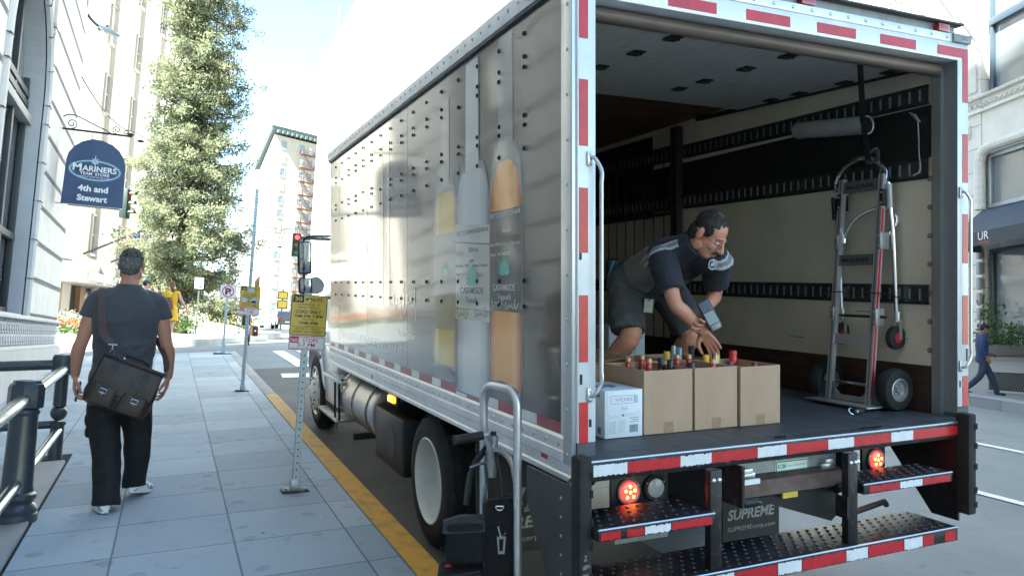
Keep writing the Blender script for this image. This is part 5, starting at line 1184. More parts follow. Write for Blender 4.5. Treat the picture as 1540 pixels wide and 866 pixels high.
def ring(r1, r2, y, m):
    o_, i_ = ell(*r1), ell(*r2); n = len(o_)
    for k in range(n): b.quad((o_[k][0], y, o_[k][1]), (o_[(k+1) % n][0], y, o_[(k+1) % n][1]), (i_[(k+1) % n][0], y, i_[(k+1) % n][1]), (i_[k][0], y, i_[k][1]), m)
ring((.425, .195), (.405, .178), f-.0004, SGG); ring((.408, .181), (.394, .167), f-.0008, SGS); ring((.394, .167), (.37, .15), f-.0004, SGG)
for k in range(16):
    a = 2*PI*k/16 + PI/2; L = (.125 if k % 4 == 0 else .085 if k % 2 == 0 else .055); w_ = .018; cx, cz = xc-.01, zc+.165
    b.prism([(cx + math.cos(a)*L, f, cz + math.sin(a)*L*1.0), (cx - math.sin(a)*w_, f, cz + math.cos(a)*w_), (cx + math.sin(a)*w_, f, cz - math.cos(a)*w_)], (0, -.001 - .0001*k, 0), SGS if k % 2 == 0 else SGT)
b.text('M', (xc-.355, f-.0022, zc-.03), (1, 0, 0), EZ, .14, .135, SGW, .03); b.text('ARINERS', (xc-.205, f-.0022, zc-.025), (1, 0, .0), EZ, .55, .105, SGW, .025)
b.text('TEAM  STORE', (xc-.235, f-.0022, zc-.092), (1, 0, 0), EZ, .47, .052, SGW, .02); b.text('STRAIGHT FROM THE BALLPARK', (xc-.26, f-.0022, zc-.133), (1, 0, 0), EZ, .52, .018, SGW, .01)
b.prism([(xc-.17, f, zc-.108), (xc+.17, f, zc-.108), (xc, f, zc-.118)], (0, -.002, 0), SGR)
b.text('4th and', (xc-.245, f-.0022, 4.235), (1, 0, 0), EZ, .48, .115, SGW, .035); b.text('Stewart', (xc-.245, f-.0022, 4.06), (1, 0, 0), EZ, .48, .115, SGW, .035)
b.build('lettering', board)
b = B(); b.tube([(-2.21, YS, 5.32), (-1.04, YS, 5.345)], .018, IRON, 8); b.tube([(-2.19, YS, 5.2), (-2.19, YS, 5.62)], .014, IRON, 8)
b.tube(bezier([(-2.19, YS, 5.50), (-2.1, YS, 5.58), (-1.95, YS, 5.58), (-1.75, YS, 5.50), (-1.5, YS, 5.40), (-1.38, YS, 5.345)], 6), .010, IRON, 6)
def spiral(cx, cz, r0, a0, turns, s): b.tube([(cx + s*r*math.cos(a), YS, cz + r*math.sin(a)) for k in range(26) for t_ in (k/25,) for r in (r0*(1-.75*t_),) for a in (math.radians(a0) + 2*PI*turns*t_,)], .008, IRON, 6)
spiral(-2.02, 5.43, .09, -90, 1.4, 1); spiral(-1.30, 5.43, .075, -90, 1.4, -1); spiral(-1.15, 5.40, .055, -90, 1.3, 1)
b.tube([(-2.19, YS, 3.98), (-2.05, YS, 3.98)], .006, IRON, 6)
for x in (-1.68, -1.52): b.tube([(x, YS, 5.17), (x, YS, 5.335)], .008, STEEL, 6)
b.build('bracket', t)
t = thing('street_lamp', 'grey cobra-head street lamp on a thin arm above the blue sign', 'street lamp', (-2.75, 19.3, 1.4))
b = B(); b.cyl((-2.75, 19.3, 1.3), (-2.75, 19.3, 9.4), .09, GREYS, r1=.06, n=12); b.build('pole', t)
b = B(); b.tube(bezier([(-2.75, 19.3, 9.1), (-2.5, 19.0, 8.95), (-2.25, 18.9, 8.65), (-2.08, 18.82, 8.50)], 6), .03, WFRAME, 8); b.build('arm', t)
b = B(); b.sph((-1.88, 18.72, 8.42), .24, mat('lamp_grey', (.42, .46, .48), .4, .3), 1.0, .5, .28, 14, 8, Matrix.Rotation(math.radians(16), 3, 'Y')); b.box(-2.12, 18.77, 8.44, -2.0, 18.87, 8.54, WFRAME); b.sph((-1.85, 18.72, 8.37), .16, mat('lamp_lens', (.6, .6, .58), .2), 1, .5, .2); b.sph((-1.93, 18.72, 8.52), .03, BLACK); b.build('lamp_head', t)
SIGY = mat('signal_dark_green', (.02, .035, .03), .5)
def signal(lab, c, u, n, arm=None, pole=None, lit=None):
    t = thing('traffic_signal', lab, 'traffic signal', c); c = V(c); b = B()
    b.obox(c, u, n, EZ, .17, .12, .5, SIGY, .03); b.build('housing', t)
    for k, col in enumerate(('red', 'amber', 'green')):
        z = .32 - .32*k; p = c + n*.13 + V((0, 0, z)); b = B(); on = (k == lit)
        b.lathe([(0, .10), (.015, .09), (.02, 0)], p, n, mat('signal_%s_%s' % (col, on), {'red': (.4, .01, .01), 'amber': (.2, .12, .01), 'green': (.01, .15, .08)}[col], .3, emit={'red': (1, .05, .05), 'amber': (1, .5, 0), 'green': (0, 1, .5)}[col] if on else None, es=.7), 14)
        o = b.build('lens', t); b = B(); b.tube(arc(p, .12, 20, 160, 8, u, EZ), .012, SIGY, 5); vs = arc(p, .12, 10, 170, 10, u, EZ)
        for a_, c_ in zip(vs[:-1], vs[1:]): b.quad(a_, c_, c_ + n*.2, a_ + n*.2, SIGY)
        b.build('visor', o)
    if arm:
        b = B(); b.tube(arm, .07, SIGY, 8); b.build('mast_arm', t); b = B(); b.cyl(pole, arm[-1], .11, SIGY, n=10); b.build('pole', t)
    return t
signal('red traffic signal on a dark mast arm above the truck mirror', (4.55, 33.6, 5.9), V((1, 0, 0)), V((0, -1, 0)), [(4.45, 33.75, 6.2), (5.8, 33.6, 6.28), (9.0, 33.6, 6.4)], (9.0, 33.6, 1.2), 0)
u_ = V((.35, .94, 0)).normalized(); signal('dark green traffic signal seen side-on behind the blue sign', (-1.85, 28.8, 6.15), u_, V((u_.y, -u_.x, 0)), [(-1.85, 29.0, 6.0), (-4.9, 29.2, 6.0)], (-4.9, 29.2, 1.5), None)
def oneway(b, x0, x1, z0, z1, y, tn=.02):
    b.box(x0, y, z0, x1, y+tn, z1, WHITE, .004, 1); w = x1-x0; h = z1-z0; bk = BLACK
    b.text('ONE', (x0+w*.2, y-.003, z0+h*.66), (1, 0, 0), EZ, w*.6, h*.22, bk, .03); b.text('WAY', (x0+w*.2, y-.003, z0+h*.38), (1, 0, 0), EZ, w*.6, h*.22, bk, .03)
    b.prism([(x0+w*.15, y-.001, z0+h*.14), (x0+w*.15, y-.001, z0+h*.20), (x0+w*.58, y-.001, z0+h*.20), (x0+w*.58, y-.001, z0+h*.27), (x0+w*.86, y-.001, z0+h*.17), (x0+w*.58, y-.001, z0+h*.07), (x0+w*.58, y-.001, z0+h*.14)], (0, -.003, 0), bk)
t = thing('one_way_sign', 'one way sign with right arrow on a dark post in the flower bed', 'sign', (.62, 27, 2), group='one way signs')
b = B(); oneway(b, .49, .76, 3.33, 3.69, 26.97); b.build('plate', t); b = B(); b.box(.61, 27, 1.7, .66, 27.05, 3.7, mat('post_dark', (.10, .10, .09), .6)); b.build('post', t)
t = thing('one_way_sign', 'one way sign hanging from a wire beside the red signal', 'sign', (3.99, 35, 6), group='one way signs')
b = B(); oneway(b, 3.77, 4.22, 5.80, 6.46, 34.95); b.build('plate', t); b = B(); b.tube([(3.8, 34.96, 6.46), (3.8, 34.96, 6.72)], .012, BLACK, 5); b.tube([(4.2, 34.96, 6.46), (4.2, 34.96, 6.72)], .012, BLACK, 5); b.build('hanger', t)
def wire(lab, pts, r=.012, sag=.25):
    pts = [V(p) for p in pts]; out = []
    for a_, c_ in zip(pts[:-1], pts[1:]):
        for k in range(12): t_ = k/12; p = a_ + (c_-a_)*t_; p.z -= sag*4*t_*(1-t_); out.append(p)
    out.append(pts[-1]); b = B(); b.tube(out, r, mat('cable_black', (.03, .03, .035), .6), 5); tag(b.build('overhead_cable'), lab, 'cable', 'overhead cables')
wire('span cable holding the hanging one way sign over the street', [(-3.2, 36.5, 7.6), (3.8, 34.97, 6.74), (4.2, 34.95, 6.74), (18.3, 33.5, 7.8)], .014, .1)
wire('cable crossing from the stone building corner past the conifer', [(-2.2, 17.0, 6.9), (-1.45, 24, 7.5), (6.5, 60, 12)], .012, .3)
wire('trolley cable running down the middle of the street', [(6.0, 24, 7.0), (7.5, 60, 8.0), (15, 200, 12)], .015, .3)
wire('second trolley cable running along the far side of the street', [(9.5, 24, 7.0), (10.5, 60, 8.0), (19, 200, 12)], .015, .3)
wire('upper cable rising past the roof corner of the truck', [(24, 20.5, 14.9), (15.5, 11, 12.9)], .02, .05)
wire('lower cable ending at the pale building above the truck roof', [(21.6, 17.5, 13.3), (15.5, 9.2, 11.6)], .02, .05)
for c_, l_ in (((-1.55, 23.3, 7.25), 'small black cable insulator nearer the blue sign, left of the conifer'), ((-1.35, 24.6, 7.4), 'small black cable insulator closer to the conifer branches')): b = B(); b.sph(c_, .06, BLACK, 1.6, 1, .7); tag(b.build('cable_insulator'), l_, 'insulator', 'insulators on the cable')
# ------------------------------------------------------------------ kerbside signs
YELS = mat('sign_yellow', (.60, .42, .03), .4, coat=.3, var=.06, vs=10); YELD = mat('sign_ochre', (.50, .34, .03), .4, coat=.3); SRED = mat('sign_red', (.52, .03, .06), .4); SWHT = mat('sign_face_white', (.70, .73, .76), .4, coat=.3); SBLK = mat('sign_black', (.02, .02, .02), .45)
GALV = mat('galvanised_steel', (.36, .42, .46), .42, .6, var=.12, vs=14, stretch=(3, 3, .6)); WORN = mat('sign_worn_patch', (.55, .57, .56), .6, var=.2, vs=30)
HOLE = mat('post_hole', (.03, .035, .04), .7)
def load_sign(lab, x, y, zb, x0, x1, z0, z1, zt, worn, grp='kerbside load signs'):
    t = thing('parking_sign', lab, 'sign', (x, y, zb), group=grp)
    b = B(); w = .024; b.box(x-w, y-w, zb, x+w, y+w, zt, GALV, .003, 1)
    k = 0; z = zb + .06
    while z < min(zt, z0 + .02) - .02 or (zt > z1 + .2 and z < zt - .03):
        b.lathe([(0, .0065), (.0006, .0065), (.0006, 0)], (x, y-w, z), (0, -1, 0), HOLE, 8, cap=False); b.lathe([(0, .0065), (.0006, .0065), (.0006, 0)], (x-w, y, z), (-1, 0, 0), HOLE, 8, cap=False); z += .0508
    b.build('post', t)
    b = B(); b.box(x-.10, y-.07, zb-.004, x+.10, y+.07, zb+.012, BLACKM, .004); b.cyl((x-.07, y-.03, zb+.012), (x-.07, y-.03, zb+.03), .012, STEEL, n=6); b.cyl((x+.07, y-.03, zb+.012), (x+.07, y-.03, zb+.03), .012, STEEL, n=6); b.box(x-.034, y-.034, zb+.01, x+.034, y+.034, zb+.09, GALV, .003); b.build('base_plate', t)
    yf = y - w - .006; H_ = z1 - z0; W_ = x1 - x0; xc = (x0+x1)/2; s = H_/.426
    def F(pts, d, m): b.prism([(px, yf - d, pz) for px, pz in pts], (0, -.0006, 0), m)
    b = B(); b.prism([(xc+px, yf, (z0+z1)/2+pz) for px, pz in rrect(W_, H_, .018*s)], (0, .004, 0), SWHT)
    zsp = z0 + .26*H_
    yb = [(xc+px, (zsp+z1)/2+pz) for px, pz in rrect(W_-.004, z1-zsp-.003, .016*s)]; F(yb, .0002, SBLK)
    F([(xc+px, (zsp+z1)/2+pz) for px, pz in rrect(W_-.016*s, z1-zsp-.014*s, .012*s)], .0010, YELS)
    F([(xc+px, (z0+zsp)/2+pz) for px, pz in rrect(W_-.008*s, zsp-z0-.010*s, .012*s)], .0004, SRED); F([(xc+px, (z0+zsp)/2+pz) for px, pz in rrect(W_-.018*s, zsp-z0-.020*s, .010*s)], .0012, SWHT)
    F([(x0+.010*s, z1-.062*s), (x0+.095*s, z1-.062*s), (x0+.095*s, z1-.008*s), (x0+.02*s, z1-.008*s)], .0018, SBLK)
    F([(x0+.009*s, zsp+.068*s), (x1-.009*s, zsp+.068*s), (x1-.009*s, zsp+.071*s), (x0+.009*s, zsp+.071*s)], .0018, SBLK)
    plate = b.build('plate', t)
    b = B(); ty = yf - .0032
    def T(txt, xx, zz, ww, hh, m, bold=0.): b.text(txt, (x0 + xx*s, ty, z1 + zz*s), (1, 0, 0), EZ, ww*s, hh*s, m, bold)
    T('30', .028, -.052, .056, .032, YELS, .03); T('MINUTE', .110, -.050, .125, .026, SBLK, .02)
    T('COMMERCIAL OR', .055, -.084, .165, .014, YELD if False else SBLK, 0); T('PERMIT VEHICLE', .055, -.106, .16, .014, SBLK); T('LOAD ONLY', .040, -.144, .19, .026, SBLK, .02)
    T('7AM-3PM  7-8PM', .032, -.176, .21, .022, SBLK, .015); T('MON-FRI', .10, -.197, .08, .013, SBLK); T('7AM-8PM', .068, -.228, .14, .022, SBLK, .015); T('SAT', .115, -.247, .045, .012, SBLK)
    T('USE PAYSTATION', .042, -.266, .18, .013, SBLK, .01) if False else None
    T('USE PAYSTATION', .042, -.272+.004, .18, .0125, SBLK, .01); T('EXCEPT WITH PERMIT', .025, -.290, .22, .0125, SBLK, .01); T('Provided areas subject to towing', .02, -.304, .22, .007, SBLK)
    b.text('NO', (x0+.022*s, ty, zsp-.047*s), (1, 0, 0), EZ, .046*s, .025*s, SWHT, .02); T('STOPS', .105, -.320-.042, .115, .030, SRED, .012); T('3-7 PM', .068, -.320-.077, .13, .028, SRED, .012); T('EXCEPT SAT - SUN, HOL', .022, -.320-.097, .215, .011, SRED)
    b.prism([(x0+.013*s, yf-.0022, zsp-.055*s), (x0+.076*s, yf-.0022, zsp-.055*s), (x0+.076*s, yf-.0022, zsp-.010*s), (x0+.013*s, yf-.0022, zsp-.010*s)], (0, -.0004, 0), SRED)
    b.build('lettering', plate)
    b = B()
    for zz in (z1 - .045*s, z0 + .028*s): b.lathe([(0, .011), (.005, .011), (.009, .007), (.01, 0)], (xc, yf-.002, zz), (0, -1, 0), STEEL, 10)
    b.build('bolt', plate)
    if worn:
        b = B(); q = random.Random(8)
        for cx, cz, r in ((.065, -.20, .055), (.215, -.205, .06), (.15, -.06, .05), (.19, -.235, .04)):
            pp = [(x0+s*(cx + r*1.1*(1+q.uniform(-.3, .3))*math.cos(a)), yf-.0036, z1+s*(cz + r*.7*(1+q.uniform(-.3, .3))*math.sin(a))) for a in [2*PI*k/12 for k in range(12)]]; b.prism(pp, (0, -.0004, 0), WORN)
        b.build('graffiti_removal_patch', plate)
    return t
zg = lambda x, y: H(x, y) + .151
load_sign('clean yellow thirty minute load sign on the nearest kerbside post', .824, 5.952, zg(.824, 5.952), .695, .972, 1.655, 2.085, 2.10, False)
load_sign('paint-smeared yellow load sign on the very tall second post', .90, 11.82, zg(.9, 11.82), .767, 1.053, 2.084, 2.51, 3.98, True)
t = thing('no_parking_sign', 'square no parking sign on the third and farthest kerbside post', 'sign', (.965, 18.317, zg(.965, 18.317)))
x, y, zb = .99, 18.317, zg(.965, 18.317)
b = B(); b.box(x-.024, y-.024, zb, x+.024, y+.024, 2.93, GALV); b.box(x-.04, y-.04, zb, x+.04, y+.04, zb+.25, GALV); b.build('post', t); b = B(); b.box(x-.2, y-.1, zb-.003, x+.2, y+.1, zb+.02, BLACKM, .004); b.build('base_plate', t)
b = B(); xc, zc = 1.0, 2.795; yf = y-.03
def F(pts, d, m): b.prism([(xc+px, yf-d, zc+pz) for px, pz in pts], (0, -.001, 0), m)
F(rrect(.345, .305, .03), 0, SWHT); F(rrect(.335, .295, .028), .0015, SRED); F(rrect(.322, .282, .025), .003, SWHT); pl = b.build('plate', t)
b = B(); b.text('P', (xc-.062, yf-.0045, zc-.075), (1, 0, 0), EZ, .13, .15, SBLK, .05)
n = 32; R1, R2 = .128, .106
for k in range(n):
    a0, a1 = 2*PI*k/n, 2*PI*(k+1)/n; b.quad(*[(xc + r*math.cos(a), yf-.006, zc + r*math.sin(a)) for r, a in ((R1, a0), (R1, a1), (R2, a1), (R2, a0))], SRED)
d = V((.707, 0, -.707)); nn = V((.707, 0, .707)); c = V((xc, yf-.0065, zc)); b.quad(c - d*.112 - nn*.011, c + d*.112 - nn*.011, c + d*.112 + nn*.011, c - d*.112 + nn*.011, SRED)
b.build('symbol', pl)
# ------------------------------------------------------------------ railing (posts stand upright on the sloping walk; built in frame S)
RPM = mat('railing_paint', (.045, .058, .07), .38, .2, coat=.3, var=.08, vs=6); RCH = mat('railing_steel', (.62, .63, .62), .22, 1., var=.06, vs=18, stretch=(6, .3, 6), rvar=.06)
t = thing('railing', 'dark railing with polished steel rails at the left edge of the sidewalk', 'railing', (-.95, 5, .15), 'S')
U3 = UP
def heavy(y):
    c = V((-.953, y, .15)); b = B()
    b.lathe([(0, .135), (.06, .135), (.065, .125), (.09, .13), (.115, .115), (.13, .10), (.16, .118), (.185, .118), (.20, .10), (.24, .092), (.70, .083), (.715, .092), (.735, .092), (.745, .085)], c, U3, RPM, 28)
    b.lathe([(.745, .085), (.75, .105), (.77, .108), (.88, .108), (.90, .098), (.905, .098), (.91, .085), (.928, .08), (.935, 0)], c, U3, RPM, 8)
    b.build('post', t, 30)
def slim(y):
    c = V((-.965, y, .12)); b = B()
    b.lathe([(0, .075), (.03, .07), (.06, .058), (.33, .055), (.335, .066), (.36, .066), (.365, .055)], c, U3, RPM, 20)
    b.sph(c + U3*.44, .07, RPM); b.lathe([(.5, .055), (.82, .053)], c, U3, RPM, 20); b.sph(c + U3*.88, .095, RPM, 1, 1, .85)
    b.lathe([(.78, .062), (.80, .09), (.93, .092), (.96, .08), (.97, 0)], c, U3, RPM, 12); b.build('post', t, 30)
for y in (3.9, 5.945): heavy(y)
slim(7.947)
for h, r in ((.815, .042), (.26, .036)):
    b = B(); p = V((-.953, 0, .15)) + U3*h
    b.cyl((p.x, -2.0, p.z), (p.x, 7.93 + .06*h, p.z-.01*h), r, RCH, n=24); b.build('rail', t)
for h, r in ((.845, .045), (.31, .035)):
    b = B(); p = V((-.965, 7.947, .15)) + U3*h; b.cyl(p, p + V((-2.2, -.1, .02)), r, RPM, n=20); b.build('rail', t)
b = B(); b.box(-1.35, -7, .10, -.855, 7.75, .175, mat('stair_kerb', (.33, .335, .335), .7, var=.12, vs=3, detail=9, bump=.1), .006); b.box(-.853, -7, .1495, -.835, 8.1, .1515, DARK); b.box(-1.2, 7.76, .15, -.84, 8.12, .152, DARK)
structure(b.build('sidewalk_curbing', frame='S'), 'low concrete curbing under the railing posts', 'sidewalk')
# ------------------------------------------------------------------ vegetation
def leafm(n, c1, c2, rough=.5):
    m = mat(n, c1, rough, col2=c2, vs=.9, mid=(.35, .65), detail=6, spec=.4)
    nt = m.node_tree; N = nt.nodes; L = nt.links; b_ = N['Principled BSDF']; tr = N.new('ShaderNodeBsdfTranslucent'); mx = N.new('ShaderNodeMixShader'); mx.inputs[0].default_value = .38
    L.new(b_.inputs['Base Color'].links[0].from_socket, tr.inputs[0]); L.new(b_.outputs[0], mx.inputs[1]); L.new(tr.outputs[0], mx.inputs[2]); L.new(mx.outputs[0], N['Material Output'].inputs[0])
    return m
LEAF_A = leafm('conifer_light', (.19, .215, .12), (.29, .305, .19)); LEAF_B = leafm('conifer_dark', (.065, .09, .06), (.10, .125, .08)); BARK = mat('bark_brown', (.16, .085, .05), .9, var=.3, vs=8, bump=.5, bs=20)
DRY = mat('conifer_dry', (.20, .11, .05), .8)
def leafcloud(b, pts, m, smin, smax, q, long=1.6, droop=0.):
    """small bent leaf cards"""
    vs = []; fs = []
    for p in pts:
        d = V((q.gauss(0, 1), q.gauss(0, 1), q.gauss(0, 1) - droop)).normalized(); u, v = axes(d); a = q.uniform(0, PI); w = (u*math.cos(a) + v*math.sin(a)); s = q.uniform(smin, smax); n = d.cross(w)
        o = len(vs); vs += [p, p + d*s*.5*long + w*s*.32 + n*s*.1, p + d*s*long, p + d*s*.5*long - w*s*.32 + n*s*.1]; fs.append((o, o+1, o+2, o+3))
    b.add(vs, fs, m)
q = random.Random(21)
TB = V((.15, 31.0, H(.15, 31) + .1)); TH = 22.5
CT = thing('conifer_tree', 'towering feathery conifer with reddish trunk on the plaza', 'tree', TB)
b = B(); b.tube([TB + V((.03*math.sin(k), .03*math.cos(k*1.3), TH*k/12)) for k in range(13)], [max(.02, .33*(1-k/12)**.8) for k in range(13)], BARK, 12); b.build('trunk', CT)
bl = B(); lt = []; dk = []; dry = []
for i in range(520):
    t_ = (i + q.random()) / 520; z = 1.3 + (TH - 1.6) * t_ ** 1.05; az = q.uniform(0, 2*PI)
    R = (2.38 * (1 - (z/TH)) ** .80 + .10) * q.uniform(.72, 1.18) * (.86 + .22*math.sin(z*2.1 + 1.3*math.sin(az)))
    if q.random() < .10: R *= 1.18
    base = TB + V((0, 0, z)); out = V((math.cos(az), math.sin(az), 0)); tip = base + out*R + V((0, 0, -.25*R + q.uniform(-.15, .25)))
    mid = base + out*R*.55 + V((0, 0, -.16*R)); path = bezier([base, mid, tip + V((0, 0, .12*R))], 5)
    if i % 2 == 0: bl.tube(path, [.045*(1-k/len(path))+.008 for k in range(len(path))], BARK, 4, cap=False)
    nt_ = max(3, int(3 + 3.2*R))
    for k_ in range(nt_):
        f = (k_ + q.uniform(.3, 1)) / nt_; k = min(len(path)-1, int(f*(len(path)-1) + .5)); c_ = path[k] + V((q.gauss(0, .13), q.gauss(0, .13), q.gauss(0, .10))) * (f + .35); sg = q.uniform(.085, .15) * (.7 + .4*min(1.2, R))
        rr = q.random(); tgt = lt if rr < .66 else dk if rr < .995 else dry
        for _ in range(int(q.uniform(42, 78))):
            tgt.append(c_ + V((q.gauss(0, sg), q.gauss(0, sg), q.gauss(0, sg*.62))) + V((out.x, out.y, -.3)) * abs(q.gauss(0, sg*.6)))
bl.build('limbs', CT)
b = B(); leafcloud(b, lt, LEAF_A, .045, .10, q, 1.8, .3); leafcloud(b, dk, LEAF_B, .045, .10, q, 1.8, .3); leafcloud(b, dry, DRY, .08, .16, q, 1.5, .8); b.build('crown', CT)
# flower beds
GRN = leafm('bed_green', (.05, .10, .025), (.10, .16, .045)); GRN2 = leafm('bed_yellow_green', (.20, .22, .04), (.28, .26, .05)); FW = mat('petal_white', (.72, .66, .66), .7); FO = mat('petal_orange', (.62, .13, .06), .7); FP = mat('petal_pink', (.55, .22, .28), .7); FY = mat('petal_yellow', (.6, .42, .06), .7)
KST = mat('planter_kerb', (.22, .25, .28), .7, var=.1, vs=4)
def bed(name, lab, x0, x1, y0, y1, h, mix, seed, kerb=.18, dens=420):
    q = random.Random(seed); z0 = H((x0+x1)/2, y0) + .15; t = thing(name, lab, 'flower bed', ((x0+x1)/2, (y0+y1)/2, z0))
    b = B(); b.box(x0-.12, y0-.12, z0-.3, x1+.12, y1+.12, z0+kerb, KST, .02); b.build('kerb', t)
    area = (x1-x0)*(y1-y0); g = []; fl = {}
    nb = int(area*4.5)+3
    for _ in range(nb):
        c = V((q.uniform(x0+.1, x1-.1), q.uniform(y0+.1, y1-.1), 0)); hh = h*q.uniform(.7, 1.1); r = q.uniform(.22, .42)
        for _ in range(int(dens/4)):
            d = V((q.gauss(0, 1), q.gauss(0, 1), q.gauss(0, 1))).normalized()*r*q.uniform(.6, 1); p = V((c.x+d.x, c.y+d.y, z0 + kerb*.6 + max(.02, hh*(.55 + d.z/r*.45))))
            hue = (p.z - z0)/h; m = None
            for col, lo, hi, pr in mix:
                if lo <= hue <= hi and q.random() < pr: m = col
            (g if m is None else fl.setdefault(m.name, [])).append(p)
    b = B(); leafcloud(b, g, GRN, .05, .11, q, 1.4); b.build('foliage', t)
    b = B()
    for nme, ps in fl.items(): leafcloud(b, ps, MATS[nme], .045, .085, q, 1.0)
    if fl: b.build('blossom', t)
bed('flower_bed', 'flower bed with orange and white blossom left of the walking man', -6.5, -1.6, 26.7, 28.3, .95, [(FO, .52, .80, .75), (FW, .78, 1.5, .65)], 3)
bed('flower_bed', 'green flower bed with few pink blossoms behind the walking man', -1.35, -.25, 26.7, 28.0, .7, [(FP, .7, 1.4, .25), (FW, .8, 1.4, .2)], 4)
bed('flower_bed', 'rose bed with white and pink blossom beside the yellow dress', -.0, .62, 26.75, 28.2, 1.15, [(FW, .55, 1.4, .3), (FP, .5, 1.4, .25)], 5)
bed('flower_bed', 'bed of yellow green shrubs at the foot of the conifer', .8, 2.6, 29.4, 31.2, .75, [(GRN2, .3, 1.5, .6), (FY, .6, 1.5, .3)], 6, .3)
b = B(); z0 = H(1.4, 28.9)+.15; b.prism([(.80, 28.7, z0), (1.9, 28.5, z0), (1.98, 28.5, z0+.42), (.95, 28.7, z0+.55)], (.1, .5, 0), mat('cast_concrete', (.45, .43, .39), .75, var=.1, vs=4)); b.prism([(1.35, 28.45, z0), (1.95, 28.35, z0), (1.55, 28.55, z0+.5)], (.05, .1, 0), MATS['cast_concrete'])
tag(b.build('concrete_planter'), 'angular cast concrete planter wall at the conifer\'s foot', 'planter')
# ------------------------------------------------------------------ vehicles far off
def car(name, lab, x, y, col, van=False):
    z = HR(x, y); t = thing(name, lab, 'car', (x, y, z)); cm = mat('car_paint_' + col[0], col[1], .25, coat=1., spec=.6); W, L, HT = 1.8, 4.5, 1.5 if not van else 1.75
    prof = [(-L/2, .35), (-L/2, .75), (-L/2+.1, .92), (-L/2+.55, 1.0), (-L/2+1.0, HT-.08), (-L/2+1.5, HT), (.2, HT), (L/2-1.25, .98), (L/2-.2, .82), (L/2, .62), (L/2, .35)]
    prof = [(-a, c) for a, c in prof][::-1] if False else prof
    b = B(); rows = []
    for f, ins in ((-1, 0), (-.86, .0), (.86, 0), (1, 0)): rows.append([(x + f*W/2*(1 if abs(f) < 1 else .98), y + py, z + pz if abs(f) < 1 else z + min(pz, .95)) for py, pz in prof])
    n = len(prof); vs = [p for r in rows for p in r]; fs = [(i*n+k, i*n+(k+1) % n, (i+1)*n+(k+1) % n, (i+1)*n+k) for i in range(3) for k in range(n)] + [list(range(n)), list(range(3*n, 4*n))[::-1]]
    b.add(vs, fs, cm, False); b.build('body', t)
    b = B(); b.add([(x-.65, y-L/2+.52, z+1.0), (x+.65, y-L/2+.52, z+1.0), (x+.58, y-L/2+.93, z+HT-.14), (x-.58, y-L/2+.93, z+HT-.14)], [(0, 1, 2, 3)], GLASS); b.build('rear_window', t)
    for s in (-1, 1):
        b = B(); b.box(x+s*.62-.16, y-L/2-.02, z+.68, x+s*.62+.16, y-L/2+.03, z+.88, MARKR); b.build('tail_light', t)
        for dy in (-1.35, 1.35): b = B(); b.cyl((x+s*.90, y+dy, z+.32), (x+s*.68, y+dy, z+.32), .32, TYRE, n=18); b.build('wheel', t)
    b = B(); b.box(x-.26, y-L/2-.03, z+.5, x+.26, y-L/2, z+.62, SWHT); b.build('licence_plate', t)
car('parked_car', 'white saloon car far down the street behind the paint-smeared sign', 10.65, 111, ('white', (.70, .71, .72)))
car('parked_car', 'dark grey car far down the street below the hanging signs', 8.55, 66, ('dark', (.06, .065, .07)))
car('parked_car', 'silver car farthest away beyond the dark grey car', 12.6, 140, ('silver', (.45, .46, .47)))
# parked bicycle with orange pannier
t = thing('bicycle', 'parked bicycle with black pannier and orange bag beyond the second post', 'bicycle', (2.08, 25.2, HR(2.08, 25.2)))
zb = HR(2.08, 25.2) + .01; BK = mat('bike_black', (.02, .02, .022), .4)
for yy, xx in ((24.75, 2.02), (25.75, 2.2)):
    b = B(); b.tube(arc((xx, yy, zb+.34), .33, 0, 360, 28, V((.15, 1, 0)).normalized(), EZ)[:-1], .02, TYRE, 6, True); [b.cyl((xx, yy, zb+.34), V((xx, yy, zb+.34)) + V((.15, 1, 0)).normalized()*.31*math.cos(a) + EZ*.31*math.sin(a), .002, STEEL, n=4, cap=False) for a in [2*PI*k/14 for k in range(14)]]; b.build('wheel', t)
b = B(); A_, Bk, Cc, D_ = V((2.2, 25.75, zb+.34)), V((2.19, 25.68, zb+.85)), V((2.1, 25.2, zb+.30)), V((2.06, 24.98, zb+.85)); E_ = V((2.02, 24.75, zb+.34))
for a_, c_ in ((A_, Bk), (Bk, Cc), (Bk, D_), (Cc, D_), (D_, E_), (Cc, E_)): b.cyl(a_, c_, .018, mat('bike_frame', (.5, .5, .52), .35), n=8)
b.tube([Bk + V((-.26, .0, .14)), Bk + V((-.05, .05, .16)), Bk + V((.05, .05, .16)), Bk + V((.28, 0, .14))], .014, BK, 6); b.cyl(Bk, Bk + V((0, .03, .16)), .014, BK, n=6); b.build('frame', t)
b = B(); b.sph(D_ + V((0, -.02, .08)), .13, BK, .7, 1.1, .35); b.build('saddle', t)
b = B(); b.box(1.86, 24.66, zb+.62, 2.12, 24.95, zb+.98, BK, .04); b.build('pannier', t); b = B(); b.box(2.16, 24.62, zb+.30, 2.36, 24.92, zb+.62, mat('orange_bag', (.75, .16, .03), .6), .04); b.box(2.19, 24.605, zb+.32, 2.33, 24.62, zb+.60, BK, .02); b.sph((2.26, 24.60, zb+.46), .03, WHITE, 1, .4, 1); b.build('bag', t)
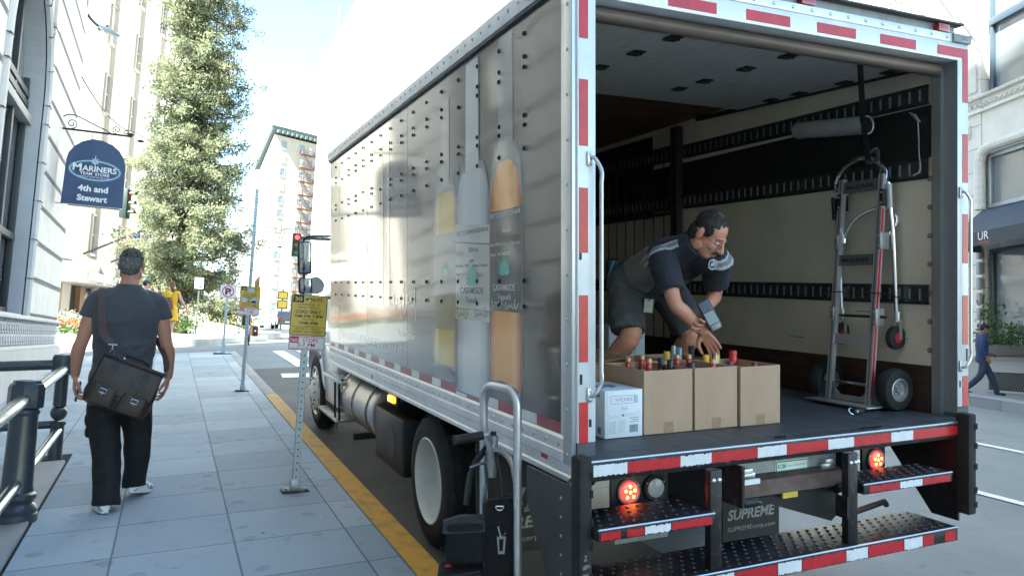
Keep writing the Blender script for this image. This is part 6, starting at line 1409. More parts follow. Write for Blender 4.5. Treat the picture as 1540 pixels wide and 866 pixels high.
# far hanging parking sign
t = thing('garage_sign', 'double yellow and black hanging sign far down the right side', 'sign', (9.05, 72.2, 5.5))
b = B(); b.box(8.6, 72.2, 5.62, 9.5, 72.3, 6.3, SBLK); b.box(8.68, 72.17, 5.70, 9.42, 72.2, 6.22, YELS); b.box(8.6, 72.2, 4.75, 9.5, 72.3, 5.5, SBLK); b.box(8.68, 72.17, 4.83, 9.42, 72.2, 5.42, YELS); b.build('panel', t); b = B(); b.cyl((9.05, 72.25, 2.3), (9.05, 72.25, 6.5), .06, SBLK, n=8); b.build('pole', t)

t = thing('reflection_plant', 'leafy green plant growing against the shop window beside the walking man', 'plant', fp(-.9, .35, 2.18)); q = random.Random(77)  # added plant, stands in for street trees mirrored in the shop glass
b = B(); b.obox(fp(-.9, .22, 2.32), FD, FN, EZ, .75, .12, .14, mat('plant_trough', (.10, .09, .08), .7), .02); b.build('trough', t)
b = B(); ps = []
for _ in range(560):
    s_ = q.uniform(-1.6, -.2); hmax = 1.1 if s_ > -.9 else .5
    ps.append(fp(s_ + q.gauss(0, .05), .25 + q.gauss(0, .12), 2.45 + hmax*q.random()**1.4))
leafcloud(b, ps, GRN, .05, .11, q, 1.5); b.build('foliage', t)
# ------------------------------------------------------------------ people
def loft(b, rings, m, n=22, pw=2.3):
    vs = []
    for c, a, d in rings:
        c, a, d = V(c), V(a), V(d)
        for k in range(n):
            t = 2*PI*k/n; ct, st = math.cos(t), math.sin(t)
            vs.append(c + a*(math.copysign(abs(ct)**(2/pw), ct)) + d*(math.copysign(abs(st)**(2/pw), st)))
    fs = [(i*n+k, i*n+(k+1) % n, (i+1)*n+(k+1) % n, (i+1)*n+k) for i in range(len(rings)-1) for k in range(n)]
    fs += [list(range(n))[::-1], list(range((len(rings)-1)*n, len(rings)*n))]
    b.add(vs, fs, m, True)
def limb(b, pts, rad, m, n=12, sub=4, ends=(True, True)):
    P = bezier(pts, sub); R = []
    for i in range(len(P)):
        t = i / sub; k = min(int(t), len(rad)-2); f = t - k; R.append(rad[k]*(1-f) + rad[k+1]*f)
    b.tube(P, R, m, n)
    if ends[0]: b.sph(P[0], R[0], m, n=n, k=8)
    if ends[1]: b.sph(P[-1], R[-1], m, n=n, k=8)
def solid(b, name, parent, vox, smooth, mats, region=None, disp=None, ang=180, frame='G', dec=None):
    """fuse the overlapping volumes of b into one continuous surface"""
    me = bpy.data.meshes.new('tmp'); me.from_pydata([p for p in b.v], [], b.f)
    bm = bmesh.new(); bm.from_mesh(me); bmesh.ops.recalc_face_normals(bm, faces=bm.faces[:]); bm.to_mesh(me); bm.free()
    ob = bpy.data.objects.new('tmp', me); COL.objects.link(ob)
    md = ob.modifiers.new('r', 'REMESH'); md.mode = 'VOXEL'; md.voxel_size = vox; md.adaptivity = 0
    if smooth: sm = ob.modifiers.new('s', 'SMOOTH'); sm.factor = .5; sm.iterations = smooth
    dg = bpy.context.evaluated_depsgraph_get(); m2 = bpy.data.meshes.new_from_object(ob.evaluated_get(dg))
    bpy.data.objects.remove(ob)
    o_ = V(parent['_o']) if parent is not None else V((0, 0, 0))
    if disp:
        nr = [v.normal.copy() for v in m2.vertices]
        for v, n in zip(m2.vertices, nr): v.co += disp(v.co, n)
    for m in mats: m2.materials.append(m)
    if region:
        for p in m2.polygons: p.material_index = region(p.center, p.normal)
    m2.polygons.foreach_set('use_smooth', [True]*len(m2.polygons))
    for v in m2.vertices: v.co -= o_
    m2.update(); m2.name = name
    o = bpy.data.objects.new(name, m2); COL.objects.link(o); o.parent = parent; o['_o'] = parent['_o']
    return o
def folds(amp, sc, st=(1, 1, 1), seed=0.):
    def f(co, n):
        p = V((co.x*st[0], co.y*st[1], co.z*st[2]))*sc + V((seed, seed*2, 0))
        a = noise.noise(p); c = noise.noise(p*2.3 + V((7, 3, 1)))
        return n * amp * ((1 - abs(a)*2.2) * .7 + c*.5)
    return f
def skinmat(n, c): 
    m = mat(n, c, .48, col2=tuple(x*y for x, y in zip(c, (1.12, .86, .80))), vs=14, mid=(.35, .7), bump=.12, bs=160, spec=.4); m.node_tree.nodes['Principled BSDF'].inputs['Subsurface Weight'].default_value = .12
    m.node_tree.nodes['Principled BSDF'].inputs['Subsurface Radius'].default_value = (.012, .005, .003); return m
def hairmat(n, c1, c2): return mat(n, c1, .55, col2=c2, vs=120, stretch=(1, 1, .25), mid=(.4, .62), bump=.8, bs=170, spec=.3)
def head_frame(f, u):
    f = V(f).normalized(); u = V(u); u = (u - f*u.dot(f)).normalized(); r = f.cross(u); return r, f, u
def ell(b, c, r, f, u, sx, sy, sz, m=None, n=14, k=10): b.sph(c, 1., m, sx, sy, sz, n, k, Matrix((r, f, u)).transposed())
def add_head(b, c, fr, m, s=1., wide=1.):
    r, f, u = fr; c = V(c)
    def P(x, y, z): return c + r*(x*s) + f*(y*s) + u*(z*s)
    def E(p, a, d, e): ell(b, P(*p), r, f, u, a*s*wide, d*s, e*s, m)
    E((0, -.012, .032), .076, .096, .086); E((0, .026, -.035), .063, .068, .088); E((0, .048, -.088), .044, .042, .032); E((0, .080, .016), .052, .016, .012)
    limb(b, [P(0, .090, .006), P(0, .104, -.018), P(0, .112, -.036)], [.009*s, .012*s, .016*s], m, 10, 3)
    for sx in (-1, 1):
        E((sx*.013, .099, -.040), .009, .012, .008); E((sx*.040, .062, -.030), .024, .025, .026); E((sx*.062, .0, -.065), .012, .032, .03)
        E((sx*.080, -.012, -.008), .009, .022, .033); E((sx*.084, -.018, .004), .007, .012, .020)
    E((0, .092, -.064), .024, .012, .0065); E((0, .090, -.076), .022, .012, .007)
    return P
def add_eyes(par, P, fr, s=1.):
    r, f, u = fr
    for sx in (-1, 1):
        b = B(); b.sph(P(sx*.031, .078, -.004), .0125*s, mat('eye_white', (.6, .58, .55), .2), n=10, k=8); b.sph(P(sx*.031, .0865, -.006), .0055*s, mat('iris_brown', (.03, .02, .015), .15), n=8, k=6); b.build('eye', par)
def hand(b, W, d, nrm, thumb, curl, m, s=1., spread=.0):
    """palm with four unequal bent fingers and a thumb; curl: bend per knuckle in degrees per finger"""
    W = V(W); d = V(d).normalized(); nrm = V(nrm); nrm = (nrm - d*nrm.dot(d)).normalized(); t = d.cross(nrm).normalized()*thumb
    for k in range(4):
        off = (.028 - .0187*k)*s; a0 = W + t*off*.55; a1 = W + d*.088*s*(1 - .04*k) + t*off
        limb(b, [a0, a1], [.0135*s, .0115*s], m, 8, 2)
        L = [.046, .051, .047, .037][k]; p = a1; dd = (d + t*(.10 - .07*k)*(1+spread)).normalized()
        pts = [a1]; cc = curl[k] if isinstance(curl, (list, tuple)) else curl
        for j, q_ in enumerate((1., .62, .5)):
            ax = t; ang = math.radians(cc*(1 if j else .7)); 
            dd = (Matrix.Rotation(ang if (d.cross(nrm)).dot(ax) > 0 else -ang, 3, ax) @ dd).normalized(); p = p + dd*L*q_*s; pts.append(p)
        limb(b, pts, [.0098*s, .0088*s, .008*s, .0068*s], m, 8, 3)
    p0 = W + d*.022*s + t*.022*s; p1 = p0 + (d*.6 + t*.75 + nrm*.35).normalized()*.042*s; p2 = p1 + (d*.85 + t*.25 + nrm*.4).normalized()*.034*s; p3 = p2 + (d*.95 + nrm*.35).normalized()*.024*s
    limb(b, [p0, p1, p2, p3], [.0165*s, .0125*s, .0105*s, .008*s], m, 8, 3)
SK1 = skinmat('skin_tan', (.43, .235, .165)); SK2 = skinmat('skin_ruddy', (.54, .285, .20)); SK3 = skinmat('skin_fair', (.56, .36, .29)); SK4 = skinmat('skin_brown', (.26, .14, .085))
HEATHER = mat('heather_charcoal', (.046, .050, .058), .85, col2=(.074, .078, .086), vs=420, mid=(.35, .65), bump=.25, bs=500, sheen=.15, detail=2)
TROUS = mat('black_trousers', (.010, .0105, .011), .8, var=.3, vs=14, bump=.2, bs=300)
SHOEW = mat('shoe_white', (.76, .77, .76), .55, var=.06, vs=30); SHOEG = mat('shoe_grey', (.25, .26, .27), .6)
# ---------------- the man walking away (level frame)
WX, WY, WZ = -.425, 6.1, .505
def w(x, y, z): return V((WX + x, WY + y, WZ + z))
MAN = thing('person', 'man in charcoal t-shirt and black trousers walking away with a shoulder bag', 'person', (WX, WY, WZ))
fr = head_frame((.16, 1, -.03), (0, 0, 1)); X_, Y_ = V((1, 0, 0)), V((0, 1, 0))
b = B(); P = add_head(b, w(.0, .03, 1.715), fr, None, 1.02)
limb(b, [w(.0, .025, 1.68), w(.0, .005, 1.60), w(.0, -.015, 1.50)], [.056, .062, .085], None, 14, 4)
loft(b, [(w(0, 0, 1.52), X_*.10, Y_*.07), (w(0, -.01, 1.44), X_*.18, Y_*.095), (w(0, -.01, 1.3), X_*.19, Y_*.11), (w(0, 0, 1.1), X_*.165, Y_*.10), (w(0, 0, .95), X_*.165, Y_*.10), (w(0, 0, .80), X_*.17, Y_*.12)], None)
for s in (-1, 1):
    sh = w(s*.195, -.005, 1.445); el = w(-.268, -.02, 1.155) if s < 0 else w(.272, -.02, 1.165); wr = w(-.298, .055, .905) if s < 0 else w(.308, .05, .915)
    limb(b, [w(s*.10, 0, 1.47), sh, (sh+el)/2 + V((s*.004, -.008, 0)), el, (el*2+wr)/3 + V((s*.012, 0, 0)), wr], [.06, .066, .053, .043, .046, .029], None, 14, 5)
    hand(b, wr, V((s*.06 + (.06 if s < 0 else -.14), .10, -1)), V((-s*1., .12, 0)), 1 if s < 0 else -1, [26, 30, 32, 34] if s < 0 else [20, 24, 28, 30], None, 1.05)
LEGL = [w(-.095, 0, .80), w(-.085, .01, .62), w(-.048, -.03, .40), w(-.018, -.13, .16), w(-.015, -.16, .06)]; LEGR = [w(.095, 0, .80), w(.125, .05, .62), w(.138, .10, .42), w(.135, .17, .20), w(.14, .195, .11)]
for L in (LEGL, LEGR): limb(b, L, [.085, .08, .058, .045, .042], None, 12, 4)
for c, h in ((LEGL[-1], w(-.03, -.02, .02)), (LEGR[-1], w(.16, .36, .05))): limb(b, [c, (c+h)/2, h], [.04, .035, .028], None, 10, 3)
body = solid(b, 'body', MAN, .0045, 3, [SK1])
add_eyes(MAN, P, fr)
b = B(); r, f, u = fr; ell(b, P(0, -.024, .038), r, f, u, .0815, .094, .088); ell(b, P(0, -.055, -.012), r, f, u, .072, .060, .072); ell(b, P(0, .035, .082), r, f, u, .060, .045, .045)
solid(b, 'hair', MAN, .004, 2, [hairmat('hair_salt', (.022, .018, .015), (.12, .115, .105)), hairmat('hair_grey', (.06, .056, .05), (.22, .215, .20))], lambda c, n: 1 if (P(0, 0, .045).z - c.z) + .02*noise.noise(c*40) > 0 else 0, lambda co, n: n * (.0035*noise.noise(co*90) + .003*noise.noise(co*160)))
b = B()
TS = [(.70, .208, .140), (.82, .207, .135), (.95, .200, .126), (1.05, .197, .122), (1.18, .208, .125), (1.30, .222, .130), (1.40, .222, .122), (1.47, .185, .105), (1.515, .135, .088), (1.548, .095, .078), (1.57, .078, .072)]
loft(b, [(w(0, -.008 - (.02 if z > 1.2 else 0), z), X_*a, Y_*d) for z, a, d in TS], None, 28)
for s in (-1, 1):
    e = w(-.250, -.015, 1.315) if s < 0 else w(.252, -.015, 1.325)
    limb(b, [w(s*.09, -.012, 1.485), w(s*.185, -.008, 1.445), w(s*.222, -.01, 1.385), e], [.062, .078, .069, .061], None, 16, 5, (True, False))
def tdisp(co, n):
    q_ = co - V((WX, WY, WZ)); k = max(0, min(1, (1.5 - q_.z)*1.6)); a = noise.noise(V((q_.x*9 + q_.z*7, q_.y*8, q_.z*11 - q_.x*9))); c = noise.noise(V((q_.x*22 - q_.z*14, q_.y*20, q_.z*20 + q_.x*10)) + V((3, 1, 2))); e = 1 - abs(noise.noise(V((q_.x*5 - q_.z*9*(1 if q_.x > 0 else -1), q_.y*5, q_.z*4 + q_.x*3))))*3
    return n*(k*(.012*a + .005*c + .006*e))
solid(b, 't_shirt', MAN, .006, 3, [HEATHER], None, tdisp)
b = B(); b.tube([w(.079*math.cos(t), -.028 + .074*math.sin(t), 1.568 + .012*math.sin(t)) for t in [2*PI*k/28 for k in range(28)]], .0045, HEATHER, 6, True); b.build('collar', MAN)
b = B(); loft(b, [(w(0, 0, z), X_*a, Y_*d) for z, a, d in ((1.0, .185, .118), (.88, .197, .130), (.78, .202, .136), (.70, .198, .130), (.64, .17, .10))], None, 24)
limb(b, [w(-.098, 0, .80), w(-.092, 0, .62), w(-.058, -.035, .42), w(-.034, -.10, .24), w(-.018, -.153, .085), w(-.016, -.165, .036)], [.108, .103, .094, .088, .086, .088], None, 18, 5, (True, False))
limb(b, [w(.098, 0, .80), w(.118, .03, .62), w(.138, .085, .43), w(.142, .125, .28), w(.138, .170, .14), w(.141, .172, .098)], [.108, .102, .090, .083, .078, .080], None, 18, 5, (True, False))
for k, (x, z, r_) in enumerate(((-.20, .60, .035), (-.195, .52, .03), (.215, .62, .03))): b.sph(w(x*.92, .0, z), r_*.8, None, .8, 1.6, 1.8)
solid(b, 'trousers', MAN, .007, 3, [TROUS], None, folds(.008, 6, (1, 1, .9), 2.))
for (x, y, z, yaw, lift) in ((-.030, -.175, -.010, -.25, 0), (.150, .165, .034, .62, .030)):
    b = B(); g = B(); c = w(x, y, z); dy = V((yaw, 1, 0)).normalized(); dx = V((dy.y, -dy.x, 0))
    hz = V((0, 0, 1)); 
    def sp(u_, v_, t_): return c + dx*u_ + dy*v_ + hz*(t_ + lift*(1 - max(0, min(1, (v_+.08)/.22))))
    limb(b, [sp(0, -.035, .036), sp(0, .015, .042), sp(.0, .08, .042), sp(.004, .165, .034)], [.036, .040, .042, .033], None, 14, 4)
    sh = solid(b, 'shoe', MAN, .005, 3, [SHOEW, SHOEG], lambda q_, n: 1 if (noise.noise(q_*26) > .22) else 0)
    out = [(math.cos(t)*.044*(1 if math.sin(t) > 0 else .93), math.sin(t)*.135 + .062) for t in [2*PI*k/26 for k in range(26)]]
    vs = [sp(a, c_, .002) for a, c_ in out] + [sp(a*1.03, c_*1.0, .026 if c_ > 0 else .034) for a, c_ in out]; n = 26
    g.add(vs, [(k, (k+1) % n, n+(k+1) % n, n+k) for k in range(n)] + [list(range(n))[::-1], list(range(n, 2*n))], SHOEW); g.add([p + V((0, 0, -.001)) for p in vs[:n]] + [p + V((0, 0, .007)) for p in vs[:n]], [(k, (k+1) % n, n+(k+1) % n, n+k) for k in range(n)] + [list(range(n))[::-1]], BLACK); g.build('sole', sh)
# shoulder bag
LEA = mat('brown_leather', (.026, .0155, .012), .40, col2=(.044, .028, .022), vs=9, mid=(.3, .7), bump=.22, bs=45, spec=.4); LEA2 = mat('brown_leather_edge', (.012, .008, .007), .45); STRP = mat('brown_webbing', (.075, .052, .048), .75, var=.1, vs=200)
BG = thing('shoulder_bag', 'dark brown leather briefcase bag slung low across the walking man\'s back', 'bag', w(.03, -.2, .7))
th = math.radians(-20); bu = V((math.cos(th), 0, math.sin(th))); bv = V((-math.sin(th), 0, math.cos(th))); bn = V((0, -1, 0)); BC = w(.028, -.20, .845)
def bp(u_, v_, n_=0.): return BC + bu*u_ + bv*v_ + bn*n_
b = B(); loft(b, [(bp(0, v_), bu*a, bn*d) for v_, a, d in ((-.175, .185, .03), (-.165, .205, .055), (-.10, .222, .068), (.02, .218, .062), (.12, .205, .048), (.158, .198, .030))], None, 30, 4.5)
bd = solid(b, 'bag_body', BG, .006, 2, [LEA], None, lambda co, n: n*(.004*noise.noise(co*14) + .002*noise.noise(co*35)))
b = B(); rowsn = 14; vs = []; fs = []
cols = 18
for i in range(rowsn+1):
    v_ = .165 - .225*i/rowsn
    for j in range(cols+1):
        u_ = (-.195 + .39*j/cols)*(1.03 - .04*(i == 0)); e = abs(j/cols*2-1); cut = .035*max(0, (e-.86)/.14)**2*(i/rowsn)**3
        dep = .052 + .026*math.sin(min(1, i/rowsn*1.15)*PI*.5) - .008*e**4 + .004*noise.noise(V((u_*14, v_*10, 2))) - .03*(1 if i == 0 else 0)
        vs.append(bp(u_, v_ + cut, dep))
for i in range(rowsn):
    for j in range(cols): a = i*(cols+1)+j; fs.append((a, a+cols+1, a+cols+2, a+1))
b.add(vs, fs, LEA, True); 
edge_ = [vs[rowsn*(cols+1)+j] for j in range(cols+1)]; b.tube([vs[i*(cols+1)] for i in range(rowsn+1)] + edge_[1:] + [vs[i*(cols+1)+cols] for i in range(rowsn-1, -1, -1)], .0045, LEA2, 6)
b.build('flap', BG)
b = B(); b.obox(bp(0, .168, .015), bu, bn, bv, .205, .022, .012, LEA2, .006); b.obox(bp(0, .178, .03), bu, bn, bv, .205, .006, .004, LEA2); b.build('frame', BG)
b = B(); b.tube(bezier([bp(-.075, .178, .02), bp(-.06, .205, .025), bp(0, .212, .028), bp(.07, .205, .025), bp(.085, .178, .02)], 5), [.009]*21, LEA2, 8); b.sph(bp(-.075, .182, .02), .012, CHROME); b.sph(bp(.085, .182, .02), .010, BLACKM); b.build('handle', BG)
for u_ in (-.105, .105):
    b = B(); pts = [bp(u_, .15, .060), bp(u_, .08, .083), bp(u_, 0, .089), bp(u_, -.06, .088), bp(u_, -.115, .080)]
    vs = [];
    for p in pts: vs += [p - bu*.016, p + bu*.016]
    b.add(vs, [(2*k, 2*k+1, 2*k+3, 2*k+2) for k in range(len(pts)-1)], LEA2); b.tube(vs[0::2], .0025, LEA, 4); b.tube(vs[1::2], .0025, LEA, 4); st = b.build('closure_strap', BG)
    b = B(); c = bp(u_, -.062, .094); q4 = [c + bu*a + bv*d for a, d in ((-.020, -.014), (.020, -.014), (.020, .014), (-.020, .014))]; b.tube(q4, .003, CHROME, 6, True); b.tube([c, c - bv*.03], .003, CHROME, 6); b.sph(bp(u_, -.115, .084), .006, CHROME); b.build('buckle', st)
for u_ in (-.10, .10):
    b = B(); loft(b, [(bp(u_, v_, .058), bu*a, bn*d) for v_, a, d in ((-.165, .080, .012), (-.155, .088, .030), (-.10, .090, .034), (-.03, .086, .028), (-.015, .082, .012))], LEA, 20, 4); b.build('pocket', BG)
b = B(); D_ = lambda p: p
ring = bp(-.165, .19, .01); pts = bezier([w(-.10, .12, 1.30), w(-.155, .09, 1.46), w(-.165, .03, 1.53), w(-.168, -.06, 1.515), w(-.160, -.125, 1.42), w(-.145, -.155, 1.30), w(-.125, -.165, 1.20), ring + V((0, 0, .055))], 7)
vs = []
for i, p in enumerate(pts):
    d = (pts[min(i+1, len(pts)-1)] - pts[max(i-1, 0)]).normalized(); wv = V((1, 0, 0)); wv = (wv - d*wv.dot(d)).normalized()*.026; nn = d.cross(wv).normalized()*.0015
    vs += [p - wv - nn, p + wv - nn, p + wv + nn, p - wv + nn]
b.add(vs, [(4*i+k, 4*i+(k+1) % 4, 4*i+4+(k+1) % 4, 4*i+4+k) for i in range(len(pts)-1) for k in range(4)], STRP)
vs2 = bezier([bp(.20, .15, .0), bp(.19, .25, -.05), w(.19, .06, 1.2), w(.10, .13, 1.25), w(-.02, .14, 1.28), w(-.10, .12, 1.30)], 6); b.tube(vs2, .02, STRP, 8, flat=.15); b.build('shoulder_strap', BG)
b = B(); 
for rg in (ring, bp(.205, .165, .01)): b.tube([rg + V((.014*math.cos(t), 0, .022*math.sin(t))) for t in [2*PI*k/14 for k in range(14)]], .0035, CHROME, 6, True)
b.tube([ring + V((-.028, 0, .055)), ring + V((.028, 0, .055))], .005, STEEL, 6); b.tube([ring + V((0, 0, .055)), ring + V((0, 0, .022))], .006, CHROME, 6); b.build('ring', BG)
b = B(); b.obox(w(-.272, .075, .79), V((.15, .2, 1)).normalized(), V((1, 0, -.15)).normalized(), V((0, 1, -.2)).normalized(), .07, .006, .034, BLACK, .004); b.obox(w(-.264, .075, .79), V((.15, .2, 1)).normalized(), V((1, 0, -.15)).normalized(), V((0, 1, -.2)).normalized(), .06, .001, .03, mat('phone_screen', (.3, .32, .33), .1))
tag(b.build('mobile_phone'), 'black mobile phone held in the walking man\'s left hand', 'phone')
# ---------------- the worker bending over the boxes (frame S)
WK = thing('person', 'delivery worker in navy and grey shirt and shorts bending over the bottle boxes', 'person', (2.6, 3.95, 1.0), 'S')
PEL = V((2.655, 3.985, 1.765)); CHE = V((2.645, 3.65, 1.855)); NEK = V((2.655, 3.47, 1.925)); HC = V((2.690, 3.385, 1.992))
SR, SL = V((2.515, 3.575, 1.865)), V((2.755, 3.40, 1.850)); ER, EL_ = V((2.495, 3.43, 1.615)), V((2.875, 3.57, 1.655)); WR, WL = V((2.655, 3.405, 1.462)), V((2.70, 3.42, 1.592))
HPR, HPL = V((2.555, 3.985, 1.725)), V((2.76, 3.93, 1.725)); KR, KL = V((2.475, 3.84, 1.42)), V((2.86, 3.78, 1.42)); AR, AL = V((2.40, 4.02, 1.09)), V((2.90, 3.98, 1.09))
imr, imt = V((.9135, -.4067, 0)), V((-.4067, -.9135, 0))
hf = (imr*.60 + imt*.52 + V((0, 0, -.62))).normalized(); hu = V((0, 0, 1)) + imr*.25 + imt*.25
fr2 = head_frame(hf, hu)
b = B(); P2 = add_head(b, HC, fr2, None, 1.03, 1.04)
limb(b, [P2(0, -.02, -.05), NEK + V((0, .03, -.01)), CHE + V((0, -.02, -.02))], [.058, .064, .075], None, 14, 4)
sd_ = (CHE - PEL).normalized(); lat0 = V((.97, -.22, 0)); lat1 = (SL - SR).normalized()
def ringw(t, wd, dp, bulge=0.):
    c = PEL.lerp(CHE, t/.62) if t <= .62 else CHE.lerp(NEK, (t-.62)/.38)
    lt_ = lat0.lerp(lat1, min(1, t)); dd = sd_; lt_ = (lt_ - dd*lt_.dot(dd)).normalized(); ds = dd.cross(lt_).normalized()
    if ds.z < 0: ds = -ds
    return (c + ds*bulge, lt_*wd, ds*dp)
loft(b, [ringw(0, .16, .12), ringw(.3, .165, .125, -.02), ringw(.6, .15, .095), ringw(.85, .13, .07), ringw(1., .07, .055)], None)
for S_, E_, W_, s in ((SR, ER, WR, -1), (SL, EL_, WL, 1)):
    limb(b, [CHE.lerp(S_, .7), S_, (S_+E_)/2, E_, (E_*2+W_)/3, W_], [.050, .054, .047, .040, .043, .028], None, 14, 5)
hand(b, WR, V((2.735, 3.398, 1.37)) - WR, V((-.25, -.45, -.4)), 1, [34, 38, 40, 42], None, 1.03, .6)
hand(b, WL, V((-.35, -.35, -.75)), V((-.75, .2, .35)), 1, [30, 34, 38, 40], None, 1.03)
for H_, K_, A_ in ((HPR, KR, AR), (HPL, KL, AL)):
    limb(b, [H_, (H_+K_)/2, K_, K_.lerp(A_, .35) + V((0, .03, 0)), A_], [.10, .088, .062, .064, .042], None, 14, 5)
    limb(b, [A_, A_ + V((0, -.03, -.06)), A_ + V((-.02, -.16, -.065))], [.042, .036, .03], None, 10, 3)
solid(b, 'body', WK, .0045, 3, [SK2])
add_eyes(WK, P2, fr2, .95)
r, f, u = fr2; DH = hairmat('hair_dark', (.012, .010, .009), (.05, .043, .038))
b = B(); ell(b, P2(0, -.0165, .040), r, f, u, .0835, .0965, .0885); ell(b, P2(0, -.06, -.02), r, f, u, .074, .056, .07)
for sx in (-1, 1): ell(b, P2(sx*.066, .012, .030), r, f, u, .014, .034, .036)
def thin(c, n):
    q_ = c - P2(.0, -.005, .115); return 1 if q_.length < .024 + .012*noise.noise(c*60) else 0
solid(b, 'hair', WK, .004, 2, [DH, hairmat('hair_thin', (.20, .10, .07), (.10, .06, .045))], thin, lambda co, n: n*(.003*noise.noise(co*100)))
b = B(); limb(b, [P2(-.030, .090, -.062), P2(-.014, .104, -.052), P2(0, .108, -.050), P2(.014, .104, -.052), P2(.030, .090, -.062)], [.006, .009, .009, .009, .006], DH, 8, 3)
solid(b, 'moustache', WK, .003, 1, [hairmat('moustache_grey', (.035, .028, .024), (.12, .105, .09))], None, lambda co, n: n*(.0015*noise.noise(co*200)))
b = B()
for sx in (-1, 1): b.tube([P2(sx*.050, .084, .022), P2(sx*.034, .092, .024), P2(sx*.020, .092, .023)], .0035, DH, 5)
b.build('eyebrow', WK)
b = B(); GM = mat('spectacle_wire', (.05, .05, .05), .3, .6)
for sx in (-1, 1):
    b.tube([P2(sx*.033 + .022*math.cos(t), .101, -.014 + .015*math.sin(t)) for t in [2*PI*k/18 for k in range(18)]], .0016, GM, 5, True); b.tube([P2(sx*.056, .098, -.006), P2(sx*.079, .06, .0), P2(sx*.083, -.005, .008), P2(sx*.084, -.022, -.004)], .002, GM, 5)
b.tube([P2(-.012, .102, -.010), P2(0, .108, -.007), P2(.012, .102, -.010)], .0016, GM, 5); b.build('spectacles', WK)
NAVY = mat('navy_shirt', (.016, .020, .030), .75, var=.18, vs=60, bump=.15, bs=300, sheen=.1); GRYS = mat('grey_shirt_panel', (.20, .19, .178), .75, var=.12, vs=60, bump=.15, bs=300); PIPE = mat('shirt_piping', (.36, .40, .46), .7)
b = B(); loft(b, [ringw(-.04, .166, .128, .0), ringw(.05, .165, .128, -.010), ringw(.25, .170, .132, -.02), ringw(.5, .178, .125, -.01), ringw(.68, .180, .112), ringw(.85, .158, .092), ringw(.98, .105, .078), ringw(1.06, .08, .07)], None, 28)
sl = []
for S_, E_, k in ((SR, ER, .74), (SL, EL_, .62)):
    e = S_.lerp(E_, k); limb(b, [CHE.lerp(S_, .5) + V((0, 0, .01)), S_, S_.lerp(E_, .4), e], [.074, .079, .076, .074], None, 16, 5, (True, False))
def shirt_reg(c, n):
    tt = (c - PEL).dot(sd_) / (NEK-PEL).dot(sd_); l0 = lat0.lerp(lat1, max(0, min(1, tt))); l0 = (l0 - sd_*l0.dot(sd_)).normalized(); ds = sd_.cross(l0); ds = ds if ds.z > 0 else -ds
    ax = PEL + sd_*(c-PEL).dot(sd_); a = (c-ax).dot(l0); h = (c-ax).dot(ds); side = abs(a)
    for S_, E_ in ((SR, ER), (SL, EL_)):
        d = (E_-S_).normalized(); k = (c-S_).dot(d); rad = ((c-S_) - d*k).length
        if k > -.005 and rad < .10: return 0
        if -.055 < k <= -.005 and rad < .125 and side > .07: return 2 if (k > -.02 or k < -.045) else 1
    lim = .055 + .03*math.sin(tt*5)
    if tt < .66 and side > .06 and h < lim and h > -.15: 
        return 2 if h > lim-.012 or (tt < .1 and int((h+.2)*60) % 3 == 0) else 1
    return 0
solid(b, 'shirt', WK, .0042, 4, [NAVY, GRYS, PIPE], shirt_reg, folds(.007, 10, (1, 1, 1), 4.))
b = B(); c0 = NEK + V((-.0, .02, .0)); ud = (P2(0, 0, 0) - NEK).normalized(); u1, v1 = axes(ud)
b.tube([c0 + ud*.02 + u1*.078*math.cos(t) + v1*.078*math.sin(t) for t in [2*PI*k/22 for k in range(22)]], .018, NAVY, 8, True); b.build('collar', WK)
SHO = mat('grey_shorts', (.075, .077, .083), .8, var=.18, vs=40, bump=.2, bs=260)
b = B(); limb(b, [PEL + V((-.03, .03, -.02)), PEL + V((.05, -.0, -.02))], [.148, .148], None, 20, 3); limb(b, [HPR, HPL], [.125, .125], None, 16, 3)
for H_, K_, s in ((HPR, KR, -1), (HPL, KL, 1)): limb(b, [H_ + V((0, .02, 0)), H_.lerp(K_, .5) + V((s*.015, 0, 0)), H_.lerp(K_, .9)+ V((s*.015, .0, -.01))], [.122, .108, .099], None, 18, 6, (True, False))
solid(b, 'shorts', WK, .007, 3, [SHO], None, folds(.008, 9, (1, 1, 1), 9.))
for A_ in (AR, AL):
    b = B(); limb(b, [A_ + V((0, .05, -.045)), A_ + V((0, -.02, -.045)), A_ + V((-.02, -.12, -.05)), A_ + V((-.03, -.2, -.058))], [.045, .047, .045, .032], None, 12, 4); limb(b, [A_ + V((0, .01, -.03)), A_ + V((0, .01, .03))], [.048, .05], None, 12, 2); solid(b, 'shoe', WK, .007, 2, [BLACK])
b = B(); bc = V((2.567, 3.79, 1.592)); bx, by = (imr*.97 + V((0, 0, -.1))).normalized(), V((.09, -.03, 1)).normalized(); nb = imt
b.obox(bc, bx, nb, by, .032, .006, .046, BLACK, .004); b.obox(bc + nb*.007, bx, nb, by, .026, .001, .040, mat('badge_face', (.55, .54, .46), .4)); b.prism([bc + nb*.009 + bx*a + by*c for a, c in ((-.016, .040), (.016, .040), (0, .022))], nb*.001, INKG); b.text('JCG', bc + nb*.0095 - bx*.008 - by*.012, bx, by, .016, .014, INKG); b.build('id_badge', WK)
b = B(); lc = P2(0, 0, 0); LP = V((2.652, 3.318, 1.822)); lx, ly = (imr*.9 + V((0, 0, .1)) - imt*.25).normalized(), (V((0, 0, .93)) - imt*.2 + imr*.1).normalized(); ln_ = lx.cross(ly); ln_ = ln_ if ln_.dot(imt) > 0 else -ln_
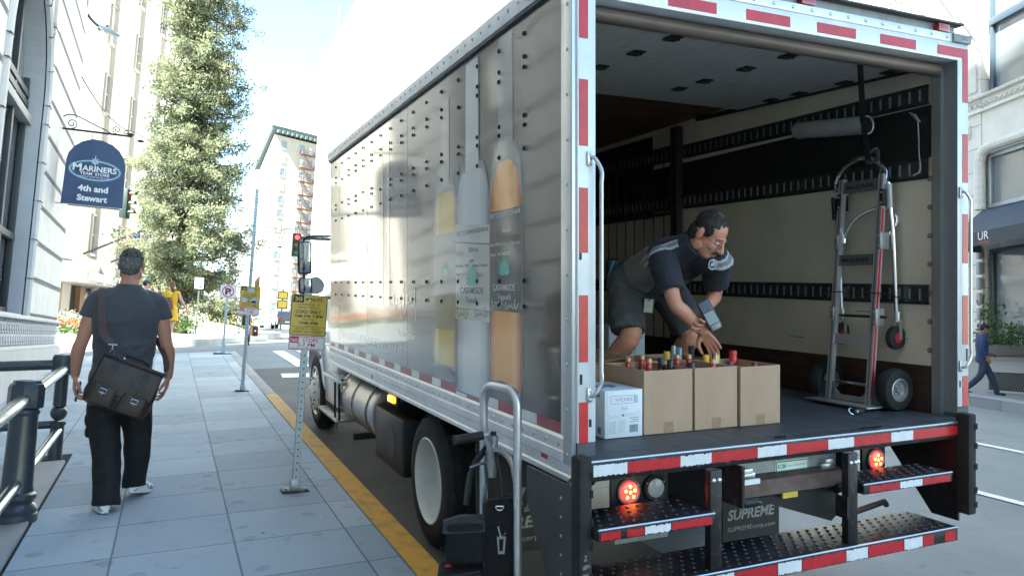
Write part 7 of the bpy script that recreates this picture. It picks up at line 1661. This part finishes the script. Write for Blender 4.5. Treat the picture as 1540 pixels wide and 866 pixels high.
b.tube([LP + ln_*.012 + lx*.024*math.cos(t) + ly*.028*math.sin(t) for t in [2*PI*k/24 for k in range(24)]], .0026, mat('emblem_thread', (.50, .53, .60), .7), 5, True); b.text('AB', LP + ln_*.013 - lx*.014 - ly*.009, lx, ly, .028, .018, MATS['emblem_thread'], .03)
b.build('chest_emblem', WK)
b = B(); b.obox(PEL + V((-.10, .175, .04)), imr, imt, EZ, .045, .05, .075, BLACK, .02, 3); b.tube([PEL + V((-.13, .12, .10)), PEL + V((-.16, .14, .0))], .006, mat('blue_pen', (.03, .30, .55), .4), 6); b.build('tool_pouch', WK)
dv = thing('handheld_scanner', 'grey handheld scanner with lit keys in the worker\'s left hand', 'scanner', WL + V((-.03, -.05, -.06)), 'S')
dc = WL + V((-.045, -.075, -.035)); dx_, dy_ = (imr*.80 + V((0, 0, .25)) ).normalized(), (imr*-.42 + V((0, 0, .85)) - imt*.1).normalized(); dn_ = dx_.cross(dy_); dn_ = dn_ if dn_.dot(imt) > 0 else -dn_; dx_ = dy_.cross(dn_) if dy_.cross(dn_).dot(imr) > 0 else -dy_.cross(dn_)
b = B(); b.obox(dc, dx_, dn_, dy_, .038, .014, .082, mat('scanner_grey', (.06, .065, .075), .4), .010, 3); b.obox(dc - dy_*.075, dx_, dn_, dy_, .03, .018, .016, GREYS, .006); b.build('case', dv)
b = B(); b.obox(dc + dn_*.0145 - dy_*.022, dx_, dn_, dy_, .029, .001, .034, mat('scanner_screen', (.26, .31, .32), .15)); b.build('screen', dv)
b = B(); q = random.Random(2); KC = [mat('key_%s' % n_, c_, .5) for n_, c_ in (('grey', (.18, .2, .22)), ('yellow', (.6, .42, .03)), ('green', (.05, .4, .2)), ('red', (.5, .05, .05)), ('blue', (.06, .2, .5)))]
for i in range(5):
    for j in range(4): b.obox(dc + dn_*.0155 + dx_*(-.024+.012*i) + dy_*(.025+.013*j), dx_, dn_, dy_, .0042, .0016, .0042, KC[0] if q.random() < .5 else q.choice(KC))
b.build('keys', dv)
# ---------------- figures farther off (level frame)
def figure(label, at, yaw, parts, skin, vox=.009, look=(0, 1, 0), hs=1.):
    """at: feet point; yaw: facing, degrees clockwise from +Y; parts: joint dictionary in the body's own axes"""
    a = math.radians(yaw); F = V((math.sin(a), math.cos(a), 0)); Rr = V((math.cos(a), -math.sin(a), 0)); O = V(at)
    def L(x, y, z): return O + Rr*x + F*y + V((0, 0, z))
    t = thing('person', label, 'person', at); J = {k: L(*v) for k, v in parts.items()}
    lk = V(look); fr_ = head_frame(Rr*lk.x + F*lk.y + V((0, 0, lk.z)), (0, 0, 1))
    b = B(); Ph = add_head(b, J['head'], fr_, None, hs)
    limb(b, [Ph(0, -.02, -.05), J['neck'], J['neck'] + V((0, 0, -.08))], [.05, .052, .07], None, 12, 3)
    loft(b, [(J['neck'] + V((0, 0, -.02)), Rr*.08, F*.06), (J['chest'] + V((0, 0, .05)), Rr*.165, F*.09), (J['chest'], Rr*.165, F*.10), (J['waist'], Rr*.135, F*.09), (J['hip'], Rr*.165, F*.11)], None, 18)
    for s in 'lr':
        limb(b, [J['sh'+s], J['el'+s], J['wr'+s]], [.052, .041, .028], None, 10, 5)
        hd = (J['wr'+s] - J['el'+s]).normalized(); hand(b, J['wr'+s], J.get('hd'+s, J['wr'+s]+hd) - J['wr'+s], (J['hip'] - J['wr'+s]), 1 if s == 'l' else -1, 25, None)
        limb(b, [J['hj'+s], J['kn'+s], J['an'+s]], [.085, .055, .04], None, 12, 5); limb(b, [J['an'+s], J['an'+s] + V((0, 0, -.04)), J['to'+s]], [.038, .032, .028], None, 10, 3)
    solid(b, 'body', t, vox, 2, [skin]); add_eyes(t, Ph, fr_)
    return t, J, L, Rr, F, Ph, fr_
# woman in the yellow dress
g = H(.0, 22.85) + .15
T, J, L, Rr, F, Ph, fr_ = figure('woman in yellow floral dress with brown backpack walking away', (-.17, 22.85, g), 12, dict(head=(0, .02, 1.56), neck=(0, 0, 1.43), chest=(0, 0, 1.22), waist=(0, 0, 1.02), hip=(0, 0, .86), shl=(-.17, 0, 1.36), shr=(.17, 0, 1.36), ell=(-.22, .06, 1.10), wrl=(-.20, .20, .95), elr=(.30, -.02, 1.12), wrr=(.42, .02, .92), hjl=(-.085, 0, .84), hjr=(.085, 0, .84), knl=(-.08, .08, .46), knr=(.07, -.02, .46), anl=(-.08, .10, .08), anr=(.06, -.18, .10), tol=(-.08, .24, .04), tor=(.06, -.06, .05)), SK3, .009, (0, 1, .05), .95)
DRS = mat('yellow_floral_dress', (.78, .46, .015), .8, col2=(.80, .66, .30), vs=16, mid=(.60, .66), detail=2)
b = B(); loft(b, [(J['neck'] + V((0, 0, -.03)), Rr*.10, F*.075), (J['chest'] + V((0, 0, .10)), Rr*.165, F*.10), (J['chest'], Rr*.165, F*.12), (J['waist'], Rr*.150, F*.11), (J['hip'], Rr*.19, F*.15), (L(0, 0, .66), Rr*.21, F*.17), (L(0, 0, .60), Rr*.215, F*.175)], None, 22)
for s in (-1, 1): limb(b, [L(s*.10, 0, 1.37), L(s*.17, 0, 1.35)], [.06, .065], None, 12, 3)
solid(b, 'dress', T, .010, 3, [DRS], None, folds(.010, 7, (1, 1, .4), 3.))
b = B(); r, f, u = fr_; HB = hairmat('hair_auburn', (.11, .038, .014), (.20, .08, .03)); ell(b, Ph(0, -.02, .035), r, f, u, .080, .092, .085); ell(b, Ph(0, -.06, -.01), r, f, u, .068, .05, .07); limb(b, [Ph(.01, -.085, -.01), Ph(.03, -.12, -.08), Ph(.05, -.11, -.17), Ph(.06, -.09, -.25)], [.05, .045, .032, .012], None, 10, 4)
solid(b, 'hair', T, .008, 2, [HB])
for s in 'lr': b = B(); limb(b, [J['an'+s] + V((0, 0, -.045)), J['to'+s] + V((0, 0, -.005))], [.042, .036], None, 10, 3); solid(b, 'shoe', T, .01, 1, [mat('sandal_tan', (.25, .13, .06), .6)])
BP = thing('backpack', 'small brown leather backpack worn over the yellow dress', 'backpack', L(-.02, -.2, 1.0)); BRN = mat('tan_leather', (.17, .062, .03), .5, var=.15, vs=12)
b = B(); loft(b, [(L(-.03, -.19, z), Rr*a, F*d) for z, a, d in ((.88, .10, .05), (.90, .135, .07), (1.0, .14, .075), (1.12, .12, .065), (1.22, .08, .045))], BRN, 18, 3); b.build('bag_body', BP)
b = B(); b.prism([L(-.13, -.26, 1.10), L(-.03, -.275, 1.03), L(.07, -.26, 1.10), L(.06, -.17, 1.23), L(-.12, -.17, 1.23)], F*.01, BRN); b.build('flap', BP)
for s in (-1, 1): b = B(); b.tube(bezier([L(-.03 + s*.05, -.14, 1.22), L(s*.11, -.10, 1.36), L(s*.12, .02, 1.44), L(s*.13, .12, 1.25), L(s*.16, .02, 1.0), L(-.02 + s*.11, -.15, .92)], 5), .014, BRN, 6, flat=.3); b.build('shoulder_strap', BP)
# man with the cap, mostly hidden
g = H(-.80, 23.2) + .15
T, J, L, Rr, F, Ph, fr_ = figure('man in grey shirt with dark cap and sunglasses, raising one hand', (-.83, 22.9, g), 62, dict(head=(0, .03, 1.60), neck=(0, 0, 1.47), chest=(0, 0, 1.25), waist=(0, 0, 1.04), hip=(0, 0, .90), shl=(-.19, 0, 1.40), shr=(.19, 0, 1.40), ell=(-.22, .22, 1.25), wrl=(-.12, .42, 1.42), hdl=(-.10, .46, 1.56), elr=(.24, -.02, 1.12), wrr=(.24, .08, .88), hjl=(-.09, 0, .88), hjr=(.09, 0, .88), knl=(-.09, .05, .48), knr=(.09, .03, .48), anl=(-.10, .0, .08), anr=(.10, .0, .08), tol=(-.11, .15, .04), tor=(.11, .15, .04)), SK3, .010, (0, 1, 0))
b = B(); loft(b, [(J['neck'] + V((0, 0, -.01)), Rr*.085, F*.07), (J['chest'] + V((0, 0, .12)), Rr*.19, F*.10), (J['chest'], Rr*.19, F*.13), (J['waist'], Rr*.175, F*.125), (J['hip'], Rr*.185, F*.13)], None, 20)
for s in 'lr': limb(b, [J['sh'+s]*.8 + J['neck']*.2, J['sh'+s], J['sh'+s].lerp(J['el'+s], .6)], [.07, .075, .065], None, 12, 3, (True, False))
solid(b, 'shirt', T, .011, 2, [mat('pale_grey_shirt', (.36, .37, .40), .8)], None, folds(.006, 9))
b = B(); limb(b, [J['hip'] + Rr*-.05, J['hip'] + Rr*.05], [.14, .14], None, 14, 2); [limb(b, [J['hj'+s], J['kn'+s], J['an'+s] + V((0, 0, .02))], [.11, .085, .07], None, 12, 4) for s in 'lr']; solid(b, 'trousers', T, .011, 2, [mat('dark_blue_trousers', (.03, .04, .07), .8)])
for s in 'lr': b = B(); limb(b, [J['an'+s] + V((0, 0, -.04)), J['to'+s] + V((0, 0, -.0))], [.045, .04], None, 10, 3); solid(b, 'shoe', T, .01, 1, [BLACK])
b = B(); r, f, u = fr_; ell(b, Ph(0, -.01, .050), r, f, u, .082, .100, .078); CAPM = mat('cap_navy', (.03, .045, .09), .7); c_ = solid(b, 'cap', T, .008, 2, [CAPM]); b = B(); b.prism([Ph(-.07, .06, .045), Ph(-.06, .14, .040), Ph(0, .175, .042), Ph(.06, .14, .040), Ph(.07, .06, .045)], u*.008, CAPM); b.build('peak', c_)
b = B(); ell(b, Ph(0, -.03, .02), r, f, u, .079, .09, .07); solid(b, 'hair', T, .009, 1, [DH])
b = B(); b.prism([Ph(-.06, .085, .012), Ph(.06, .085, .012), Ph(.055, .088, -.025), Ph(-.055, .088, -.025)], f*.018, BLACK); b.tube([Ph(.06, .09, .0), Ph(.083, -.01, .005)], .004, BLACK, 5); b.tube([Ph(-.06, .09, .0), Ph(-.083, -.01, .005)], .004, BLACK, 5); b.build('sunglasses', T)
b = B(); hp_ = J['wrl'] + (J['hdl']-J['wrl']).normalized()*.10; b.box(hp_.x-.035, hp_.y-.02, hp_.z-.02, hp_.x+.035, hp_.y+.01, hp_.z+.08, BLACK, .008); tag(b.build('mobile_phone'), 'dark phone held up by the man with the cap', 'phone')
# pedestrian across the street
T, J, L, Rr, F, Ph, fr_ = figure('man in blue shirt and dark jeans walking past the shopfront', (17.60, 12.05, 1.205), 128, dict(head=(0, .05, 1.58), neck=(0, .01, 1.46), chest=(0, 0, 1.24), waist=(0, 0, 1.04), hip=(0, 0, .90), shl=(-.18, 0, 1.39), shr=(.18, 0, 1.39), ell=(-.23, .0, 1.12), wrl=(-.20, .22, 1.02), elr=(.23, -.06, 1.12), wrr=(.23, .04, .90), hjl=(-.09, 0, .88), hjr=(.09, 0, .88), knl=(-.09, .20, .50), knr=(.09, -.06, .49), anl=(-.09, .34, .10), anr=(.09, -.40, .14), tol=(-.09, .49, .05), tor=(.09, -.27, .05)), SK4, .010, (-.15, 1, -.55))
b = B(); loft(b, [(J['neck'] + V((0, 0, -.005)), Rr*.085, F*.07), (J['chest'] + V((0, 0, .12)), Rr*.185, F*.10), (J['chest'], Rr*.185, F*.125), (J['waist'], Rr*.170, F*.12), (L(0, 0, .80), Rr*.18, F*.13)], None, 20)
for s in 'lr': limb(b, [J['sh'+s]*.8 + J['neck']*.2, J['sh'+s], J['el'+s], J['el'+s].lerp(J['wr'+s], .8)], [.07, .072, .058, .045], None, 12, 4, (True, False))
solid(b, 'shirt', T, .010, 2, [mat('blue_shirt', (.018, .036, .105), .75)], None, folds(.008, 9))
b = B(); limb(b, [L(-.05, 0, .88), L(.05, 0, .88)], [.13, .13], None, 14, 2); [limb(b, [J['hj'+s], J['kn'+s], J['an'+s] + V((0, 0, .0))], [.105, .075, .06], None, 12, 4) for s in 'lr']; solid(b, 'jeans', T, .010, 2, [mat('dark_jeans', (.022, .032, .06), .8)], None, folds(.006, 10))
for s in 'lr': b = B(); limb(b, [J['an'+s] + V((0, 0, -.05)), J['to'+s] + V((0, 0, -.0))], [.045, .04], None, 10, 3); solid(b, 'shoe', T, .01, 1, [BLACK])
b = B(); r, f, u = fr_; ell(b, Ph(0, -.02, .042), r, f, u, .083, .094, .088); ell(b, Ph(0, -.05, 0), r, f, u, .074, .06, .07); ell(b, Ph(0, .05, .09), r, f, u, .05, .045, .035); solid(b, 'hair', T, .008, 1, [hairmat('hair_black', (.008, .008, .009), (.02, .02, .022))])
# ------------------------------------------------------------------ turn street things into the level frame
M4 = TINV.to_4x4()
bpy.context.view_layer.update()
for o in STREET:
    o.matrix_world = M4 @ o.matrix_world
for o in bpy.data.objects:
    if '_o' in o: del o['_o']
# ------------------------------------------------------------------ camera
cd = bpy.data.cameras.new('camera'); cam = bpy.data.objects.new('camera', cd); COL.objects.link(cam)
cd.sensor_width = 36; cd.lens = 36 * 1150 / 1540; cd.shift_y = -6 / 1540; cd.clip_start = .05; cd.clip_end = 6000
cam.matrix_world = M4 @ (Matrix.Translation((0, 0, 1.72)) @ Matrix.Rotation(math.radians(-24), 4, 'Z') @ Matrix.Rotation(math.radians(90), 4, 'X'))
SC.camera = cam
# ------------------------------------------------------------------ light
SUNDIR = V((-.85, -.53, 0)).normalized(); EL = math.radians(50)
sd = V((SUNDIR.x * math.cos(EL), SUNDIR.y * math.cos(EL), math.sin(EL)))
ld = bpy.data.lights.new('sun', 'SUN'); ld.energy = 5.0; ld.angle = math.radians(.55); ld.color = (1, .955, .88)
lo = bpy.data.objects.new('sun', ld); COL.objects.link(lo); lo.rotation_euler = sd.to_track_quat('Z', 'Y').to_euler(); lo.location = (0, 0, 60)
w = bpy.data.worlds.new('World'); SC.world = w; w.use_nodes = True
nt = w.node_tree; bg = nt.nodes['Background']; sky = nt.nodes.new('ShaderNodeTexSky'); sky.sky_type = 'NISHITA'; sky.sun_disc = False
sky.sun_elevation = EL; sky.sun_rotation = math.atan2(sd.x, sd.y); sky.air_density = 1.0; sky.dust_density = .15; sky.ozone_density = 1.0
nt.links.new(sky.outputs[0], bg.inputs[0]); bg.inputs[1].default_value = .085
SC.view_settings.view_transform = 'Standard'; SC.view_settings.look = 'None'; SC.view_settings.gamma = 1; SC.view_settings.use_curve_mapping = False
SC.view_settings.exposure = 2.95; SC.view_settings.use_white_balance = True; SC.view_settings.white_balance_temperature = 6500; SC.view_settings.white_balance_tint = 0
SC.render.engine = 'CYCLES'
cy = SC.cycles; cy.max_bounces = 8; cy.diffuse_bounces = 4; cy.glossy_bounces = 4; cy.transmission_bounces = 6; cy.use_denoising = True
cy.sample_clamp_indirect = 6
